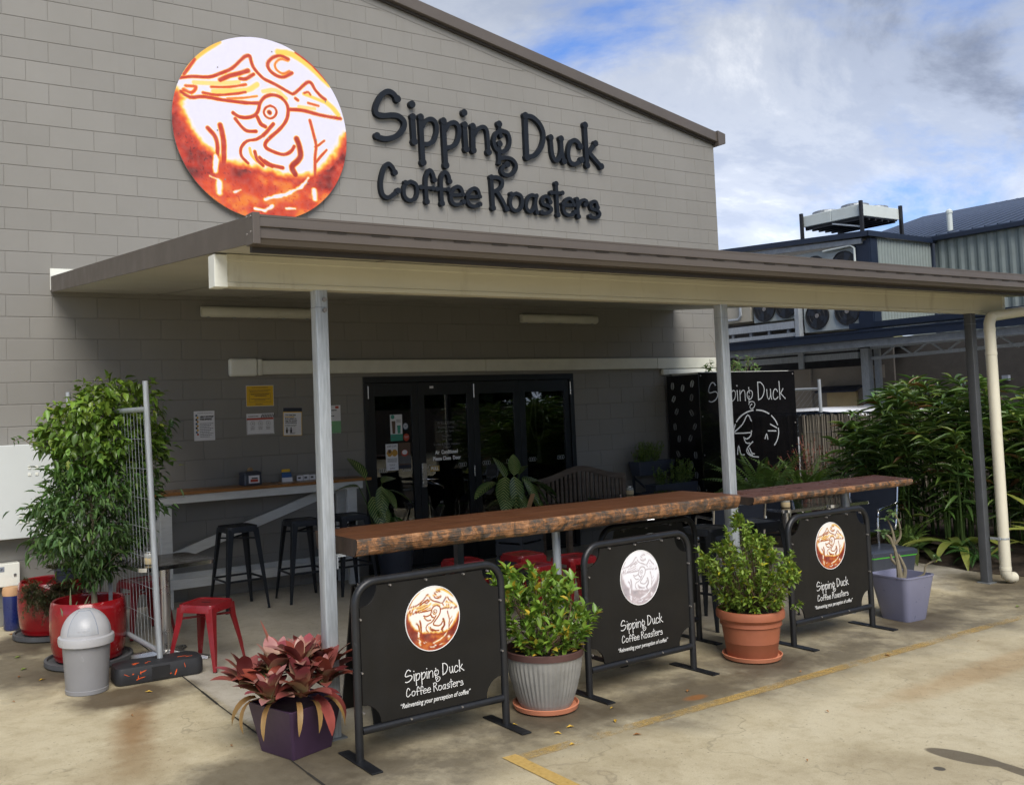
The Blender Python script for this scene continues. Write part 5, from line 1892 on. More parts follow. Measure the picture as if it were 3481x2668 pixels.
def table(name, label, loc, rotz, topm, half, group, h=0.73):
    t = thing(name, label, 'table', loc, rotz, group)
    q = MB()
    q.prism([(x, y, h - 0.006) for x, y in rounded_rect(2 * half - 0.012, 2 * half - 0.012, 0.055, 6)], (0, 0, 0.0065))
    q.build('table_top', M_(topm), t)
    q = MB()
    ro, ri = rounded_rect(2 * half, 2 * half, 0.06, 6), rounded_rect(2 * half - 0.014, 2 * half - 0.014, 0.053, 6)
    q.loft([[(x, y, h - 0.028) for x, y in ri], [(x, y, h - 0.028) for x, y in ro], [(x, y, h) for x, y in ro], [(x, y, h) for x, y in ri], [(x, y, h - 0.028) for x, y in ri]], caps=False)
    q.build('rim', M_('chrome'), t)
    q = MB()
    q.tube([(0, 0, 0.05), (0, 0, h - 0.03)], 0.038, 18)
    q.build('column', M_('brushed'), t, smooth=True)
    q = MB()
    q.lathe([(0.07, h - 0.04), (0.07, h - 0.03)], 16)
    q.build('top_plate', M_('galv_dark'), t)
    for k in range(4):
        a = PI / 4 + k * PI / 2
        d = Vector((math.cos(a), math.sin(a), 0))
        s_ = Vector((-math.sin(a), math.cos(a), 0))
        q = MB()
        rings = []
        for (r_, z0, z1, w_) in ((0.02, 0.02, 0.075, 0.045), (0.18, 0.012, 0.045, 0.038), (0.33, 0.0, 0.022, 0.03)):
            c = d * r_
            rings.append([tuple(c + s_ * w_ + Vector((0, 0, z0))), tuple(c - s_ * w_ + Vector((0, 0, z0))), tuple(c - s_ * w_ * 0.7 + Vector((0, 0, z1))), tuple(c + s_ * w_ * 0.7 + Vector((0, 0, z1)))])
        q.loft(rings)
        q.build('base_foot', M_('brushed'), t, bevel=0.003)
    return t


GT = 'square cafe tables'
table('cafe_table', 'square steel-edged table behind the wire mesh at left', (0.375, -2.13, 0), R(6), 'table_dark', 0.29, GT)
t0 = table('cafe_table', 'dark glossy table in front of the wooden bench, left of the pair', (5.66, -1.37, 0), R(-6), 'table_dark', 0.28, GT)
dup(t0, (6.24, -1.44, 0), R(-6), 'dark glossy table right of the jar, below the herb tubs')
tb = table('cafe_table', 'grey topped table under the red timber bar, nearer of the pair', (5.98, -3.31, 0), R(-5), 'car_glass', 0.28, GT)
dup(tb, (6.56, -3.36, 0), R(-5), 'grey topped table under the red timber bar, farther of the pair')


def jar(loc, label):
    t = thing('sugar_jar', label, 'jar', loc, 0, 'jars of sugar on the tables')
    q = MB()
    q.lathe([(0.030, 0.0), (0.040, 0.004), (0.043, 0.012), (0.043, 0.045), (0.040, 0.052)], 20)
    q.build('contents', M_('sugar'), t, smooth=True)
    q = MB()
    q.lathe([(0.0405, 0.0525), (0.043, 0.06), (0.040, 0.078), (0.034, 0.084)], 20)
    q.build('glass', M_('glass_jar'), t, smooth=True)
    q = MB()
    q.lathe([(0.036, 0.0845), (0.038, 0.089), (0.036, 0.098), (0.02, 0.101)], 20)
    q.build('lid', M_('brushed'), t, smooth=True)


jar((0.23, -2.28, 0.731), 'sugar jar on the steel-edged table behind the wire mesh')
jar((5.865, -1.30, 0.731), 'sugar jar on the dark table in front of the bench')
jar((5.85, -3.42, 0.731), 'sugar jar on the grey table below the red timber bar')

# ------------------------------------------------------------------ sling chairs


def chair(label, loc, rotz):
    t = thing('sling_chair', label, 'chair', loc, rotz, 'aluminium sling chairs')
    for s_ in (-1, 1):
        q = MB()
        x = s_ * 0.25
        pth = catmull([(x, -0.26, 0.0), (x, -0.27, 0.40), (x, -0.25, 0.60), (x, -0.18, 0.64), (x, 0.10, 0.655), (x, 0.26, 0.665)], 4)
        q.tube(pth, 0.013, 8)
        q.build('arm', M_('chrome'), t, smooth=True)
        q = MB()
        q.tube(catmull([(x * 0.96, -0.24, 0.42), (x * 0.96, 0.10, 0.40), (x * 0.96, 0.20, 0.46), (x * 0.96, 0.30, 0.86)], 4), 0.013, 8)
        q.build('side_rail', M_('chrome'), t, smooth=True)
        q = MB()
        q.tube([(x, 0.08, 0.40), (x, 0.30, 0.0)], 0.013, 8)
        q.build('leg', M_('chrome'), t, smooth=True)
    q = MB()
    pr_ = [(-0.24, 0.425), (-0.10, 0.405), (0.10, 0.40), (0.19, 0.45), (0.24, 0.62), (0.295, 0.85)]
    for i in range(len(pr_) - 1):
        (a, z0), (b, z1) = pr_[i], pr_[i + 1]
        q.add([(-0.238, a, z0), (0.238, a, z0), (0.238, b, z1), (-0.238, b, z1), (-0.238, a + 0.004, z0 + 0.004), (0.238, a + 0.004, z0 + 0.004), (0.238, b + 0.004, z1 + 0.004), (-0.238, b + 0.004, z1 + 0.004)], [(0, 3, 2, 1), (4, 5, 6, 7), (0, 1, 5, 4), (3, 7, 6, 2)])
    q.build('sling', M_('navy_sling'), t)
    return t


c0 = chair('navy sling chair by the garden, behind the lavender pot', (7.02, -3.42, 0), R(-78))
dup(c0, (5.50, -3.05, 0), R(150), 'sling chair with chrome arms behind the farthest barrier')
dup(c0, (5.05, -2.55, 0), R(60), 'sling chair behind the terracotta pot shrub, farther back')
dup(c0, (6.25, -2.72, 0), R(175), 'sling chair on the far side of the grey tables')

# ------------------------------------------------------------------ wooden bench
t = thing('wooden_bench', 'weathered wooden bench with curved slatted back against the wall', 'bench', (5.30, -0.36, 0), R(-3))
BT = M_('bench_timber')
Lb = 1.30


def arch(x):
    u = (x / Lb - 0.47) / 0.53
    return 0.86 + 0.135 * math.exp(-(u * 1.75) ** 2)


q = MB()
rings = []
for i in range(21):
    x = Lb * i / 20
    z = arch(x)
    rings.append([(x, -0.022, z - 0.035), (x, 0.022, z - 0.035), (x, 0.022, z + 0.032), (x, -0.022, z + 0.032)])
q.loft(rings)
q.build('top_rail', BT, t, bevel=0.006)
for i in range(19):
    x = 0.075 + i * (Lb - 0.15) / 18
    q = MB()
    q.box(x - 0.018, x + 0.018, -0.010, 0.010, 0.46, arch(x) - 0.034)
    q.build('back_slat', BT, t)
q = MB()
q.box(0.05, Lb - 0.05, -0.02, 0.02, 0.42, 0.46)
q.build('lower_rail', BT, t)
for x in (0.0, Lb - 0.06):
    q = MB()
    q.box(x, x + 0.06, -0.026, 0.034, 0, 0.86)
    q.build('back_leg', BT, t, bevel=0.004)
    q = MB()
    q.box(x, x + 0.06, -0.55, -0.49, 0, 0.61)
    q.build('front_leg', BT, t, bevel=0.004)
    q = MB()
    q.box(x - 0.01, x + 0.07, -0.58, -0.027, 0.61, 0.64)
    q.build('arm_rest', BT, t, bevel=0.01)
for k in range(7):
    q = MB()
    y = -0.53 + k * 0.07
    q.box(0.0605, Lb - 0.0605, y, y + 0.055, 0.40, 0.42)
    q.build('seat_slat', BT, t)

# ------------------------------------------------------------------ black cabinet with name
t = thing('black_cabinet', 'tall glossy black cabinet with white duck lettering at the wall end', 'cabinet', (0, 0, 0))
q = MB()
q.box(7.78, 9.655, -0.63, -0.062, 0.0, 2.09)
q.build('carcass', M_('fan_black'), t)
q = MB()
q.box(7.765, 9.67, -0.642, -0.6305, 0.03, 2.12)
front = q.build('front_panel', M_('black_gloss'), t, bevel=0.002)
q = MB()
q.box(7.768, 7.7795, -0.630, -0.064, 0.03, 2.10)
side = q.build('side_panel', M_('black_gloss'), t, bevel=0.002)
q = MB()
q.box(7.84, 9.60, -0.60, -0.10, 2.0905, 2.128)
q.build('white_top', M_('cream_white'), t)
q = MB()
FX0 = 7.765
k_ = 1.52 / 3.36
for (nm, ss, bs) in LETTERS[:11]:
    letter_into(q, ss, bs, -0.6445, -0.6425, 0.0001, lambda x, z: (FX0 + 0.16 + (x - 3.44) * k_, 1.80 + (z - 5.0) * k_), k_, 8, 3, 0.48)
q.build('name_text', M_('etched'), front)
q = MB()
cx_, cz_ = 8.82, 1.30
for a0, a1 in ((95, 150), (52, 88), (15, 46), (-40, 8), (155, 182)):
    ribbon(q, [(cx_ + 0.45 * math.cos(R(a0 + (a1 - a0) * i / 8)), cz_ + 0.30 * math.sin(R(a0 + (a1 - a0) * i / 8))) for i in range(9)], 0.018, -0.6445, -0.6425, 2)
for pts in ([(8.38, 1.32), (8.55, 1.42), (8.66, 1.54), (8.73, 1.45)], [(8.39, 1.305), (8.56, 1.30), (8.70, 1.30)], [(8.55, 1.245), (8.62, 1.22), (8.70, 1.26), (8.72, 1.33)], [(8.56, 1.24), (8.60, 1.17), (8.68, 1.16)], [(8.74, 1.18), (8.66, 1.13), (8.60, 1.06), (8.68, 0.99), (8.84, 0.965)], [(8.62, 1.09), (8.66, 1.02), (8.72, 1.0)], [(8.66, 1.10), (8.70, 1.03), (8.76, 1.01)], [(8.42, 1.02), (8.45, 1.14), (8.49, 1.02), (8.56, 1.015)], [(9.05, 1.31), (9.22, 1.30)], [(8.98, 1.20), (9.02, 1.27), (9.04, 1.19)], [(9.1, 1.40), (9.24, 1.34)]):
    ribbon(q, pts, 0.016, -0.6445, -0.6425, 3)
q.build('logo_lines', M_('etched'), front)
q = MB()
kk = 1.36 / 3.36
for (nm, ss, bs) in LETTERS[11:]:
    letter_into(q, ss, bs, -0.6445, -0.6425, 0.0001, lambda x, z: (FX0 + 0.42 + (x - 3.44) * kk, 0.62 + (z - 4.4) * kk * 1.3), kk, 8, 3, 0.7)
q.build('lower_text', M_('faint_white'), front)
q = MB()
for (bx, bz) in ((7.80, 2.08), (7.80, 1.55), (7.80, 1.05), (7.80, 0.6), (9.63, 2.08), (9.63, 1.4)):
    q.tube([(bx, -0.6425, bz), (bx, -0.648, bz)], 0.011, 8)
q.build('screw', M_('bolt_grey'), front)
bs_ = []
r_ = random.Random(5)
for i, (u, z) in enumerate(((0.10, 1.96), (0.27, 1.93), (0.43, 1.98), (0.11, 1.79), (0.41, 1.80), (0.15, 1.62), (0.40, 1.60), (0.11, 1.42), (0.44, 1.42), (0.17, 1.26), (0.36, 1.27), (0.14, 1.06), (0.43, 1.05), (0.20, 0.9), (0.36, 0.92), (0.43, 0.79), (0.2, 0.72), (0.45, 0.62), (0.3, 0.55))):
    q = MB()
    rot = r_.uniform(-0.6, 0.6)
    y = -0.064 - u * 1.06
    for sgn in (-1, 1):
        pts = []
        for k in range(9):
            a = -PI / 2 + PI * k / 8
            px, pz = sgn * (0.006 + 0.024 * math.cos(a)), 0.048 * math.sin(a)
            pts.append((7.7665, y + px * math.cos(rot) - pz * math.sin(rot), z + px * math.sin(rot) + pz * math.cos(rot)))
        q.prism(pts, (0.001, 0, 0))
    q.build('coffee_bean', M_('etched' if i < 4 else 'faint_white'), side)

# ------------------------------------------------------------------ left group: planters, bin, mesh panel


def red_planter(label, loc, group='red glazed planters'):
    t = thing('red_planter', label, 'planter', loc, 0, group)
    q = MB()
    q.lathe([(0.30, 0.0), (0.315, 0.012), (0.315, 0.045), (0.295, 0.048), (0.29, 0.03)], 40)
    q.build('saucer', M_('saucer_grey'), t, smooth=True)
    q = MB()
    q.lathe([(0.215, 0.034), (0.240, 0.045), (0.262, 0.12), (0.275, 0.26), (0.272, 0.40), (0.262, 0.455), (0.250, 0.468), (0.238, 0.462), (0.235, 0.44), (0.238, 0.36)], 44, capt=False)
    q.build('pot', M_('glaze_red'), t, smooth=True)
    q = MB()
    q.lathe([(0.238, 0.372), (0.12, 0.385), (0.0, 0.39)], 24, capb=False, capt=False)
    q.build('soil', M_('soil'), t)
    return t


red_planter('glossy red planter in front, behind the grey bin', (-0.115, -1.82, 0))
red_planter('glossy red planter at back against the wall, with a small black pot in it', (-0.165, -0.66, 0))
t = thing('small_black_pot', 'small black plastic pot sitting in the rear red planter', 'pot', (-0.03, -0.60, 0.385), 0)
q = MB()
q.lathe([(0.085, 0.0), (0.105, 0.14), (0.115, 0.145), (0.115, 0.165), (0.105, 0.165), (0.10, 0.13)], 24)
q.build('pot', M_('tub_grey'), t, smooth=True)
t = thing('blue_pot', 'tall dark blue glazed pot with a bare clay rim tucked against the wall', 'pot', (-0.42, -0.20, 0))
q = MB()
q.lathe([(0.055, 0.0), (0.07, 0.02), (0.065, 0.10), (0.075, 0.28), (0.072, 0.30)], 20)
q.build('glazed_body', M_('blue_glaze'), t, smooth=True)
q = MB()
q.lathe([(0.073, 0.301), (0.078, 0.33), (0.07, 0.37), (0.05, 0.375)], 20)
q.build('clay_rim', M_('clay'), t, smooth=True)

t = thing('dome_bin', 'grey dome-topped bin standing in front of the red planter', 'bin', (-0.300, -2.635, 0), R(-12))
q = MB()
q.lathe([(0.132, 0.0), (0.137, 0.004), (0.1385, 0.028), (0.135, 0.031), (0.154, 0.33), (0.150, 0.335)], 44)
q.build('body', M_('bin_grey'), t, smooth=True)
q = MB()
q.lathe([(0.158, 0.320), (0.176, 0.318), (0.180, 0.345), (0.177, 0.368), (0.163, 0.374)], 44, capb=False, capt=False)
q.build('lid_rim', M_('bin_lid'), t, smooth=True)
q = MB()
q.lathe([(0.163, 0.3735)] + [(0.160 * math.cos(a * PI / 24), 0.3745 + 0.172 * math.sin(a * PI / 24)) for a in range(0, 13)], 44, capb=False, capt=False)
dome = q.build('dome', M_('bin_lid'), t, smooth=True)
q = MB()
n = 12
ang0 = R(-98)
for i in range(n):
    for j in range(n):
        vv = []
        for (ii, jj) in ((i, j), (i + 1, j), (i + 1, j + 1), (i, j + 1)):
            e = R(6) + R(62) * jj / n
            hw = R(36) * (1 - 0.05 * (jj / n))
            a = ang0 + hw * (2 * ii / n - 1)
            r_ = 0.1625 * math.cos(e)
            vv.append((r_ * math.cos(a), r_ * math.sin(a), 0.3765 + 0.1745 * math.sin(e)))
        q.add(vv, [(0, 1, 2, 3)])
flap = q.build('flap', M_('bin_flap'), t, smooth=True)
q = MB()
edge = []
for k in range(25):
    f_ = k / 24
    e = R(6) + R(62) * f_
    edge.append((e, -1))
pth = []
for (e, s_) in edge:
    a = ang0 - R(36) * (1 - 0.05 * (e - R(6)) / R(62))
    pth.append((0.1632 * math.cos(e) * math.cos(a), 0.1632 * math.cos(e) * math.sin(a), 0.3765 + 0.175 * math.sin(e)))
for k in range(13):
    e = R(68)
    a = ang0 + R(34) * (2 * k / 12 - 1)
    pth.append((0.1632 * math.cos(e) * math.cos(a), 0.1632 * math.cos(e) * math.sin(a), 0.3765 + 0.175 * math.sin(e)))
for (e, s_) in reversed(edge):
    a = ang0 + R(36) * (1 - 0.05 * (e - R(6)) / R(62))
    pth.append((0.1632 * math.cos(e) * math.cos(a), 0.1632 * math.cos(e) * math.sin(a), 0.3765 + 0.175 * math.sin(e)))
q.tube(pth, 0.0022, 5)
q.build('flap_gap', M_('label_grey'), dome)
q = MB()
vs_, fs_ = font_mesh('PUSH', 0.032)
q.add([(0.1655 * math.cos(R(16)) * math.cos(ang0 + v[0] * 5.5 - 0.2), 0.1655 * math.cos(R(16)) * math.sin(ang0 + v[0] * 5.5 - 0.2), 0.405 + v[1] * 0.9) for v in vs_], fs_)
q.build('push_text', M_('bin_lid'), flap)

# temporary mesh fence panel with its foot
t = thing('mesh_panel', 'galvanised wire mesh fence panel carrying the climbing plant', 'fence panel', (0.20, -2.60, 0))
t.rotation_euler = (0, R(-1.7), 0)
PTH = Vector((-0.10, 2.18, 0))
pd = PTH.normalized()
Pt = lambda s_, z: tuple(pd * s_ + Vector((0, 0, z)))
for s_ in (0.0, PTH.length):
    q = MB()
    q.tube([Pt(s_, 0.02), Pt(s_, 2.06)], 0.021, 12)
    q.build('pole', M_('galvanised'), t, smooth=True)
for z in (1.86, 0.17):
    q = MB()
    q.tube([Pt(0.015, z), Pt(PTH.length - 0.015, z)], 0.019, 10)
    q.build('rail', M_('galvanised'), t, smooth=True)
q = MB()
nV = 28
for k in range(1, nV):
    s_ = PTH.length * k / nV
    q.tube([Pt(s_, 0.18), Pt(s_, 1.85)], 0.0014, 4, caps=False)
for k in range(1, 8):
    z = 0.17 + 1.69 * k / 8
    q.tube([Pt(0.01, z), Pt(PTH.length - 0.01, z)], 0.0016, 4, caps=False)
q.build('wire_mesh', M_('galvanised'), t)
t = thing('fence_foot', 'scuffed black plastic fence foot with orange scrapes', 'fence foot', (0.175, -2.60, 0), R(-3))
q = MB()
r1, r2, r3 = rounded_rect(0.60, 0.235, 0.055, 5), rounded_rect(0.585, 0.22, 0.05, 5), rounded_rect(0.50, 0.16, 0.04, 5)
q.loft([[(x, y, 0.004) for x, y in r2], [(x, y, 0.02) for x, y in r1], [(x, y, 0.085) for x, y in r1], [(x, y, 0.115) for x, y in r2], [(x, y, 0.128) for x, y in r3]])
q.build('block', M_('rubber_foot'), t, smooth=True)
q = MB()
q.box(-0.06, 0.06, -0.122, -0.07, 0.02, 0.1)
q.build('recess', M_('fan_black'), t)
q = MB()
r_ = random.Random(4)
for k in range(26):
    x = r_.choice((-1, 1)) * r_.uniform(0.03, 0.285)
    z = r_.uniform(0.03, 0.11)
    a = r_.uniform(-0.5, 0.5) + (PI / 2 if r_.random() < 0.25 else 0)
    L_ = r_.uniform(0.012, 0.05)
    h_ = r_.uniform(0.003, 0.009)
    yb = -0.1185 if z < 0.088 else -0.116 + (z - 0.085) * 0.25
    pts = [(-L_ / 2, -h_ / 2), (L_ * 0.2, -h_ / 2 * r_.uniform(0.4, 1.4)), (L_ / 2, r_.uniform(-0.3, 0.3) * h_), (L_ * 0.1, h_ / 2), (-L_ * 0.4, h_ / 2 * r_.uniform(0.4, 1.5))]
    if abs(x) > 0.24 or z > 0.084:
        continue
    q.prism([(x + u * math.cos(a) - v * math.sin(a), -0.1184, z + u * math.sin(a) + v * math.cos(a)) for u, v in pts], (0, 0.0012, 0))
for k in range(9):
    x = r_.uniform(-0.23, 0.23)
    y = r_.uniform(-0.09, -0.05)
    L_, h_ = r_.uniform(0.02, 0.06), r_.uniform(0.003, 0.008)
    q.prism([(x - L_ / 2, y, 0.1275 - 0), (x + L_ / 2, y + 0.004, 0.1275), (x + L_ * 0.3, y + h_, 0.1275), (x - L_ * 0.4, y + h_ * 1.2, 0.1275)], (0, 0, 0.002))
q.build('orange_scrape', M_('orange_scuff'), t)

# ------------------------------------------------------------------ front pots
t = thing('purple_planter', 'dark purple square tapered planter holding the bromeliads', 'planter', (0.375, -4.545, 0), R(17))
q = MB()
r1, r2 = rounded_rect(0.27, 0.27, 0.012, 2), rounded_rect(0.365, 0.365, 0.014, 2)
r3 = rounded_rect(0.335, 0.335, 0.012, 2)
q.loft([[(x, y, 0) for x, y in r1], [(x, y, 0.262) for x, y in r2], [(x, y, 0.262) for x, y in r3], [(x * 0.97, y * 0.97, 0.22) for x, y in r3]])
q.build('pot', M_('purple_glaze'), t, bevel=0.004)
t = thing('zinc_pot', 'ribbed zinc pot with dark rim holding the yellowing shrub', 'pot', (1.835, -4.84, 0))
q = MB()
q.lathe([(0.165, 0.0), (0.188, 0.012), (0.196, 0.038), (0.190, 0.040), (0.182, 0.024)], 40)
q.build('saucer', M_('terracotta_pale'), t, smooth=True)
q = MB()
prof = [(0.150, 0.022), (0.163, 0.05), (0.186, 0.12), (0.205, 0.19), (0.219, 0.26), (0.227, 0.318)]
q.lathe(prof, 192, wave=lambda k, z: 0.0024 * math.cos(k * 2 * PI / 4) * min(1, (z - 0.02) * 12, (0.318 - z) * 30), capt=False)
q.build('body', M_('zinc'), t, smooth=False)
q = MB()
q.lathe([(0.226, 0.316), (0.234, 0.318), (0.236, 0.352), (0.230, 0.357), (0.222, 0.352), (0.219, 0.30)], 64, capb=False, capt=False)
q.build('rim', M_('zinc_rim'), t, smooth=True)
q = MB()
q.lathe([(0.221, 0.318), (0.12, 0.33), (0, 0.335)], 24, capb=False, capt=False)
q.build('soil', M_('soil'), t)
t = thing('terracotta_pot', 'terracotta pot with rolled rim holding the bushy green shrub', 'pot', (3.605, -4.87, 0))
q = MB()
q.lathe([(0.17, 0.0), (0.19, 0.010), (0.200, 0.036), (0.193, 0.038), (0.184, 0.020)], 40)
q.build('saucer', M_('terracotta_pale'), t, smooth=True)
q = MB()
q.lathe([(0.158, 0.018), (0.166, 0.03), (0.178, 0.120), (0.181, 0.123), (0.181, 0.128), (0.194, 0.228), (0.205, 0.236), (0.203, 0.262), (0.214, 0.275), (0.226, 0.285), (0.229, 0.315), (0.222, 0.335), (0.208, 0.338), (0.202, 0.325), (0.20, 0.28)], 52, capt=False)
q.build('pot', M_('terracotta'), t, smooth=True)
q = MB()
q.lathe([(0.203, 0.302), (0.1, 0.31), (0, 0.312)], 24, capb=False, capt=False)
q.build('soil', M_('soil'), t)
t = thing('lavender_pot', 'lavender grey square plastic pot holding the bare desert rose', 'pot', (5.40, -4.845, 0), R(-4))
q = MB()
r1, r2, r3 = rounded_rect(0.24, 0.24, 0.04, 5), rounded_rect(0.355, 0.355, 0.05, 5), rounded_rect(0.335, 0.335, 0.045, 5)
q.loft([[(x, y, 0.0) for x, y in r1], [(x * 1.03, y * 1.03, 0.01) for x, y in r1], [(x * 0.985, y * 0.985, 0.335) for x, y in r2], [(x * 1.01, y * 1.01, 0.338) for x, y in r2], [(x * 1.01, y * 1.01, 0.350) for x, y in r2], [(x, y, 0.350) for x, y in r3], [(x * 0.9, y * 0.9, 0.24) for x, y in r3]])
q.build('pot', M_('lavender_plastic'), t, smooth=True)
t = thing('storage_tub', 'dark grey plastic tub with lid and a green bag edge', 'tub', (6.70, -3.78, 0), R(-10))
q = MB()
r1, r2 = rounded_rect(0.50, 0.34, 0.03), rounded_rect(0.56, 0.40, 0.035)
q.loft([[(x, y, 0) for x, y in r1], [(x, y, 0.235) for x, y in r2]])
q.build('body', M_('tub_grey'), t, smooth=True)
q = MB()
q.loft([[(x * 1.015, y * 1.015, 0.2355) for x, y in r2], [(x * 1.03, y * 1.04, 0.246) for x, y in r2], [(x * 1.0, y * 1.0, 0.25) for x, y in r2]])
q.build('bag_edge', M_('green_bag'), t)
q = MB()
q.loft([[(x * 1.045, y * 1.05, 0.2505) for x, y in r2], [(x * 1.045, y * 1.05, 0.285) for x, y in r2], [(x * 0.97, y * 0.96, 0.298) for x, y in r2], [(x * 0.6, y * 0.6, 0.303) for x, y in r2]])
q.build('lid', M_('tub_grey'), t, smooth=True)

# ------------------------------------------------------------------ cream downpipe at right post
t = thing('downpipe', 'cream downpipe with elbow beside the right post', 'pipe', (0, 0, 0))
q = MB()
q.tube(catmull([(8.06, -5.02, 2.60), (8.10, -4.75, 2.54), (7.98, -4.66, 2.505), (7.45, -4.65, 2.45), (7.33, -4.65, 2.43), (7.285, -4.65, 2.37)], 6) + [(7.285, -4.65, 2.30), (7.285, -4.65, 0.14), (7.285, -4.65, 0.11), (7.295, -4.65, 0.075), (7.325, -4.655, 0.055), (7.39, -4.665, 0.05)], 0.0475, 20)
q.build('pipe', M_('pvc_cream'), t, smooth=True)
q = MB()
for z in (2.30, 2.08, 0.12):
    q.lathe([(0.0480, 0), (0.0505, 0.002), (0.0505, 0.03), (0.0480, 0.032)], 20, (7.285, -4.65, z), capb=False, capt=False)
q.build('socket', M_('pvc_cream'), t, smooth=True)
q = MB()
q.lathe([(0.0482, 0), (0.0495, 0.001), (0.0495, 0.016), (0.0482, 0.017)], 20, (7.285, -4.65, 0.40), capb=False, capt=False)
q.box(7.225, 7.24, -4.65, -4.56, 0.398, 0.42)
q.build('pipe_clip', M_('galvanised'), t)

t = thing('carton', 'folded brown carton flap sticking up behind the long timber bar', 'box', (4.15, -1.5, 0.55), R(20))
q = MB()
q.box(-0.16, 0.16, -0.11, 0.11, 0, 0.16)
q.build('carton_body', M_('cardboard'), t)
q = MB()
q.prism([(-0.05, -0.115, 0.15), (0.03, -0.115, 0.15), (0.15, -0.115, 0.33), (0.07, -0.115, 0.335)], (0, 0.006, 0))
q.build('flap', M_('cardboard'), t)
t = thing('side_crate', 'low dark crate under the carton', 'crate', (4.15, -1.5, 0), R(20))
for k in range(4):
    q = MB()
    q.box(-0.2, 0.2, -0.16, 0.16, 0.02 + 0.135 * k, 0.135 * (k + 1) if k < 3 else 0.549)
    q.build('slat', M_('dark_steel'), t)
q = MB()
for sx in (-0.19, 0.16):
    for sy in (-0.155, 0.125):
        q.box(sx, sx + 0.03, sy, sy + 0.03, 0, 0.548)
q.build('corner_post', M_('dark_steel'), t)
# ------------------------------------------------------------------ foliage tools
def leaf_shape(n=3, fold=0.25, droop=0.25, wmax=0.42):
    """unit leaf along +Y, width along X, up +Z"""
    rows = []
    for i in range(n + 1):
        t = i / n
        w_ = 0 if i in (0, n) else math.sin(PI * t ** (0.8 if wmax < 0.5 else 1.1))
        rows.append((t, w_))
    vs_, fs_ = [(0, 0, 0)], []
    for i in range(1, n):
        t, w_ = rows[i]
        z = -droop * t * t
        vs_ += [(-0.5 * w_, t, z + fold * 0.5 * w_), (0, t, z), (0.5 * w_, t, z + fold * 0.5 * w_)]
    vs_.append((0, 1, -droop))
    fs_ += [(0, 2, 1), (0, 3, 2)]
    for i in range(n - 2):
        a = 1 + 3 * i
        b = a + 3
        fs_ += [(a, a + 1, b + 1, b), (a + 1, a + 2, b + 2, b + 1)]
    a = 1 + 3 * (n - 2)
    e = len(vs_) - 1
    fs_ += [(a, a + 1, e), (a + 1, a + 2, e)]
    return np.array(vs_, float), fs_


LEAF3 = leaf_shape(3)
LEAF2 = leaf_shape(2)
LEAF4 = leaf_shape(4, 0.2, 0.35)


class Foliage:
    def __init__(s):
        s.V, s.F, s.C, s.n = [], [], [], 0

    def add(s, pos, d, L, W, col, shape=LEAF3, up=(0, 0, 1), roll=None):
        d = np.asarray(d, float)
        d = d / (np.linalg.norm(d) + 1e-9)
        u = np.asarray(up, float)
        x = np.cross(d, u)
        nx = np.linalg.norm(x)
        if nx < 1e-4:
            x = np.cross(d, (1.0, 0.2, 0))
            nx = np.linalg.norm(x)
        x /= nx
        z = np.cross(x, d)
        a = random.uniform(-0.6, 0.6) if roll is None else roll
        x, z = x * math.cos(a) + z * math.sin(a), z * math.cos(a) - x * math.sin(a)
        v = shape[0]
        P = np.asarray(pos) + np.outer(v[:, 0] * W, x) + np.outer(v[:, 1] * L, d) + np.outer(v[:, 2] * L, z)
        s.V.append(P)
        s.F += [tuple(i + s.n for i in f) for f in shape[1]]
        s.n += len(v)
        s.C += [col] * len(v)

    def build(s, name, m, parent):
        me = bpy.data.meshes.new(name)
        me.from_pydata(np.vstack(s.V).tolist(), [], s.F)
        ca = me.color_attributes.new('Col', 'FLOAT_COLOR', 'POINT')
        arr = np.ones((s.n, 4), np.float32)
        arr[:, :3] = np.array(s.C)
        ca.data.foreach_set('color', arr.ravel())
        me.materials.append(m)
        me.polygons.foreach_set('use_smooth', [True] * len(me.polygons))
        return link(name, me, parent)


def jit(c, a=0.25):
    k = random.uniform(1 - a, 1 + a)
    return (c[0] * k * random.uniform(0.9, 1.15), c[1] * k, c[2] * k * random.uniform(0.85, 1.15))


def rvec():
    v = rng.normal(size=3)
    return v / np.linalg.norm(v)


def profile_points(poly, n, depth=0.9, shell=0.55):
    """points inside the solid whose side view is poly (s, z): returns (s, depth, z)"""
    xs_ = [p_[0] for p_ in poly]
    zs_ = [p_[1] for p_ in poly]
    out = []
    N = 4096
    while len(out) < n:
        P = np.stack([rng.uniform(min(xs_), max(xs_), N), rng.uniform(min(zs_), max(zs_), N)], 1)
        P = P[in_poly(P, poly)]
        for s_, z in P:
            hit = []
            for i in range(len(poly)):
                (x1, z1), (x2, z2) = poly[i], poly[(i + 1) % len(poly)]
                if (z1 > z) != (z2 > z):
                    hit.append(x1 + (x2 - x1) * (z - z1) / (z2 - z1))
            a, b = min(hit), max(hit)
            hw = (b - a) / 2 + 1e-4
            u = (s_ - (a + b) / 2) / hw
            dm = math.sqrt(max(0, 1 - u * u)) * hw * depth
            t = random.uniform(-1, 1)
            t = math.copysign(abs(t) ** shell, t)
            out.append((s_, t * dm, z))
            if len(out) >= n:
                break
    return out


def cluster_points(poly, n_cl, per, depth, sig):
    out = []
    for (s_, d_, z) in profile_points(poly, n_cl, depth, 0.55):
        tone = random.uniform(0.65, 1.3)
        for k in range(random.randint(per // 2, per + per // 2)):
            out.append((s_ + random.gauss(0, sig), d_ + random.gauss(0, sig), z + random.gauss(0, sig * 0.9), tone))
    return out


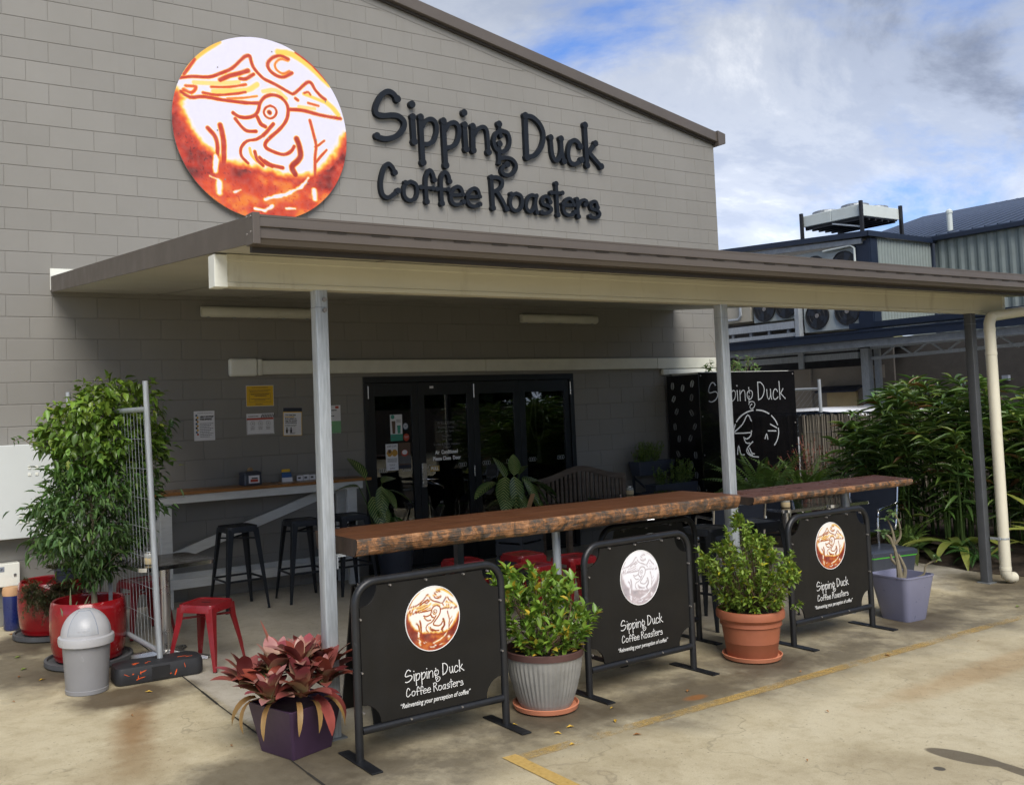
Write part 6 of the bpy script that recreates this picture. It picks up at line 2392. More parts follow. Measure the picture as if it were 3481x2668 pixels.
def view_frame(cx, cy):
    n = np.array([cx - CAM_POS[0], cy - CAM_POS[1]])
    n /= np.linalg.norm(n)
    return np.array([n[1], -n[0], 0.0]), np.array([n[0], n[1], 0.0])


# ------------------------------------------------------------------ climber and young tree at left
VINE_UP = [(-0.36,1.679),(-0.299,1.766),(-0.238,1.879),(-0.14,1.979),(-0.029,2.053),(0.131,2.062),(0.293,2.07),(0.42,2.05),(0.47,1.95),(0.47,1.802),(0.48,1.536),(0.46,1.353),(0.304,1.386),(0.179,1.367),(0.056,1.4),(-0.065,1.433),(-0.161,1.451),(-0.268,1.496),(-0.326,1.575)]
VINE_LOW = [(-0.271,1.428),(-0.131,1.458),(0.083,1.433),(0.264,1.397),(0.46,1.349),(0.48,1.219),(0.44,1.053),(0.34,0.929),(0.27,0.808),(0.18,0.766),(0.117,0.697),(0.067,0.613),(-0.005,0.595),(-0.086,0.64),(-0.167,0.735),(-0.259,0.805),(-0.35,0.863),(-0.348,0.961),(-0.324,1.059),(-0.374,1.149),(-0.31,1.206),(-0.227,1.301)]
VINE_RIGHT = [(0.24,1.664),(0.308,1.757),(0.416,1.821),(0.427,1.738),(0.358,1.631),(0.342,1.495),(0.301,1.443),(0.325,1.319),(0.284,1.253),(0.261,1.391)]
ZINC = [(-0.316,0.516),(-0.283,0.627),(-0.295,0.786),(-0.209,0.821),(-0.105,0.837),(-0.022,0.808),(0.098,0.796),(0.189,0.747),(0.24,0.635),(0.296,0.653),(0.349,0.615),(0.327,0.523),(0.248,0.414),(0.153,0.361),(0.004,0.335),(-0.089,0.346),(-0.18,0.403),(-0.244,0.441)]
TERRA = [(-0.368,0.717),(-0.251,0.735),(-0.173,0.82),(-0.112,0.896),(-0.058,0.997),(0.013,0.955),(0.049,0.879),(0.141,0.804),(0.235,0.78),(0.288,0.738),(0.307,0.639),(0.334,0.574),(0.277,0.523),(0.296,0.441),(0.339,0.36),(0.29,0.334),(0.213,0.365),(0.085,0.338),(-0.094,0.3),(-0.182,0.323),(-0.234,0.431),(-0.253,0.532),(-0.309,0.582)]

cv = thing('climbing_plant', 'leafy bright green climber covering the top of the mesh panel', 'plant', (-0.02, -1.6, 0))
lat, dep = view_frame(-0.02, -1.6)
F_ = Foliage()
for (s_, d_, z, tone) in cluster_points(VINE_UP, 230, 15, 1.1, 0.045):
    pos = lat * s_ + dep * d_ + np.array([0, 0, z])
    out = lat * (s_ - 0.05) * 1.4 + dep * (d_ * 1.2 - 0.2) + np.array([0, 0, -0.18]) + rvec() * 0.75
    L_ = random.uniform(0.045, 0.10)
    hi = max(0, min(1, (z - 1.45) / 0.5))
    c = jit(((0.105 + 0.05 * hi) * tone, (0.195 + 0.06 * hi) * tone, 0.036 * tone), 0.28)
    if random.random() < 0.06:
        c = jit((0.25, 0.33, 0.05), 0.1)
    if random.random() < 0.07:
        pos = pos + (lat * s_ + dep * d_) * 0.22 + rvec() * 0.03
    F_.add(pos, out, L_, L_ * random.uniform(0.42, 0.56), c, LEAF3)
lat2, dep2 = view_frame(0.25, -1.4)
o2 = np.array([0.27, 0.2, 0])
for (s_, d_, z) in profile_points(VINE_RIGHT, 60, 0.5, 0.8):
    pos = o2 + lat2 * s_ + dep2 * d_ + np.array([0, 0, z])
    F_.add(pos, lat2 * 0.3 + np.array([0, 0, -0.6]) + rvec() * 0.5, random.uniform(0.06, 0.10), random.uniform(0.032, 0.05), jit((0.085, 0.165, 0.04), 0.35))
tw = catmull([(0.20, 0.0, 1.98), (0.36, 0.02, 2.03), (0.48, 0.04, 1.95), (0.56, 0.05, 1.85), (0.60, 0.05, 1.74)], 8)
for i, p_ in enumerate(tw):
    if i % 2 == 0 and i > 2:
        F_.add(np.array(p_), np.array([random.uniform(-0.5, 0.8), 0, random.uniform(-1, 0.2)]), random.uniform(0.04, 0.065), 0.028, jit((0.11, 0.19, 0.04), 0.3))
tw2 = catmull([(-0.32, 0.0, 1.60), (-0.42, 0.02, 1.62), (-0.50, 0.03, 1.68), (-0.56, 0.03, 1.66)], 5)
for i, p_ in enumerate(tw2):
    F_.add(np.array(p_), rvec() + np.array([-0.3, 0, 0]), random.uniform(0.035, 0.055), 0.025, jit((0.07, 0.15, 0.03), 0.3))
F_.build('foliage', M_('leaf_gloss'), cv)
q = MB()
q.tube(tw, 0.003, 5)
q.tube(tw2, 0.0025, 5)
for k in range(14):
    a = (random.uniform(-0.05, 0.05), random.uniform(-0.05, 0.05), 1.2)
    b = tuple(lat * random.uniform(-0.3, 0.35) + dep * random.uniform(-0.25, 0.25) + np.array([0, 0, random.uniform(1.5, 1.95)]))
    q.tube(catmull([a, tuple((np.array(a) + np.array(b)) / 2 + rvec() * 0.06), b], 4), 0.004, 5)
q.tube(catmull([(0.06, 0.1, 0.39), (0.10, 0.15, 0.8), (0.04, 0.05, 1.2)], 5), 0.008, 6)
q.build('stems', M_('stem_brown'), cv)

ct = thing('young_tree', 'young bushy tree with narrow dark leaves growing in the front red planter', 'tree', (-0.08, -1.78, 0))
lat, dep = view_frame(-0.08, -1.78)
F_ = Foliage()
for (s_, d_, z, tone) in cluster_points(VINE_LOW, 250, 15, 1.05, 0.045):
    pos = lat * s_ + dep * d_ + np.array([0, 0, z])
    out = lat * s_ * 1.6 + dep * (d_ * 1.4 - 0.15) + np.array([0, 0, -0.30]) + rvec() * 0.75
    L_ = random.uniform(0.045, 0.105)
    c = jit((0.078 * tone, 0.152 * tone, 0.044 * tone), 0.32)
    if random.random() < 0.07:
        c = jit((0.14, 0.24, 0.06), 0.15)
    if random.random() < 0.08:
        pos = pos + (lat * s_ + dep * d_) * 0.25 + rvec() * 0.03
    if z > 1.25 and random.random() < 0.5:
        c = jit((0.08, 0.17, 0.03), 0.3)
    F_.add(pos, out, L_, L_ * random.uniform(0.22, 0.32), c, LEAF3)
for k in range(26):
    a = random.uniform(0, 6.28)
    pos = lat * (-0.30 - 0.012 * k) * 1.0 + np.array([0, 0, 1.13 - 0.002 * k]) if k < 10 else lat * random.uniform(-0.38, -0.26) + dep * random.uniform(-0.2, 0.2) + np.array([0, 0, random.uniform(0.85, 1.3)])
    F_.add(pos, -lat + rvec() * 0.6, random.uniform(0.06, 0.1), 0.022, jit((0.09, 0.19, 0.045), 0.2))
F_.build('crown', M_('leaf'), ct)
q = MB()
q.tube(catmull([(0.02, 0, 0.37), (0.02, 0.01, 0.50), (0.0, 0.0, 0.66), (0.03, 0.02, 0.95), (0.0, 0.0, 1.3)], 5), [0.024, 0.024, 0.023, 0.022, 0.021, 0.02, 0.019, 0.018, 0.017, 0.016, 0.015, 0.014, 0.013, 0.012, 0.011, 0.010, 0.009, 0.008, 0.007, 0.006, 0.005], 8)
for k in range(16):
    z0 = random.uniform(0.55, 1.1)
    e = lat * random.uniform(-0.32, 0.32) + dep * random.uniform(-0.28, 0.28) + np.array([0, 0, z0 + random.uniform(0.1, 0.35)])
    q.tube(catmull([(0.01, 0, z0), tuple(e * 0.5 + np.array([0, 0, z0 * 0.5 + 0.02])), tuple(e)], 4), 0.004, 5)
q.build('trunk', M_('bark_grey'), ct)
t = thing('aloe', 'spiky pale green aloe at the edge of the front red planter', 'plant', (-0.27, -1.98, 0.38))
for (x, y, h_, ln) in ((0, 0, 0.21, (0.0, 0)), (0.02, 0.015, 0.10, (0.03, 0)), (0.08, 0.01, 0.13, (0.05, 0)), (-0.05, 0.0, 0.07, (-0.02, 0)), (0.10, 0.03, 0.09, (0.04, 0))):
    q = MB()
    q.tube([(x, y, 0), (x + ln[0] * 0.4, y, h_ * 0.5), (x + ln[0], y, h_)], [0.012, 0.008, 0.001], 6)
    q.build('leaf', M_('bark_green'), t)
t = thing('steel_stake', 'flat grey stake standing in the front red planter', 'stake', (0.07, -1.73, 0.37))
q = MB()
q.box(-0.014, 0.014, -0.003, 0.003, 0, 0.42)
q.build('stake', M_('galv_dark'), t)

t = thing('rosemary', 'rosemary bush spilling over the front of the rear red planter', 'plant', (-0.20, -0.93, 0))
F_ = Foliage()
q = MB()
for k in range(140):
    b0 = np.array([random.uniform(-0.20, 0.13), random.uniform(-0.03, 0.08), random.uniform(0.33, 0.44)])
    dr = np.array([random.uniform(-0.5, 0.45), random.uniform(-0.75, -0.1), random.uniform(-0.75, 0.55)])
    L_ = random.uniform(0.14, 0.29)
    pts = catmull([tuple(b0), tuple(b0 + dr * L_ * 0.5 + np.array([0, 0, 0.02])), tuple(b0 + dr * L_)], 5)
    q.tube(pts, 0.0018, 4, caps=False)
    dark = random.random()
    for p_ in pts[2:]:
        for j in range(7):
            F_.add(np.array(p_) + rvec() * 0.006, dr * 0.6 + rvec(), random.uniform(0.018, 0.03), 0.0035, jit((0.075, 0.095, 0.035) if dark > 0.25 else (0.10, 0.075, 0.04), 0.3), LEAF2)
F_.build('foliage', M_('leaf'), t)
q.build('stems', M_('stem_brown'), t)
q = MB()
for k in range(24):
    b0 = np.array([random.uniform(0.08, 0.26), random.uniform(-0.02, 0.10), 0.42])
    e = b0 + np.array([random.uniform(-0.06, 0.08), random.uniform(-0.12, 0.02), random.uniform(-0.12, 0.09)])
    q.tube(catmull([tuple(b0), tuple((b0 + e) / 2 + rvec() * 0.02), tuple(e)], 4), 0.0017, 4)
q.build('dry_twigs', M_('stem_red'), t)
t = thing('succulent', 'small brown-green succulent in the black pot', 'plant', (-0.05, -0.60, 0.53))
F_ = Foliage()
for k in range(260):
    p_ = np.array([random.gauss(-0.01, 0.055), random.gauss(0, 0.05), random.uniform(0, 0.03)])
    F_.add(p_, p_ * 6 + np.array([0, 0, 0.5]) + rvec() * 0.5, random.uniform(0.03, 0.07), 0.008, jit((0.09, 0.10, 0.045), 0.35), LEAF2)
F_.build('leaves', M_('leaf'), t)

# ------------------------------------------------------------------ potted shrubs


def shrub(t, poly, n_tips, n_leaves, leafL, asp, cols, base_z, m, spread=0.55, stems='stem_brown', sub_up=0.45):
    """branch tips spread through the solid, each with a rosette of leaves"""
    lat, dep = view_frame(t.location.x, t.location.y)
    F_, q = Foliage(), MB()
    for (s_, d_, z) in profile_points(poly, n_tips, 0.95, 0.6):
        tip = lat * s_ + dep * d_ + np.array([0, 0, z])
        b0 = np.array([random.uniform(-0.05, 0.05), random.uniform(-0.05, 0.05), base_z])
        mid = (tip + b0) / 2 + np.array([tip[0], tip[1], 0]) * 0.15 + rvec() * 0.02
        pth = catmull([tuple(b0), tuple(mid), tuple(tip)], 4)
        if random.random() < 0.35:
            q.tube(pth, [0.0055 - 0.0005 * i for i in range(len(pth))], 5, caps=False)
        ax = tip - mid
        ax = ax / (np.linalg.norm(ax) + 1e-6) + np.array([0, 0, sub_up]) + dep * -0.05
        ax /= np.linalg.norm(ax)
        cset = cols[0]
        for k in range(n_leaves):
            back = random.random() ** 1.5 * leafL * 1.8
            o = rvec()
            dr = ax * random.uniform(0.3, 1.0) + o * spread
            L_ = leafL * random.uniform(0.65, 1.15)
            r_ = random.random()
            c = cols[1] if r_ < cols[2] else cset
            F_.add(tip - ax * back, dr, L_, L_ * asp * random.uniform(0.85, 1.2), jit(c, 0.25), LEAF3)
    F_.build('foliage', m, t)
    q.build('stems', M_(stems), t)


t = thing('yellowing_shrub', 'shrub with green and yellow leaves growing in the ribbed zinc pot', 'shrub', (1.835, -4.84, 0))
shrub(t, ZINC, 125, 13, 0.070, 0.42, ((0.175, 0.30, 0.045), (0.52, 0.42, 0.05), 0.10), 0.33, M_('leaf_gloss'))
q = MB()
for k in range(16):
    a, r_ = random.uniform(0, 6.28), random.uniform(0.08, 0.20)
    x, y = r_ * math.cos(a), r_ * math.sin(a)
    q.add([(x, y, 0.34), (x + 0.02, y + 0.012, 0.347), (x + 0.05, y + 0.01, 0.342), (x + 0.022, y - 0.012, 0.345)], [(0, 3, 2, 1)])
mat('dry_leaf_yellow', (0.58, 0.36, 0.04), 0.6, var=0.3, vscale=30)
mat('dry_leaf_brown', (0.28, 0.12, 0.03), 0.7, var=0.3, vscale=30)
mat('dry_leaf_green', (0.16, 0.22, 0.04), 0.6, var=0.3, vscale=30)
q.build('shed_leaves', M_('dry_leaf_yellow'), t)
t = thing('bushy_shrub', 'dense pointed green shrub growing in the terracotta pot', 'shrub', (3.605, -4.87, 0))
shrub(t, TERRA, 320, 14, 0.044, 0.42, ((0.20, 0.30, 0.048), (0.48, 0.45, 0.03), 0.05), 0.31, M_('leaf'), 0.75)

# desert rose
t = thing('desert_rose', 'nearly bare desert rose with swollen grey stems in the lavender pot', 'plant', (5.38, -4.845, 0))
lat, dep = view_frame(5.38, -4.845)
q = MB()
br = [([(0, 0.27), (0.0, 0.36), (-0.012, 0.46), (-0.03, 0.58)], 0.030, 0.009), ([(-0.03, 0.56), (-0.055, 0.63), (-0.10, 0.665)], 0.013, 0.006), ([(-0.03, 0.57), (-0.03, 0.66), (-0.05, 0.74), (-0.065, 0.77)], 0.011, 0.004), ([(-0.02, 0.58), (0.02, 0.64), (0.02, 0.73), (-0.01, 0.83)], 0.011, 0.004), ([(0.02, 0.29), (0.04, 0.375), (0.02, 0.45), (0.0, 0.50)], 0.018, 0.007), ([(0.03, 0.30), (0.10, 0.315), (0.17, 0.35), (0.19, 0.42), (0.27, 0.47)], 0.009, 0.006), ([(-0.02, 0.42), (-0.05, 0.46), (-0.055, 0.50)], 0.012, 0.009)]
tips = []
for pts, r0, r1 in br:
    P = catmull([tuple(lat * a + np.array([0, 0, b])) for a, b in pts], 5)
    q.tube(P, [r0 + (r1 - r0) * i / (len(P) - 1) for i in range(len(P))], 8)
    tips.append(P)
q.build('stems', M_('bark_grey'), t, smooth=True)
F_ = Foliage()
for ti, cnt in ((1, 14), (2, 9), (3, 11), (5, 12)):
    e = np.array(tips[ti][-1])
    for k in range(cnt):
        F_.add(e + rvec() * 0.006, rvec() + np.array([0, 0, 0.5]), random.uniform(0.045, 0.07), 0.030, jit((0.17, 0.27, 0.12), 0.2))
for k in range(5):
    e = np.array(tips[3][8 + k])
    F_.add(e, rvec() + np.array([0, 0, 0.3]), 0.04, 0.02, jit((0.12, 0.20, 0.10), 0.2))
F_.build('leaves', M_('leaf'), t)

# ------------------------------------------------------------------ bromeliads: every strap leaf its own piece
brm = thing('bromeliads', 'clump of red and pink bromeliads filling the purple planter', 'plant', (0.365, -4.56, 0.265))


def strap_leaf(nm, L, W, rise, curl, tipc, basec, m, n=7, keel=0.25):
    vs_, fs_, cs = [], [], []
    x = z = 0.0
    a = rise
    for i in range(n + 1):
        t = i / n
        w_ = W * (0.75 + 0.35 * math.sin(PI * min(t * 1.1, 1))) * (1 - max(0, (t - 0.70) / 0.30) ** 2.4 * 0.90)
        c = tuple(basec[k] + (tipc[k] - basec[k]) * min(1, max(0, (t - 0.12) / 0.62)) for k in range(3))
        vs_ += [(-w_ / 2, x, z + keel * w_ / 2), (0, x, z), (w_ / 2, x, z + keel * w_ / 2)]
        cs += [c, tuple(k * 0.92 for k in c), c]
        x += L / n * math.cos(a)
        z += L / n * math.sin(a)
        a -= curl / n
    for i in range(n):
        o = 3 * i
        fs_ += [(o, o + 3, o + 4, o + 1), (o + 1, o + 4, o + 5, o + 2)]
    q = MB()
    q.v, q.f, q.c = vs_, fs_, cs
    return q.mesh(nm, m, True)


RED, DRK, YEL, PNK, GRN = (0.28, 0.075, 0.065), (0.15, 0.030, 0.032), (0.42, 0.36, 0.18), (0.42, 0.19, 0.18), (0.22, 0.25, 0.09)
kinds = []
for (tc_, bc_) in (((0.38, 0.19, 0.15), (0.40, 0.34, 0.16)), (RED, (0.30, 0.13, 0.085)), (DRK, RED), (PNK, YEL), ((0.30, 0.07, 0.085), (0.38, 0.26, 0.13)), (RED, GRN), ((0.28, 0.062, 0.040), (0.20, 0.045, 0.04))):
    for (rise, curl) in ((1.30, 0.55), (1.0, 0.9), (0.65, 0.85)):
        kinds.append((rise, strap_leaf('leaf', 0.215, 0.074, rise, curl, tc_, bc_, M_('leaf_brom'), 8)))
r_ = random.Random(21)
heads = [(-0.17, -0.08, 0.03), (-0.02, -0.16, 0.05), (0.15, -0.07, 0.06), (-0.09, 0.06, 0.11), (0.10, 0.08, 0.12), (-0.22, 0.12, 0.07), (0.23, 0.05, 0.08), (0.02, -0.02, 0.14), (0.0, 0.18, 0.10)]
for hi_, (hx, hy, hz) in enumerate(heads):
    for k in range(19):
        ring = min(k // 6, 2)
        want = (0.65, 1.0, 1.30)[ring]
        pool = [me for (rs, me) in kinds if abs(rs - want) < 0.01]
        me = r_.choice(pool)
        a = k * 2.4 + hi_ * 0.9 + r_.uniform(-0.2, 0.2)
        s_ = r_.uniform(0.70, 1.12) * (1.0 if ring < 2 else 0.9)
        o = link('leaf', me, brm, (hx, hy, hz + 0.012 * ring), (r_.uniform(-0.25, 0.15) + 0.0, r_.uniform(-0.12, 0.12), a), (s_ * r_.uniform(0.85, 1.2), s_, s_))
for (x, y, a, ty) in ((-0.09, -0.16, PI * 0.95, 0), (0.02, -0.2, PI * 1.05, 1), (-0.20, -0.06, PI * 0.62, 1), (0.12, -0.19, PI * 1.15, 1), (0.04, -0.19, PI * 1.0, 0)):
    pass
dry = strap_leaf('dry_leaf', 0.24, 0.03, 0.1, 2.0, (0.36, 0.22, 0.08), (0.30, 0.16, 0.06), M_('leaf'))
for (x, y, a) in ((-0.17, -0.10, 2.4), (-0.20, 0.02, 1.9), (0.02, -0.17, 3.3), (-0.05, -0.16, 2.9), (0.10, -0.16, 3.6), (-0.19, 0.07, 1.6)):
    link('dry_leaf', dry, brm, (x, y, 0.03), (0, r_.uniform(-0.4, 0.4), a), (r_.uniform(0.7, 1.3), r_.uniform(0.6, 1.0), 1.0))
hang = strap_leaf('leaf', 0.25, 0.06, -0.2, 1.6, (0.32, 0.075, 0.06), (0.24, 0.05, 0.045), M_('leaf_brom'))
link('leaf', hang, brm, (0.05, -0.15, 0.04), (0, 0, 3.35))
link('leaf', hang, brm, (0.12, -0.12, 0.04), (0, 0, 3.9), (1, 0.8, 0.8))
big = strap_leaf('leaf', 0.30, 0.05, 1.35, 0.25, (0.42, 0.15, 0.12), GRN, M_('leaf_gloss'))
link('leaf', big, brm, (-0.04, 0.12, 0.12), (0, 0, 0.8), (0.7, 1, 1))
link('leaf', big, brm, (0.10, 0.10, 0.08), (0.1, 0.2, 4.6), (0.7, 0.8, 0.8))

# ------------------------------------------------------------------ ferns, dumb canes


def frond_mesh(L, W, n, curl, col, seed, m):
    r_ = random.Random(seed)
    F_ = Foliage()
    pts = []
    x = z = 0
    a = 1.15
    for i in range(n + 1):
        pts.append(np.array([0, x, z]))
        x += L / n * math.cos(a)
        z += L / n * math.sin(a)
        a -= curl / n
    for i in range(1, n + 1):
        t = i / n
        w_ = W * (math.sin(PI * (0.12 + 0.86 * t)) ** 0.8)
        tan = pts[i] - pts[i - 1]
        for sgn in (-1, 1):
            F_.add(pts[i], np.array([sgn, 0, 0]) + tan / np.linalg.norm(tan) * 0.45 + np.array([0, 0, -0.15]), max(w_, 0.01), L / n * 0.95, jit(col, 0.2), LEAF2, up=(0, -tan[2], tan[1] + 1e-3), roll=0.0)
    me = bpy.data.meshes.new('frond')
    me.from_pydata(np.vstack(F_.V).tolist(), [], F_.F)
    ca = me.color_attributes.new('Col', 'FLOAT_COLOR', 'POINT')
    arr = np.ones((F_.n, 4), np.float32)
    arr[:, :3] = np.array(F_.C)
    ca.data.foreach_set('color', arr.ravel())
    me.materials.append(m)
    return me


def fern(label, loc, fronds, n, size, seed, upright=0.0, pot=None):
    t = thing('fern', label, 'fern', loc, 0, 'sword ferns')
    r_ = random.Random(seed)
    for k in range(n):
        s_ = size * r_.uniform(0.7, 1.15)
        link('frond', r_.choice(fronds), t, (r_.uniform(-0.04, 0.04), r_.uniform(-0.04, 0.04), 0), (r_.uniform(-0.3, 0.3) + upright, r_.uniform(-0.2, 0.2), k * 2.4 + r_.uniform(-0.3, 0.3)), (s_, s_, s_))
    return t


FR_D = [frond_mesh(0.6, 0.085, 24, c_, (0.055, 0.14, 0.03), 40 + i, M_('leaf')) for i, c_ in enumerate((1.2, 1.7, 2.2))]
FR_L = [frond_mesh(0.6, 0.075, 26, c_, (0.14, 0.235, 0.05), 50 + i, M_('leaf')) for i, c_ in enumerate((0.7, 1.2, 1.8))]
t = thing('fern_pot', 'dark pot of the fern and dumb cane beside the wall bar', 'pot', (3.28, -0.47, 0))
q = MB()
q.lathe([(0.14, 0), (0.16, 0.02), (0.20, 0.34), (0.21, 0.345), (0.21, 0.37), (0.195, 0.37), (0.19, 0.33)], 28)
q.build('pot', M_('tub_grey'), t, smooth=True)
fern('dark sword fern hanging over its pot left of the doors', (3.30, -0.50, 0.36), FR_D, 34, 0.95, 3)


def broad_leaf():
    n, m_ = 12, 4
    vs_, fs_ = [], []
    for i in range(n + 1):
        t = i / n
        w_ = 0.5 * (math.sin(PI * t ** 0.85)) ** 0.75 if 0 < t < 1 else 0.004
        for j in range(-m_, m_ + 1):
            u = j / m_
            vs_.append((u * w_ * 0.15, t * 0.34, -0.10 * t * t * 0.9 + 0.018 * abs(u) * w_ * 2 + 0.0025 * math.sin(t * 40) * abs(u)))
    W = 2 * m_ + 1
    for i in range(n):
        for j in range(2 * m_):
            o = i * W + j
            fs_.append((o, o + 1, o + W + 1, o + W))
    q = MB()
    q.add(vs_, fs_)
    return q.mesh('leaf', M_('variegated_leaf'), True)


BL = broad_leaf()


def dumb_cane(label, loc, leaves, stems=True):
    t = thing('dumb_cane', label, 'plant', loc, 0, 'variegated dumb canes')
    for (x, y, z, pitch, yaw, s_) in leaves:
        lf = link('leaf', BL, t, (x, y, z), (R(pitch), random.uniform(-0.3, 0.3), R(yaw)), (s_ * 1.15, s_, s_))
        q = MB()
        q.tube(catmull([(0, 0, 0.35), (x * 0.5, y * 0.5, 0.35 + (z - 0.35) * 0.65), (x, y, z)], 5), 0.006, 6)
        q.build('leaf_stalk', M_('stem_green'), t)
    q = MB()
    q.tube([(0, 0, 0.3), (0.01, 0, 0.55)], 0.016, 8)
    q.build('cane', M_('stem_green'), t)
    return t


dumb_cane('dumb cane with striped leaves left of the doors, beside the wall bar', (3.10, -0.42, 0), [(-0.12, 0.0, 1.08, 55, 20, 0.95), (0.02, -0.06, 0.98, -30, 200, 0.9), (-0.10, -0.10, 0.90, -55, 165, 1.0), (0.10, 0.05, 1.02, 20, -60, 0.8), (-0.05, -0.1, 0.85, -40, 190, 0.9), (0.12, -0.08, 0.95, -20, 250, 0.9), (-0.2, 0.0, 1.0, 10, 90, 0.8), (0.0, -0.12, 1.0, -60, 180, 1.0)])
t = thing('cane_pot', 'dark pot of the large dumb cane in front of the doors', 'pot', (4.72, -0.62, 0))
q = MB()
q.lathe([(0.14, 0), (0.16, 0.02), (0.20, 0.34), (0.21, 0.345), (0.21, 0.37), (0.195, 0.37), (0.19, 0.33)], 28)
q.build('pot', M_('tub_grey'), t, smooth=True)
dumb_cane('large dumb cane with boldly striped leaves in front of the doors', (4.72, -0.62, 0), [(-0.10, -0.02, 0.98, 62, 12, 0.9), (0.02, -0.02, 1.0, 66, -25, 0.85), (-0.12, -0.06, 1.0, -48, 128, 1.05), (0.14, -0.02, 0.92, 8, -75, 1.15), (0.22, -0.06, 0.92, -16, -98, 1.15), (-0.05, -0.12, 1.0, -58, 175, 1.1), (0.16, -0.12, 0.92, -42, -125, 1.1), (-0.16, -0.10, 0.88, -50, 150, 1.0), (0.06, -0.15, 0.96, -50, 200, 1.05), (0.30, -0.10, 0.86, -30, -110, 1.05), (-0.26, -0.05, 0.95, -15, 100, 1.0), (0.15, 0.05, 1.0, 30, -55, 0.9), (-0.02, -0.16, 0.84, -55, 190, 1.0), (0.10, -0.2, 0.82, -48, 215, 1.0)])

# herb tubs on a tiered stand by the cabinet
t = thing('plant_stand', 'black tiered stand of planting tubs beside the black cabinet', 'stand', (0, 0, 0))
for (x0, x1, y0, y1, z0, z1) in ((6.98, 7.62, -0.30, -0.09, 0.82, 1.0), (6.98, 7.74, -0.58, -0.36, 0.55, 0.72)):
    q = MB()
    r1 = rounded_rect(x1 - x0, y1 - y0, 0.02, 3, (x0 + x1) / 2, (y0 + y1) / 2)
    r2 = rounded_rect(x1 - x0 - 0.05, y1 - y0 - 0.05, 0.02, 3, (x0 + x1) / 2, (y0 + y1) / 2)
    q.loft([[(x, y, z0) for x, y in r2], [(x, y, z1 - 0.02) for x, y in r1], [(x * 1.0, y, z1) for x, y in r1], [(x, y, z1) for x, y in r2], [(x, y, z1 - 0.04) for x, y in r2]])
    q.build('tub', M_('tub_grey'), t)
for x in (7.05, 7.58):
    pieces('leg', M_('dark_steel'), t, [(x - 0.012, x + 0.012, -0.12, -0.095, 0, 0.82), (x - 0.012, x + 0.012, -0.55, -0.525, 0, 0.55)])
    MB().beam((x, -0.54, 0.54), (x, -0.10, 0.80), 0.02, 0.02).build('stay', M_('dark_steel'), t)


def herb(label, loc, w_, h_, n):
    t = thing('herb', label, 'herb', loc, 0, 'herbs in the black tubs')
    F_, q = Foliage(), MB()
    for k in range(n):
        b0 = np.array([random.uniform(-w_, w_) * 0.7, random.uniform(-0.06, 0.06), 0])
        tip = b0 + np.array([random.uniform(-0.4, 0.4) * w_, random.uniform(-0.12, 0.05), h_ * random.uniform(0.45, 1.0)])
        q.tube([tuple(b0), tuple((b0 + tip) / 2 + rvec() * 0.01), tuple(tip)], 0.002, 4, caps=False)
        for j in range(16):
            p_ = b0 + (tip - b0) * (0.3 + 0.7 * j / 15)
            F_.add(p_, rvec() + np.array([0, -0.2, 0.2]), random.uniform(0.025, 0.045), 0.018, jit((0.16, 0.24, 0.05), 0.3), LEAF2)
    F_.build('foliage', M_('leaf'), t)
    q.build('stems', M_('stem_green'), t)


herb('leafy herb in the upper black tub', (7.20, -0.20, 0.96), 0.28, 0.30, 55)
herb('small upright herb at the left end of the lower tub', (7.16, -0.47, 0.68), 0.08, 0.27, 16)
herb('bushy herb at the right end of the lower tub', (7.52, -0.47, 0.68), 0.20, 0.34, 50)
t = thing('rooftop_creeper', 'thin creeper sprouting from the top of the black cabinet', 'plant', (8.9, -0.3, 2.13))
F_, q = Foliage(), MB()
for k in range(20):
    b0 = np.array([random.uniform(-0.65, 0.6), random.uniform(-0.15, 0.15), 0])
    tip = b0 + np.array([random.uniform(-0.12, 0.12), random.uniform(-0.08, 0.08), random.uniform(0.06, 0.24)])
    q.tube([tuple(b0), tuple((b0 + tip) / 2 + rvec() * 0.015), tuple(tip)], 0.003, 4, caps=False)
    for j in range(8):
        F_.add(b0 + (tip - b0) * (0.2 + 0.1 * j), rvec() + np.array([0, 0, 0.3]), random.uniform(0.05, 0.09), 0.028, jit((0.10, 0.18, 0.05), 0.3))
q.tube(catmull([(-0.42, 0, 0), (-0.40, 0, 0.25), (-0.45, 0, 0.45), (-0.52, 0, 0.52)], 5), 0.002, 4)
F_.build('foliage', M_('leaf'), t)
tag(q.build('stems', M_('stem_brown'), t), kind='stuff')

# ------------------------------------------------------------------ garden bed
gb = MB()
gb.v, gb.f = [], []
nx, ny = 12, 40
mat('garden_soil', (0.04, 0.028, 0.018), 0.95, var=0.5, vscale=14, bump=0.8, bscale=30)
for i in range(nx + 1):
    for j in range(ny + 1):
        x = 7.72 + 2.25 * i / nx + (0.06 * math.sin(j * 1.1) if i == 0 else 0)
        y = -0.72 - 9.0 * j / ny
        gb.v.append((x, y, 0.006 + (0.10 * min(1, i / 3) + 0.03 * random.random() * (i > 0))))
        gb.c.append((1, 1, 1))
for i in range(nx):
    for j in range(ny):
        o = i * (ny + 1) + j
        gb.f.append((o, o + 1, o + ny + 2, o + ny + 1))
tag(gb.build('garden_bed', M_('garden_soil')), 'dark mulched garden bed along the reed fence', 'garden bed', kind='structure')


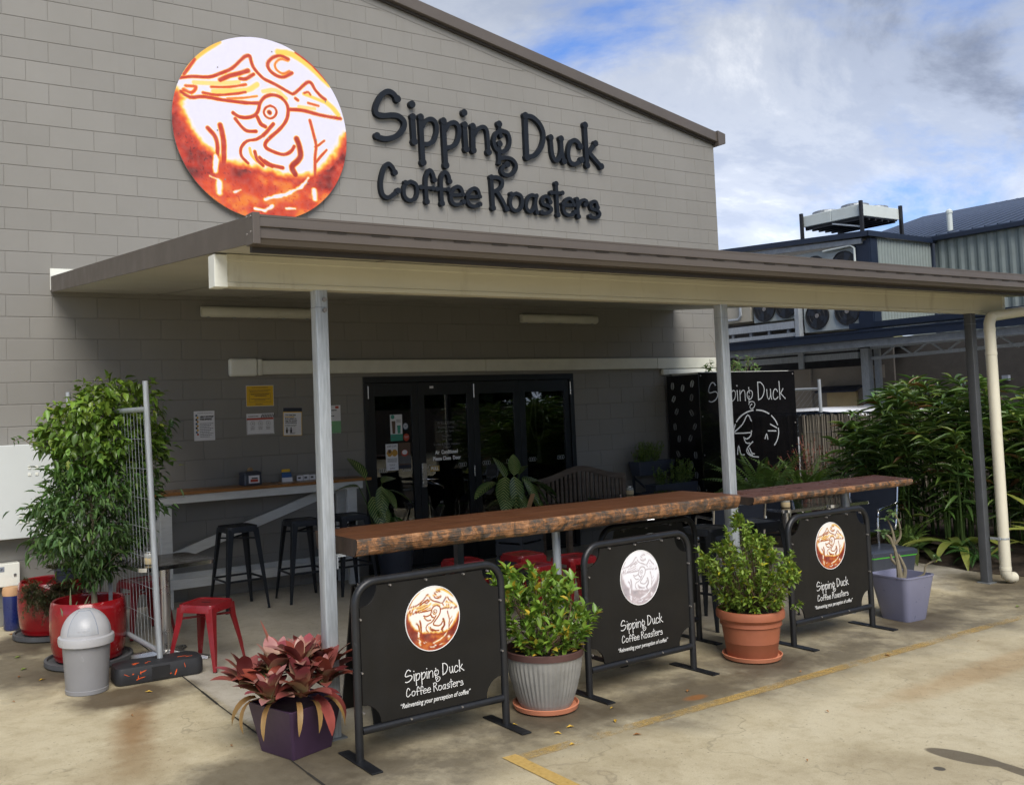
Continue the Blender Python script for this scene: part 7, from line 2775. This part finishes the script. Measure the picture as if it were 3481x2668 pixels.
def ginger(loc, n_canes, h, seed, label):
    t = thing('ginger_plant', label, 'plant', loc, 0, 'tall ginger plants along the reed fence')
    r_ = random.Random(seed)
    F_, q = Foliage(), MB()
    for k in range(n_canes):
        b0 = np.array([r_.uniform(-0.2, 0.2), r_.uniform(-0.2, 0.2), 0.05])
        hh = h * r_.uniform(0.55, 1.08)
        ln = np.array([r_.uniform(-0.35, 0.12), r_.uniform(-0.30, 0.30), 0])
        tone = r_.uniform(0.6, 1.3)
        P = catmull([tuple(b0), tuple(b0 + ln * 0.25 + np.array([0, 0, hh * 0.5])), tuple(b0 + ln * 0.8 + np.array([0, 0, hh * 0.9])), tuple(b0 + ln * 1.15 + np.array([0, 0, hh]))], 8)
        q.tube(P, [0.010 - 0.0003 * i for i in range(len(P))], 5, caps=False)
        a0 = r_.uniform(0, 6.28)
        for i in range(4, len(P)):
            for rep in range(2 if i > 10 else 1):
                a = a0 + (PI * (i % 2)) + r_.uniform(-0.5, 0.5) + rep * 1.6
                tt = i / len(P)
                dr = np.array([math.cos(a), math.sin(a), 0.7 * (tt - 0.25) + r_.uniform(-0.35, 0.5)])
                L_ = r_.uniform(0.13, 0.31) * (0.75 + 0.3 * math.sin(PI * tt))
                rc = r_.random()
                c = jit((0.115 * tone, 0.205 * tone, 0.050 * tone) if rc < 0.80 else ((0.22, 0.31, 0.07) if rc < 0.96 else (0.20, 0.12, 0.05)), 0.35)
                F_.add(np.array(P[i]), dr, L_, L_ * r_.uniform(0.13, 0.19), c, LEAF4)
    F_.build('foliage', M_('leaf_gloss'), t)
    q.build('canes', M_('stem_green'), t)


gpos = [(9.35, -2.0, 1.4), (8.9, -2.35, 1.45), (9.25, -2.6, 1.6), (8.75, -2.85, 1.5), (9.1, -3.2, 1.62), (8.65, -3.45, 1.5), (9.3, -3.7, 1.58), (8.85, -3.95, 1.5), (9.25, -4.3, 1.6), (8.75, -4.55, 1.5), (9.15, -4.9, 1.55), (8.8, -5.3, 1.5), (9.2, -5.75, 1.55), (8.85, -6.2, 1.5)]
for i, (x, y, h_) in enumerate(gpos):
    ginger((x, y, 0.05), 14, h_ * 1.06, 100 + i, 'tall long-leaved ginger plant, %s from the black cabinet along the reed fence' % ('first', 'second', 'third', 'fourth', 'fifth', 'sixth', 'seventh', 'eighth', 'ninth', 'tenth', 'eleventh', 'twelfth', 'thirteenth', 'fourteenth', 'fifteenth')[i])
fern('pale sword fern in front of the black cabinet', (8.15, -1.25, 0.42), FR_L, 30, 1.5, 11)
fern('pale sword fern right of the one at the cabinet', (8.7, -1.45, 0.40), FR_L, 26, 1.5, 12)
fern('low fern at the garden edge behind the tub', (8.05, -3.2, 0.08), FR_L, 16, 0.75, 13)
fern('low fern at the garden edge left of the right post', (7.95, -4.05, 0.06), FR_D, 18, 0.6, 14)
fern('low fern right of the downpipe', (8.1, -5.0, 0.08), FR_D, 18, 0.9, 15)


def strap_plant(label, loc, n, L, W, tipc, basec, seed, rise=(0.5, 1.25)):
    t = thing('strap_leaf_plant', label, 'plant', loc, 0, 'broad strap-leaved plants in the garden bed')
    r_ = random.Random(seed)
    ms = [strap_leaf('leaf', L, W, r_.uniform(*rise), r_.uniform(0.9, 1.9), tipc, basec, M_('leaf_gloss'), 9, 0.18) for _ in range(4)]
    for k in range(n):
        s_ = r_.uniform(0.7, 1.15)
        link('leaf', r_.choice(ms), t, (0, 0, 0), (r_.uniform(-0.2, 0.2), r_.uniform(-0.2, 0.2), k * 2.4 + r_.uniform(-0.3, 0.3)), (s_, s_, s_))


LG, DG, YG = (0.21, 0.29, 0.08), (0.08, 0.15, 0.04), (0.29, 0.32, 0.07)
strap_plant('strap-leaved plant with yellow-green blades left of the right post', (8.15, -3.75, 0.1), 12, 0.75, 0.085, YG, DG, 31)
strap_plant('strap-leaved plant with pale hanging blades behind the storage tub', (8.1, -2.7, 0.12), 12, 0.8, 0.09, LG, DG, 32)
strap_plant('large strap-leaved plant right of the downpipe', (8.2, -4.75, 0.1), 14, 0.85, 0.09, YG, LG, 33)
strap_plant('strap-leaved plant at the far right edge', (8.1, -5.35, 0.1), 14, 0.8, 0.09, YG, DG, 34)
strap_plant('low dark strap-leaved plant at the foot of the thicket', (8.0, -3.35, 0.08), 12, 0.5, 0.075, (0.10, 0.13, 0.04), DG, 35, (0.3, 0.9))
strap_plant('strap-leaved plant with bright blades under the pale ferns', (8.25, -1.9, 0.1), 12, 0.7, 0.08, LG, LG, 36)
t = thing('copper_shrub', 'small shrub with reddish twiggy leaves before the reed fence', 'shrub', (9.15, -1.25, 0.1))
F_, q = Foliage(), MB()
for k in range(40):
    tip = np.array([random.gauss(0, 0.25), random.gauss(0, 0.2), random.uniform(0.5, 1.15)])
    q.tube(catmull([(0, 0, 0), tuple(tip * 0.5 + rvec() * 0.04), tuple(tip)], 4), 0.004, 4, caps=False)
    for j in range(14):
        F_.add(tip * (0.6 + 0.4 * j / 13) + rvec() * 0.03, rvec(), random.uniform(0.03, 0.06), 0.02, jit((0.24, 0.07, 0.04) if random.random() < 0.55 else (0.10, 0.13, 0.04), 0.3), LEAF2)
F_.build('foliage', M_('leaf'), t)
q.build('stems', M_('stem_red'), t)

# fallen leaves and a little litter
r_ = random.Random(9)
lit = [(1.72, -5.20, 'dry_leaf_yellow', 0.05), (1.60, -5.24, 'dry_leaf_yellow', 0.045), (1.98, -5.28, 'dry_leaf_yellow', 0.05), (1.50, -4.98, 'dry_leaf_yellow', 0.04), (2.12, -5.10, 'dry_leaf_yellow', 0.035), (1.55, -5.42, 'dry_leaf_yellow', 0.04), (1.92, -5.52, 'dry_leaf_brown', 0.05), (2.70, -5.14, 'dry_leaf_brown', 0.05), (-0.54, -1.33, 'dry_leaf_green', 0.06), (-0.56, -1.75, 'dry_leaf_green', 0.07), (-0.50, -2.15, 'dry_leaf_yellow', 0.05), (-0.46, -0.42, 'dry_leaf_brown', 0.05), (-0.62, -1.95, 'dry_leaf_brown', 0.05), (0.02, -2.95, 'dry_leaf_yellow', 0.05), (4.30, -5.42, 'dry_leaf_brown', 0.05), (3.55, -5.3, 'dry_leaf_brown', 0.03), (3.0, -5.9, 'dry_leaf_brown', 0.03), (2.3, -6.3, 'dry_leaf_brown', 0.025), (6.4, -5.2, 'dry_leaf_green', 0.06), (5.1, -5.6, 'dry_leaf_brown', 0.03), (1.35, -6.0, 'dry_leaf_brown', 0.02), (-0.2, -3.4, 'dry_leaf_brown', 0.03), (-0.75, -2.6, 'dry_leaf_brown', 0.03), (0.1, -4.3, 'dry_leaf_brown', 0.03)]
where = ['on the concrete in front of the zinc pot', 'just left of the one before the zinc pot', 'right of the zinc pot on the concrete', 'on the nearest barrier foot', 'close against the zinc pot saucer', 'near the start of the yellow line', 'on the yellow line', 'in front of the white-logo barrier', 'left of the rear red planter saucer', 'between the two red planters', 'left of the front red planter', 'by the blue pot at the wall', 'in the damp patch beside the red planters', 'in front of the fence foot', 'right of the terracotta pot on the concrete', 'just in front of the terracotta pot', 'on bare concrete beyond the yellow line', 'on bare concrete in the foreground', 'near the right post', 'beyond the farthest barrier', 'in the foreground near the line end', 'in the tannin stain', 'at the far left on the concrete', 'on the joint near the purple planter']
for (x, y, m_, s_), wh in zip(lit, where):
    q = MB()
    a = r_.uniform(0, 6.28)
    pts = [(-0.5, 0, 0.004), (-0.1, 0.22, 0.012), (0.5, 0.02, 0.006), (-0.05, -0.2, 0.014)]
    c, s2 = math.cos(a), math.sin(a)
    q.add([(s_ * (u * c - v * s2), s_ * (u * s2 + v * c), z) for u, v, z in pts], [(0, 3, 2, 1)])
    o = q.build('fallen_leaf', M_(m_), loc=(x, y, 0))
    col_ = {'dry_leaf_yellow': 'yellow', 'dry_leaf_brown': 'brown', 'dry_leaf_green': 'green'}[m_]
    tag(o, 'small fallen %s leaf %s' % (col_, wh), 'leaf', 'fallen leaves')
# ------------------------------------------------------------------ reed fence
FXX = 10.0
t = thing('reed_fence', 'grey reed screen fence behind the garden bed', 'fence', (FXX, 0, 0))
r_ = random.Random(2)
reed_me = []
for k in range(6):
    q = MB()
    q.tube([(0, 0, 0), (r_.uniform(-0.004, 0.004), r_.uniform(-0.006, 0.006), 0.8), (r_.uniform(-0.005, 0.005), r_.uniform(-0.01, 0.01), 1.5)], 0.009, 5)
    reed_me.append(q.mesh('reed', M_('reed_a')))
y = -0.5
ys = []
while y > -9.5:
    ys.append(y)
    y -= 0.0185
for i, yy_ in enumerate(ys[:150]):
    link('reed', reed_me[i % 6], t, (r_.uniform(-0.006, 0.006), yy_, 0), (r_.uniform(-0.01, 0.01), 0, r_.uniform(0, 6)), (1, 1, r_.uniform(0.99, 1.015)))
q = MB()
for yy_ in ys[150:]:
    q.tube([(0, yy_, 0), (0, yy_ + r_.uniform(-0.008, 0.008), 1.5 * r_.uniform(0.985, 1.015))], 0.009, 5)
tag(q.build('reed_field', M_('reed_a'), t), kind='stuff')
q = MB()
q.box(0.012, 0.03, -9.5, -0.4, 0, 1.47)
q.build('backing', M_('render_dark'), t)
q = MB()
q.box(-0.014, 0.034, -9.5, -0.4, 1.505, 1.525)
q.build('top_trim', M_('navy_steel'), t)
q = MB()
for z in (0.35, 0.8, 1.25):
    q.tube([(-0.012, -0.5, z), (-0.012, -9.5, z)], 0.002, 4)
q.build('wire', M_('galv_dark'), t)
t = thing('chain_link_fence', 'chain link fence with pipe rail behind the reed screen', 'fence', (10.6, 0, 0))
q = MB()
q.tube([(0, 2.6, 1.86), (0, -0.35, 1.86)], 0.02, 8)
q.build('top_rail', M_('galvanised'), t)
for yy_ in (2.6, 1.1, -0.35):
    q = MB()
    q.tube([(0, yy_, 0), (0, yy_, 2.0)], 0.024, 8)
    q.build('fence_post', M_('galvanised'), t)
q = MB()
for k in range(34):
    a = 2.6 - k * 0.09
    for sg_ in (-1, 1):
        y1 = a + sg_ * 1.8
        q.tube([(0.004 * sg_, max(min(a, 2.6), -0.35), 0.05), (0.004 * sg_, y1, 1.85)] if -0.35 <= y1 <= 2.6 else [(0.004 * sg_, a, 0.05), (0.004 * sg_, 2.6 if y1 > 2.6 else -0.35, 0.05 + 1.8 * abs((2.6 if y1 > 2.6 else -0.35) - a) / 1.8)], 0.0016, 3, caps=False)
q.build('wire_mesh', M_('galvanised'), t)

# ------------------------------------------------------------------ parked cars behind the fence


def car(label, loc, rotz, paint):
    t = thing('parked_car', label, 'car', loc, rotz, 'cars parked beyond the fence')
    st = [(-2.1, 0.45, 0.72, 0.72), (-1.95, 0.30, 0.90, 0.80), (-1.4, 0.28, 0.98, 0.85), (-0.6, 0.28, 1.0, 0.86), (0.6, 0.28, 0.98, 0.86), (1.2, 0.28, 0.90, 0.85), (1.8, 0.30, 0.80, 0.80), (2.05, 0.42, 0.66, 0.70)]
    q = MB()
    rings = []
    for (x, z0, z1, w_) in st:
        rings.append([(x, -w_ * 0.94, z0), (x, -w_, (z0 + z1) / 2), (x, -w_ * 0.95, z1 - 0.03), (x, -w_ * 0.8, z1), (x, w_ * 0.8, z1), (x, w_ * 0.95, z1 - 0.03), (x, w_, (z0 + z1) / 2), (x, w_ * 0.94, z0)])
    q.loft(rings)
    q.build('body', M_(paint), t, smooth=True)
    q = MB()
    rings = []
    for (x, z, w_) in ((-1.75, 0.98, 0.74), (-1.25, 1.36, 0.64), (-0.6, 1.40, 0.63), (0.2, 1.38, 0.63), (1.15, 0.94, 0.74)):
        rings.append([(x, -w_ - 0.03, 0.93), (x, -w_, z - 0.02), (x, w_, z - 0.02), (x, w_ + 0.03, 0.93)])
    q.loft(rings)
    q.build('glasshouse', M_('car_glass'), t, smooth=True)
    q = MB()
    rings = []
    for (x, z, w_) in ((-1.38, 1.30, 0.62), (-1.2, 1.42, 0.62), (-0.6, 1.47, 0.61), (0.1, 1.45, 0.61), (0.34, 1.36, 0.62)):
        rings.append([(x, -w_, z - 0.05), (x, -w_ * 0.85, z), (x, w_ * 0.85, z), (x, w_, z - 0.05)])
    q.loft(rings)
    q.build('roof', M_(paint), t, smooth=True)
    for sx in (-1.3, 1.3):
        for sy in (-0.78, 0.78):
            q = MB()
            q.tube([(sx, sy - 0.1, 0.32), (sx, sy + 0.1, 0.32)], 0.32, 20)
            w2 = q.build('wheel', M_('rubber'), t)
            q = MB()
            q.tube([(sx, sy - 0.108, 0.32), (sx, sy + 0.108, 0.32)], 0.19, 16)
            q.build('rim', M_('brushed'), w2)
    for sy in (-0.55, 0.55):
        q = MB()
        q.box(2.0, 2.07, sy - 0.14, sy + 0.14, 0.55, 0.66)
        q.build('headlight', M_('glass_jar'), t)


car('white car roof showing over the reed fence, nearer the cabinet', (12.6, 1.25, 0.09), R(84), 'car_white')
car('second white car roof over the fence, just left of the ginger thicket', (14.0, 0.55, 0.05), R(88), 'car_white')
car('dark car under the neighbouring awning at the far right', (12.8, -2.6, 0.0), R(90), 'car_dark')

# ------------------------------------------------------------------ neighbouring building
nb = thing('neighbour_shed', 'blue and grey-green steel shed with cooling fans behind the cafe', 'building', (0, 0, 0))
NS, GG = M_('navy_steel'), M_('grey_green_steel')
X0, X1, Y0, Y1 = 15.54, 17.68, 2.0, 9.0


def corrug(name, p0, p1, z0, z1a, z1b, pitch, depth, m, parent):
    """corrugated sheet between plan points, its top running z1a to z1b"""
    a, b = Vector(p0), Vector(p1)
    d = b - a
    L = d.length
    d.normalize()
    nrm = Vector((d.y, -d.x))
    n = max(int(L / pitch * 4), 4)
    q = MB()
    vs_, fs_ = [], []
    for i in range(n + 1):
        t_ = i / n
        off = depth * (0, 1, 1, 0)[i % 4]
        p_ = a + d * (L * t_) + nrm * off
        vs_ += [(p_.x, p_.y, z0), (p_.x, p_.y, z1a + (z1b - z1a) * t_)]
    for i in range(n):
        fs_.append((2 * i, 2 * i + 2, 2 * i + 3, 2 * i + 1))
    q.add(vs_, fs_)
    return q.build(name, m, parent)


corrug('side_wall', (X0 + 0.25, Y0), (X1 - 0.03, Y0), 2.9, 4.84, 4.84, 0.10, 0.018, GG, nb)
pieces('corner_flashing', NS, nb, [(X0 + 0.02, X0 + 0.25, Y0 - 0.03, Y0 + 0.05, 2.9, 4.82), (X0 - 0.01, X0 + 0.019, Y0 - 0.02, Y0 + 0.30, 2.9, 4.78), (X1 - 0.02, X1 + 0.22, Y0 - 0.03, Y0 + 0.03, 2.9, 4.9)])
q = MB()
q.prism([(X0 - 0.12, Y0 - 0.08, 4.84), (X0 - 0.12, Y0 - 0.08, 4.95), (X0 - 0.12, Y1, 5.34), (X0 - 0.12, Y1, 5.22)], (0.04, 0, 0))
q.prism([(X0 - 0.12, Y0 - 0.10, 4.84), (X1 + 0.1, Y0 - 0.10, 4.82), (X1 + 0.1, Y0 - 0.10, 4.92), (X0 - 0.12, Y0 - 0.10, 4.95)], (0, 0.03, 0))
q.build('roof_fascia', NS, nb)
q = MB()
q.loft([[(X0 - 0.08, Y0 - 0.07, 4.86), (X1 + 0.1, Y0 - 0.07, 4.86), (X1 + 0.1, Y1, 5.24), (X0 - 0.08, Y1, 5.24)], [(X0 - 0.08, Y0 - 0.07, 4.94), (X1 + 0.1, Y0 - 0.07, 4.94), (X1 + 0.1, Y1, 5.32), (X0 - 0.08, Y1, 5.32)]])
q.build('roof', M_('roof_blue'), nb)
q = MB()
q.beam((X0 - 0.05, Y0 + 0.1, 4.77), (X0 - 0.05, Y1, 5.14), 0.05, 0.10)
q.build('eave_beam', M_('galv_dark'), nb)
q = MB()
q.box(X0 + 0.75, X0 + 0.8, Y0 + 0.1, Y1, 0.0, 4.85)
q.build('inner_wall', M_('render_dark'), nb)


def fan_unit(parent_label, y0, y1, z0, z1, fans, label):
    t = thing('cooling_unit', label, 'cooling unit', (X0, 0, 0), 0, 'cooling units on the neighbouring shed')
    q = MB()
    q.box(0.02, 0.55, y0, y1, z0, z1)
    q.build('casing', M_('fan_case'), t, bevel=0.01)
    for (fy, fz, r_) in fans:
        q = MB()
        q.tube([(-0.012, fy, fz), (0.018, fy, fz)], r_, 28)
        fo = q.build('fan_opening', M_('fan_black'), t)
        q = MB()
        q.tube([(-0.02 + 0, fy + r_ * math.cos(a * PI / 14), fz + r_ * math.sin(a * PI / 14)) for a in range(28)], 0.012, 5, closed=True)
        for rr in (0.33, 0.66):
            q.tube([(-0.024, fy + rr * r_ * math.cos(a * PI / 14), fz + rr * r_ * math.sin(a * PI / 14)) for a in range(28)], 0.003, 4, closed=True)
        q.build('guard', M_('fan_black'), fo)
        for k in range(4):
            a = k * PI / 2 + 0.5
            q = MB()
            c, s_ = math.cos(a), math.sin(a)
            pts = [(0.06, -0.03), (r_ * 0.9, -0.10), (r_ * 0.92, 0.07), (0.06, 0.03)]
            q.add([(-0.014 - 0.004 * (i in (0, 1)), fy + u * c - v * s_, fz + u * s_ + v * c) for i, (u, v) in enumerate(pts)], [(0, 1, 2, 3)])
            q.build('blade', M_('dark_steel'), fo)
        q = MB()
        q.tube([(-0.03, fy, fz), (-0.013, fy, fz)], 0.045, 12)
        q.build('hub', M_('bolt_grey'), fo)
    return t


fan_unit('', 2.25, 3.60, 3.07, 3.82, [(3.25, 3.40, 0.27), (2.55, 3.42, 0.27)], 'pale twin-fan cooling unit under the awning roof, right of the pair')
fan_unit('', 3.70, 4.90, 3.40, 4.10, [(4.58, 3.68, 0.27), (4.02, 3.68, 0.25)], 'twin-fan cooling unit left of the other, partly behind the middle post')
fan_unit('', 2.22, 4.2, 3.86, 4.74, [(2.56, 4.37, 0.27), (3.24, 4.37, 0.27), (3.9, 4.4, 0.25)], 'upper bank of cooling fans just below the blue roof edge')
t = thing('switch_cabinet', 'beige equipment cabinet with conduit beside the cooling fans', 'cabinet', (X0, 0, 0))
q = MB()
q.box(0.02, 0.5, 4.98, 5.9, 3.45, 4.1)
q.build('body', M_('case_beige'), t, bevel=0.01)
q = MB()
q.tube([(-0.03, 5.25, 4.2), (-0.03, 5.22, 3.6), (-0.03, 5.30, 3.52), (-0.03, 5.6, 3.52)], 0.03, 8)
q.build('conduit', M_('galvanised'), t, smooth=True)
q = MB()
q.tube([(X0 - 0.05, 3.0, 4.70), (X0 - 0.05, 2.36, 4.72), (X0 - 0.05, 2.28, 4.66), (X0 - 0.05, 2.28, 4.0)], 0.022, 8)
q.build('white_pipe', M_('hvac_white'), nb, smooth=True)
pieces('support_channel', M_('galvanised'), nb, [(X0 - 0.12, X0 + 0.02, 3.74, 6.4, 3.19, 3.34), (X0 - 0.13, X0 + 0.01, 3.62, 3.72, 2.95, 4.1), (X0 - 0.10, X0 + 0.02, 3.75, 6.4, 3.02, 3.10)])
pieces('packer', M_('galv_dark'), nb, [(X0 - 0.09, X0 - 0.03, 3.9 + 0.5 * k, 3.96 + 0.5 * k, 3.105, 3.185) for k in range(5)])
# awning roof along its front
AX = 14.0
q = MB()
q.box(AX - 0.03, AX, -6.0, 5.2, 2.735, 2.888)
q.build('awning_fascia', NS, nb, bevel=0.006)
q = MB()
q.box(AX - 0.045, AX - 0.031, -6.0, 5.2, 2.87, 2.898)
q.build('awning_lip', NS, nb)
q = MB()
q.loft([[(AX, -6.0, 2.80), (AX, 5.2, 2.80), (X0 - 0.05, 5.2, 2.90), (X0 - 0.05, -6.0, 2.90)], [(AX, -6.0, 2.86), (AX, 5.2, 2.86), (X0 - 0.05, 5.2, 2.96), (X0 - 0.05, -6.0, 2.96)]])
q.build('awning_roof', M_('roof_blue'), nb)
q = MB()
q.box(AX + 0.02, AX + 0.5, -4.0, 1.48, 2.94, 3.04)
q.build('flashing_piece', NS, nb)
q = MB()
q.box(AX + 0.05, AX + 0.13, -6.0, 5.1, 2.60, 2.73)
q.build('eave_purlin', M_('galv_dark'), nb)
pieces('steel_rail', M_('galvanised'), nb, [(14.92, 15.0, 1.95, 4.9, 2.44, 2.56), (14.92, 15.0, 1.95, 4.9, 2.60, 2.64), (14.88, 14.915, 3.16, 3.28, 2.30, 2.66)])
pieces('column', M_('galvanised'), nb, [(14.93, 15.06, 1.74, 1.90, 0, 2.62), (15.08, 15.16, 1.62, 1.72, 0, 2.62)])
q = MB()
q.beam((15.0, 1.72, 2.42), (15.0, -3.0, 2.52), 0.05, 0.06)
q.beam((15.0, 1.72, 2.62), (15.0, -3.0, 2.68), 0.05, 0.05)
for k in range(7):
    y_ = 1.5 - k * 0.62
    q.beam((15.0, y_, 2.44), (15.0, y_ - 0.3, 2.64), 0.03, 0.03)
    q.beam((15.0, y_ - 0.34, 2.64), (15.0, y_ - 0.6, 2.45), 0.03, 0.03)
q.build('truss', M_('galvanised'), nb)
q = MB()
q.box(15.3, 15.4, 2.1, 8.0, 0, 2.30)
q.build('rendered_wall', M_('render_beige'), nb)
q = MB()
q.box(15.36, 15.46, 1.76, 2.099, 2.05, 2.30)
q.build('lintel', M_('render_beige'), nb)
q = MB()
q.box(15.24, 15.298, 2.25, 2.92, 1.5, 1.80)
q.build('shutter', M_('shutter_tan'), nb)
q = MB()
q.prism([(15.0, 2.12, 1.80), (15.0, 3.02, 1.80), (15.29, 3.02, 1.90), (15.29, 2.12, 1.90)], (0, 0, 0.03))
q.build('window_hood', NS, nb)
q = MB()
q.tube([(15.25, 3.28, 0), (15.25, 3.28, 2.30)], 0.03, 8)
q.build('drain_pipe', M_('render_beige'), nb)
q = MB()
q.box(17.0, 17.1, -9, 8.0, 0, 2.9)
q.build('dark_back_wall', M_('render_dark'), nb)
q = MB()
q.box(16.9, 16.98, 0.2, 0.32, 1.9, 2.0)
q.build('switch_box', M_('label_grey'), nb)

big = thing('large_shed', 'long grey-green shed with blue pitched roof at the far right', 'building', (0, 0, 0))
corrug('front_wall', (17.72, -8.0), (17.72, 1.95), 2.95, 4.84, 4.90, 0.20, 0.03, GG, big)
q = MB()
q.box(17.60, 17.70, -8.0, 1.98, 4.86, 4.96)
q.build('gutter', NS, big, bevel=0.01)
q = MB()
q.prism([(17.66, -8.0, 4.95), (17.66, 5.0, 4.95), (22.5, 5.0, 6.30), (22.5, -8.0, 6.22)], (0, 0, 0.03))
q.build('roof', M_('roof_blue'), big)
q = MB()
for k in range(52):
    y_ = -7.9 + 0.25 * k
    q.beam((17.66, y_, 4.99), (22.5, y_, 6.31), 0.03, 0.025)
q.build('roof_rib', M_('roof_blue'), big)
q = MB()
q.tube([(18.1, 1.80, 4.95), (18.1, 1.80, 5.48)], 0.055, 12)
q.lathe([(0.066, 0), (0.066, 0.05), (0.03, 0.09)], 12, (18.1, 1.80, 5.46))
q.lathe([(0.085, 0), (0.06, 0.06)], 12, (18.1, 1.80, 4.96))
q.build('vent_pipe', M_('hvac_white'), big)

# rooftop condenser on its stand
t = thing('rooftop_condenser', 'white rooftop condenser on black legs above the blue roof', 'condenser', (16.0, 0, 0))
q = MB()
q.box(0.0, 1.30, 2.42, 3.12, 5.38, 5.62)
q.box(0.0, 1.30, 3.125, 3.81, 5.38, 5.62)
q.build('casing', M_('hvac_white'), t, bevel=0.012)
q = MB()
q.box(0.03, 1.27, 2.45, 3.79, 5.355, 5.379)
for k in range(6):
    q.box(0.05 + 0.22 * k, 0.09 + 0.22 * k, 2.44, 3.80, 5.31, 5.354)
q.build('underside', M_('fan_black'), t)
for (fx, fy) in ((0.32, 2.77), (0.98, 2.77), (0.32, 3.47), (0.98, 3.47)):
    q = MB()
    q.lathe([(0.29, 0), (0.27, 0.06), (0.25, 0.065)], 24, (fx, fy, 5.621), capb=False)
    q.build('fan_ring', M_('galv_dark'), t)
    q = MB()
    for rr in (0.08, 0.15, 0.22):
        q.tube([(fx + rr * math.cos(a * PI / 10), fy + rr * math.sin(a * PI / 10), 5.69 + 0.02 * (0.25 - rr)) for a in range(20)], 0.005, 4, closed=True)
    for a in range(4):
        q.tube([(fx + 0.25 * math.cos(a * PI / 4), fy + 0.25 * math.sin(a * PI / 4), 5.685), (fx, fy, 5.70), (fx - 0.25 * math.cos(a * PI / 4), fy - 0.25 * math.sin(a * PI / 4), 5.685)], 0.005, 4)
    q.build('fan_guard', M_('fan_black'), t)
for (lx, ly) in ((-0.03, 2.40), (-0.03, 3.83), (1.33, 2.40), (1.33, 3.83)):
    q = MB()
    q.box(lx - 0.03, lx + 0.03, ly - 0.03, ly + 0.03, 4.95, 5.68)
    q.build('leg', M_('fan_black'), t)
q = MB()
q.beam((0.0, 3.1, 5.33), (0.0, 2.45, 5.16), 0.02, 0.03)
q.build('brace', M_('galvanised'), t)

# ------------------------------------------------------------------ far hill and what stands across the car park
q = MB()
hd = Vector((0.80963, 0.57562, 0))
hs = Vector((0.57562, -0.80963, 0))
rings = []
for j in range(7):
    b = PI / 2 * j / 6
    ring = []
    for i in range(25):
        a = 2 * PI * i / 24
        p_ = hd * 330 + hs * (7.5 * math.cos(b) * math.cos(a)) + hd * (14 * math.cos(b) * math.sin(a))
        ring.append((p_.x, p_.y, 24 + 15.2 * math.sin(b) * (1 + 0.03 * math.sin(3 * a))))
    rings.append(ring)
q.loft(rings, closed=False, caps=False)
q.add([tuple((hd * 330 + hs * (60 * math.cos(2 * PI * i / 24)) + hd * (60 * math.sin(2 * PI * i / 24))) + Vector((0, 0, z))) for z in (0, 1) for i in range(24)][:24] + [(hd * 330).to_tuple()[:2] + (33,)], [(i, (i + 1) % 24, 24) for i in range(24)])
tag(q.build('hill', M_('hill'), smooth=True), 'dry yellow hilltop beyond the shed roof', 'hill', kind='structure')
pf = thing('paling_fence', 'tall timber paling fence across the car park', 'fence', (0, -24, 0))
pal = MB()
pal.prism([(-0.07, 0, 0), (0.07, 0, 0), (0.07, 0, 1.75), (0.0, 0, 1.8), (-0.07, 0, 1.75)], (0, 0.018, 0))
pal_me = pal.mesh('paling', M_('timber_fence'))
for k in range(150):
    link('paling', pal_me, pf, (4 + 0.148 * k, random.uniform(-0.004, 0.004), random.uniform(-0.02, 0.02)))
q = MB()
for z in (0.4, 1.4):
    q.box(3.9, 26.3, -0.05, -0.005, z, z + 0.08)
q.build('fence_rail', M_('timber_fence'), pf)
for i, (x, y, h_) in enumerate(((8, -26, 6.5), (13, -27, 7.5), (18, -26, 6.8), (23, -27.5, 7.6), (28, -24, 7.0), (27, -18, 7.2))):
    t = thing('street_tree', ['broad', 'tall', 'rounded', 'spreading', 'dense', 'leafy'][i] + ' dark tree behind the paling fence across the car park', 'tree', (x, y, 0), 0, 'trees across the car park')
    q = MB()
    q.tube(catmull([(0, 0, 0), (0.1, 0.05, h_ * 0.35), (0, 0, h_ * 0.75)], 5), [0.2 - 0.015 * k for k in range(11)], 8)
    for k in range(6):
        a = k * 1.05
        q.tube([(0.05, 0, h_ * 0.35), (math.cos(a) * 1.2, math.sin(a) * 1.2, h_ * 0.7)], [0.08, 0.03], 6)
    q.build('trunk', M_('stem_brown'), t)
    F_ = Foliage()
    for k in range(3600):
        v = rvec() * (random.random() ** 0.35)
        pos = np.array([v[0] * 3.2, v[1] * 2.2, h_ * 0.53 + v[2] * h_ * 0.49])
        F_.add(pos, rvec() + v, random.uniform(0.45, 0.8), 0.36, jit((0.05, 0.10, 0.03), 0.35), LEAF2)
    F_.build('crown', M_('leaf'), t)
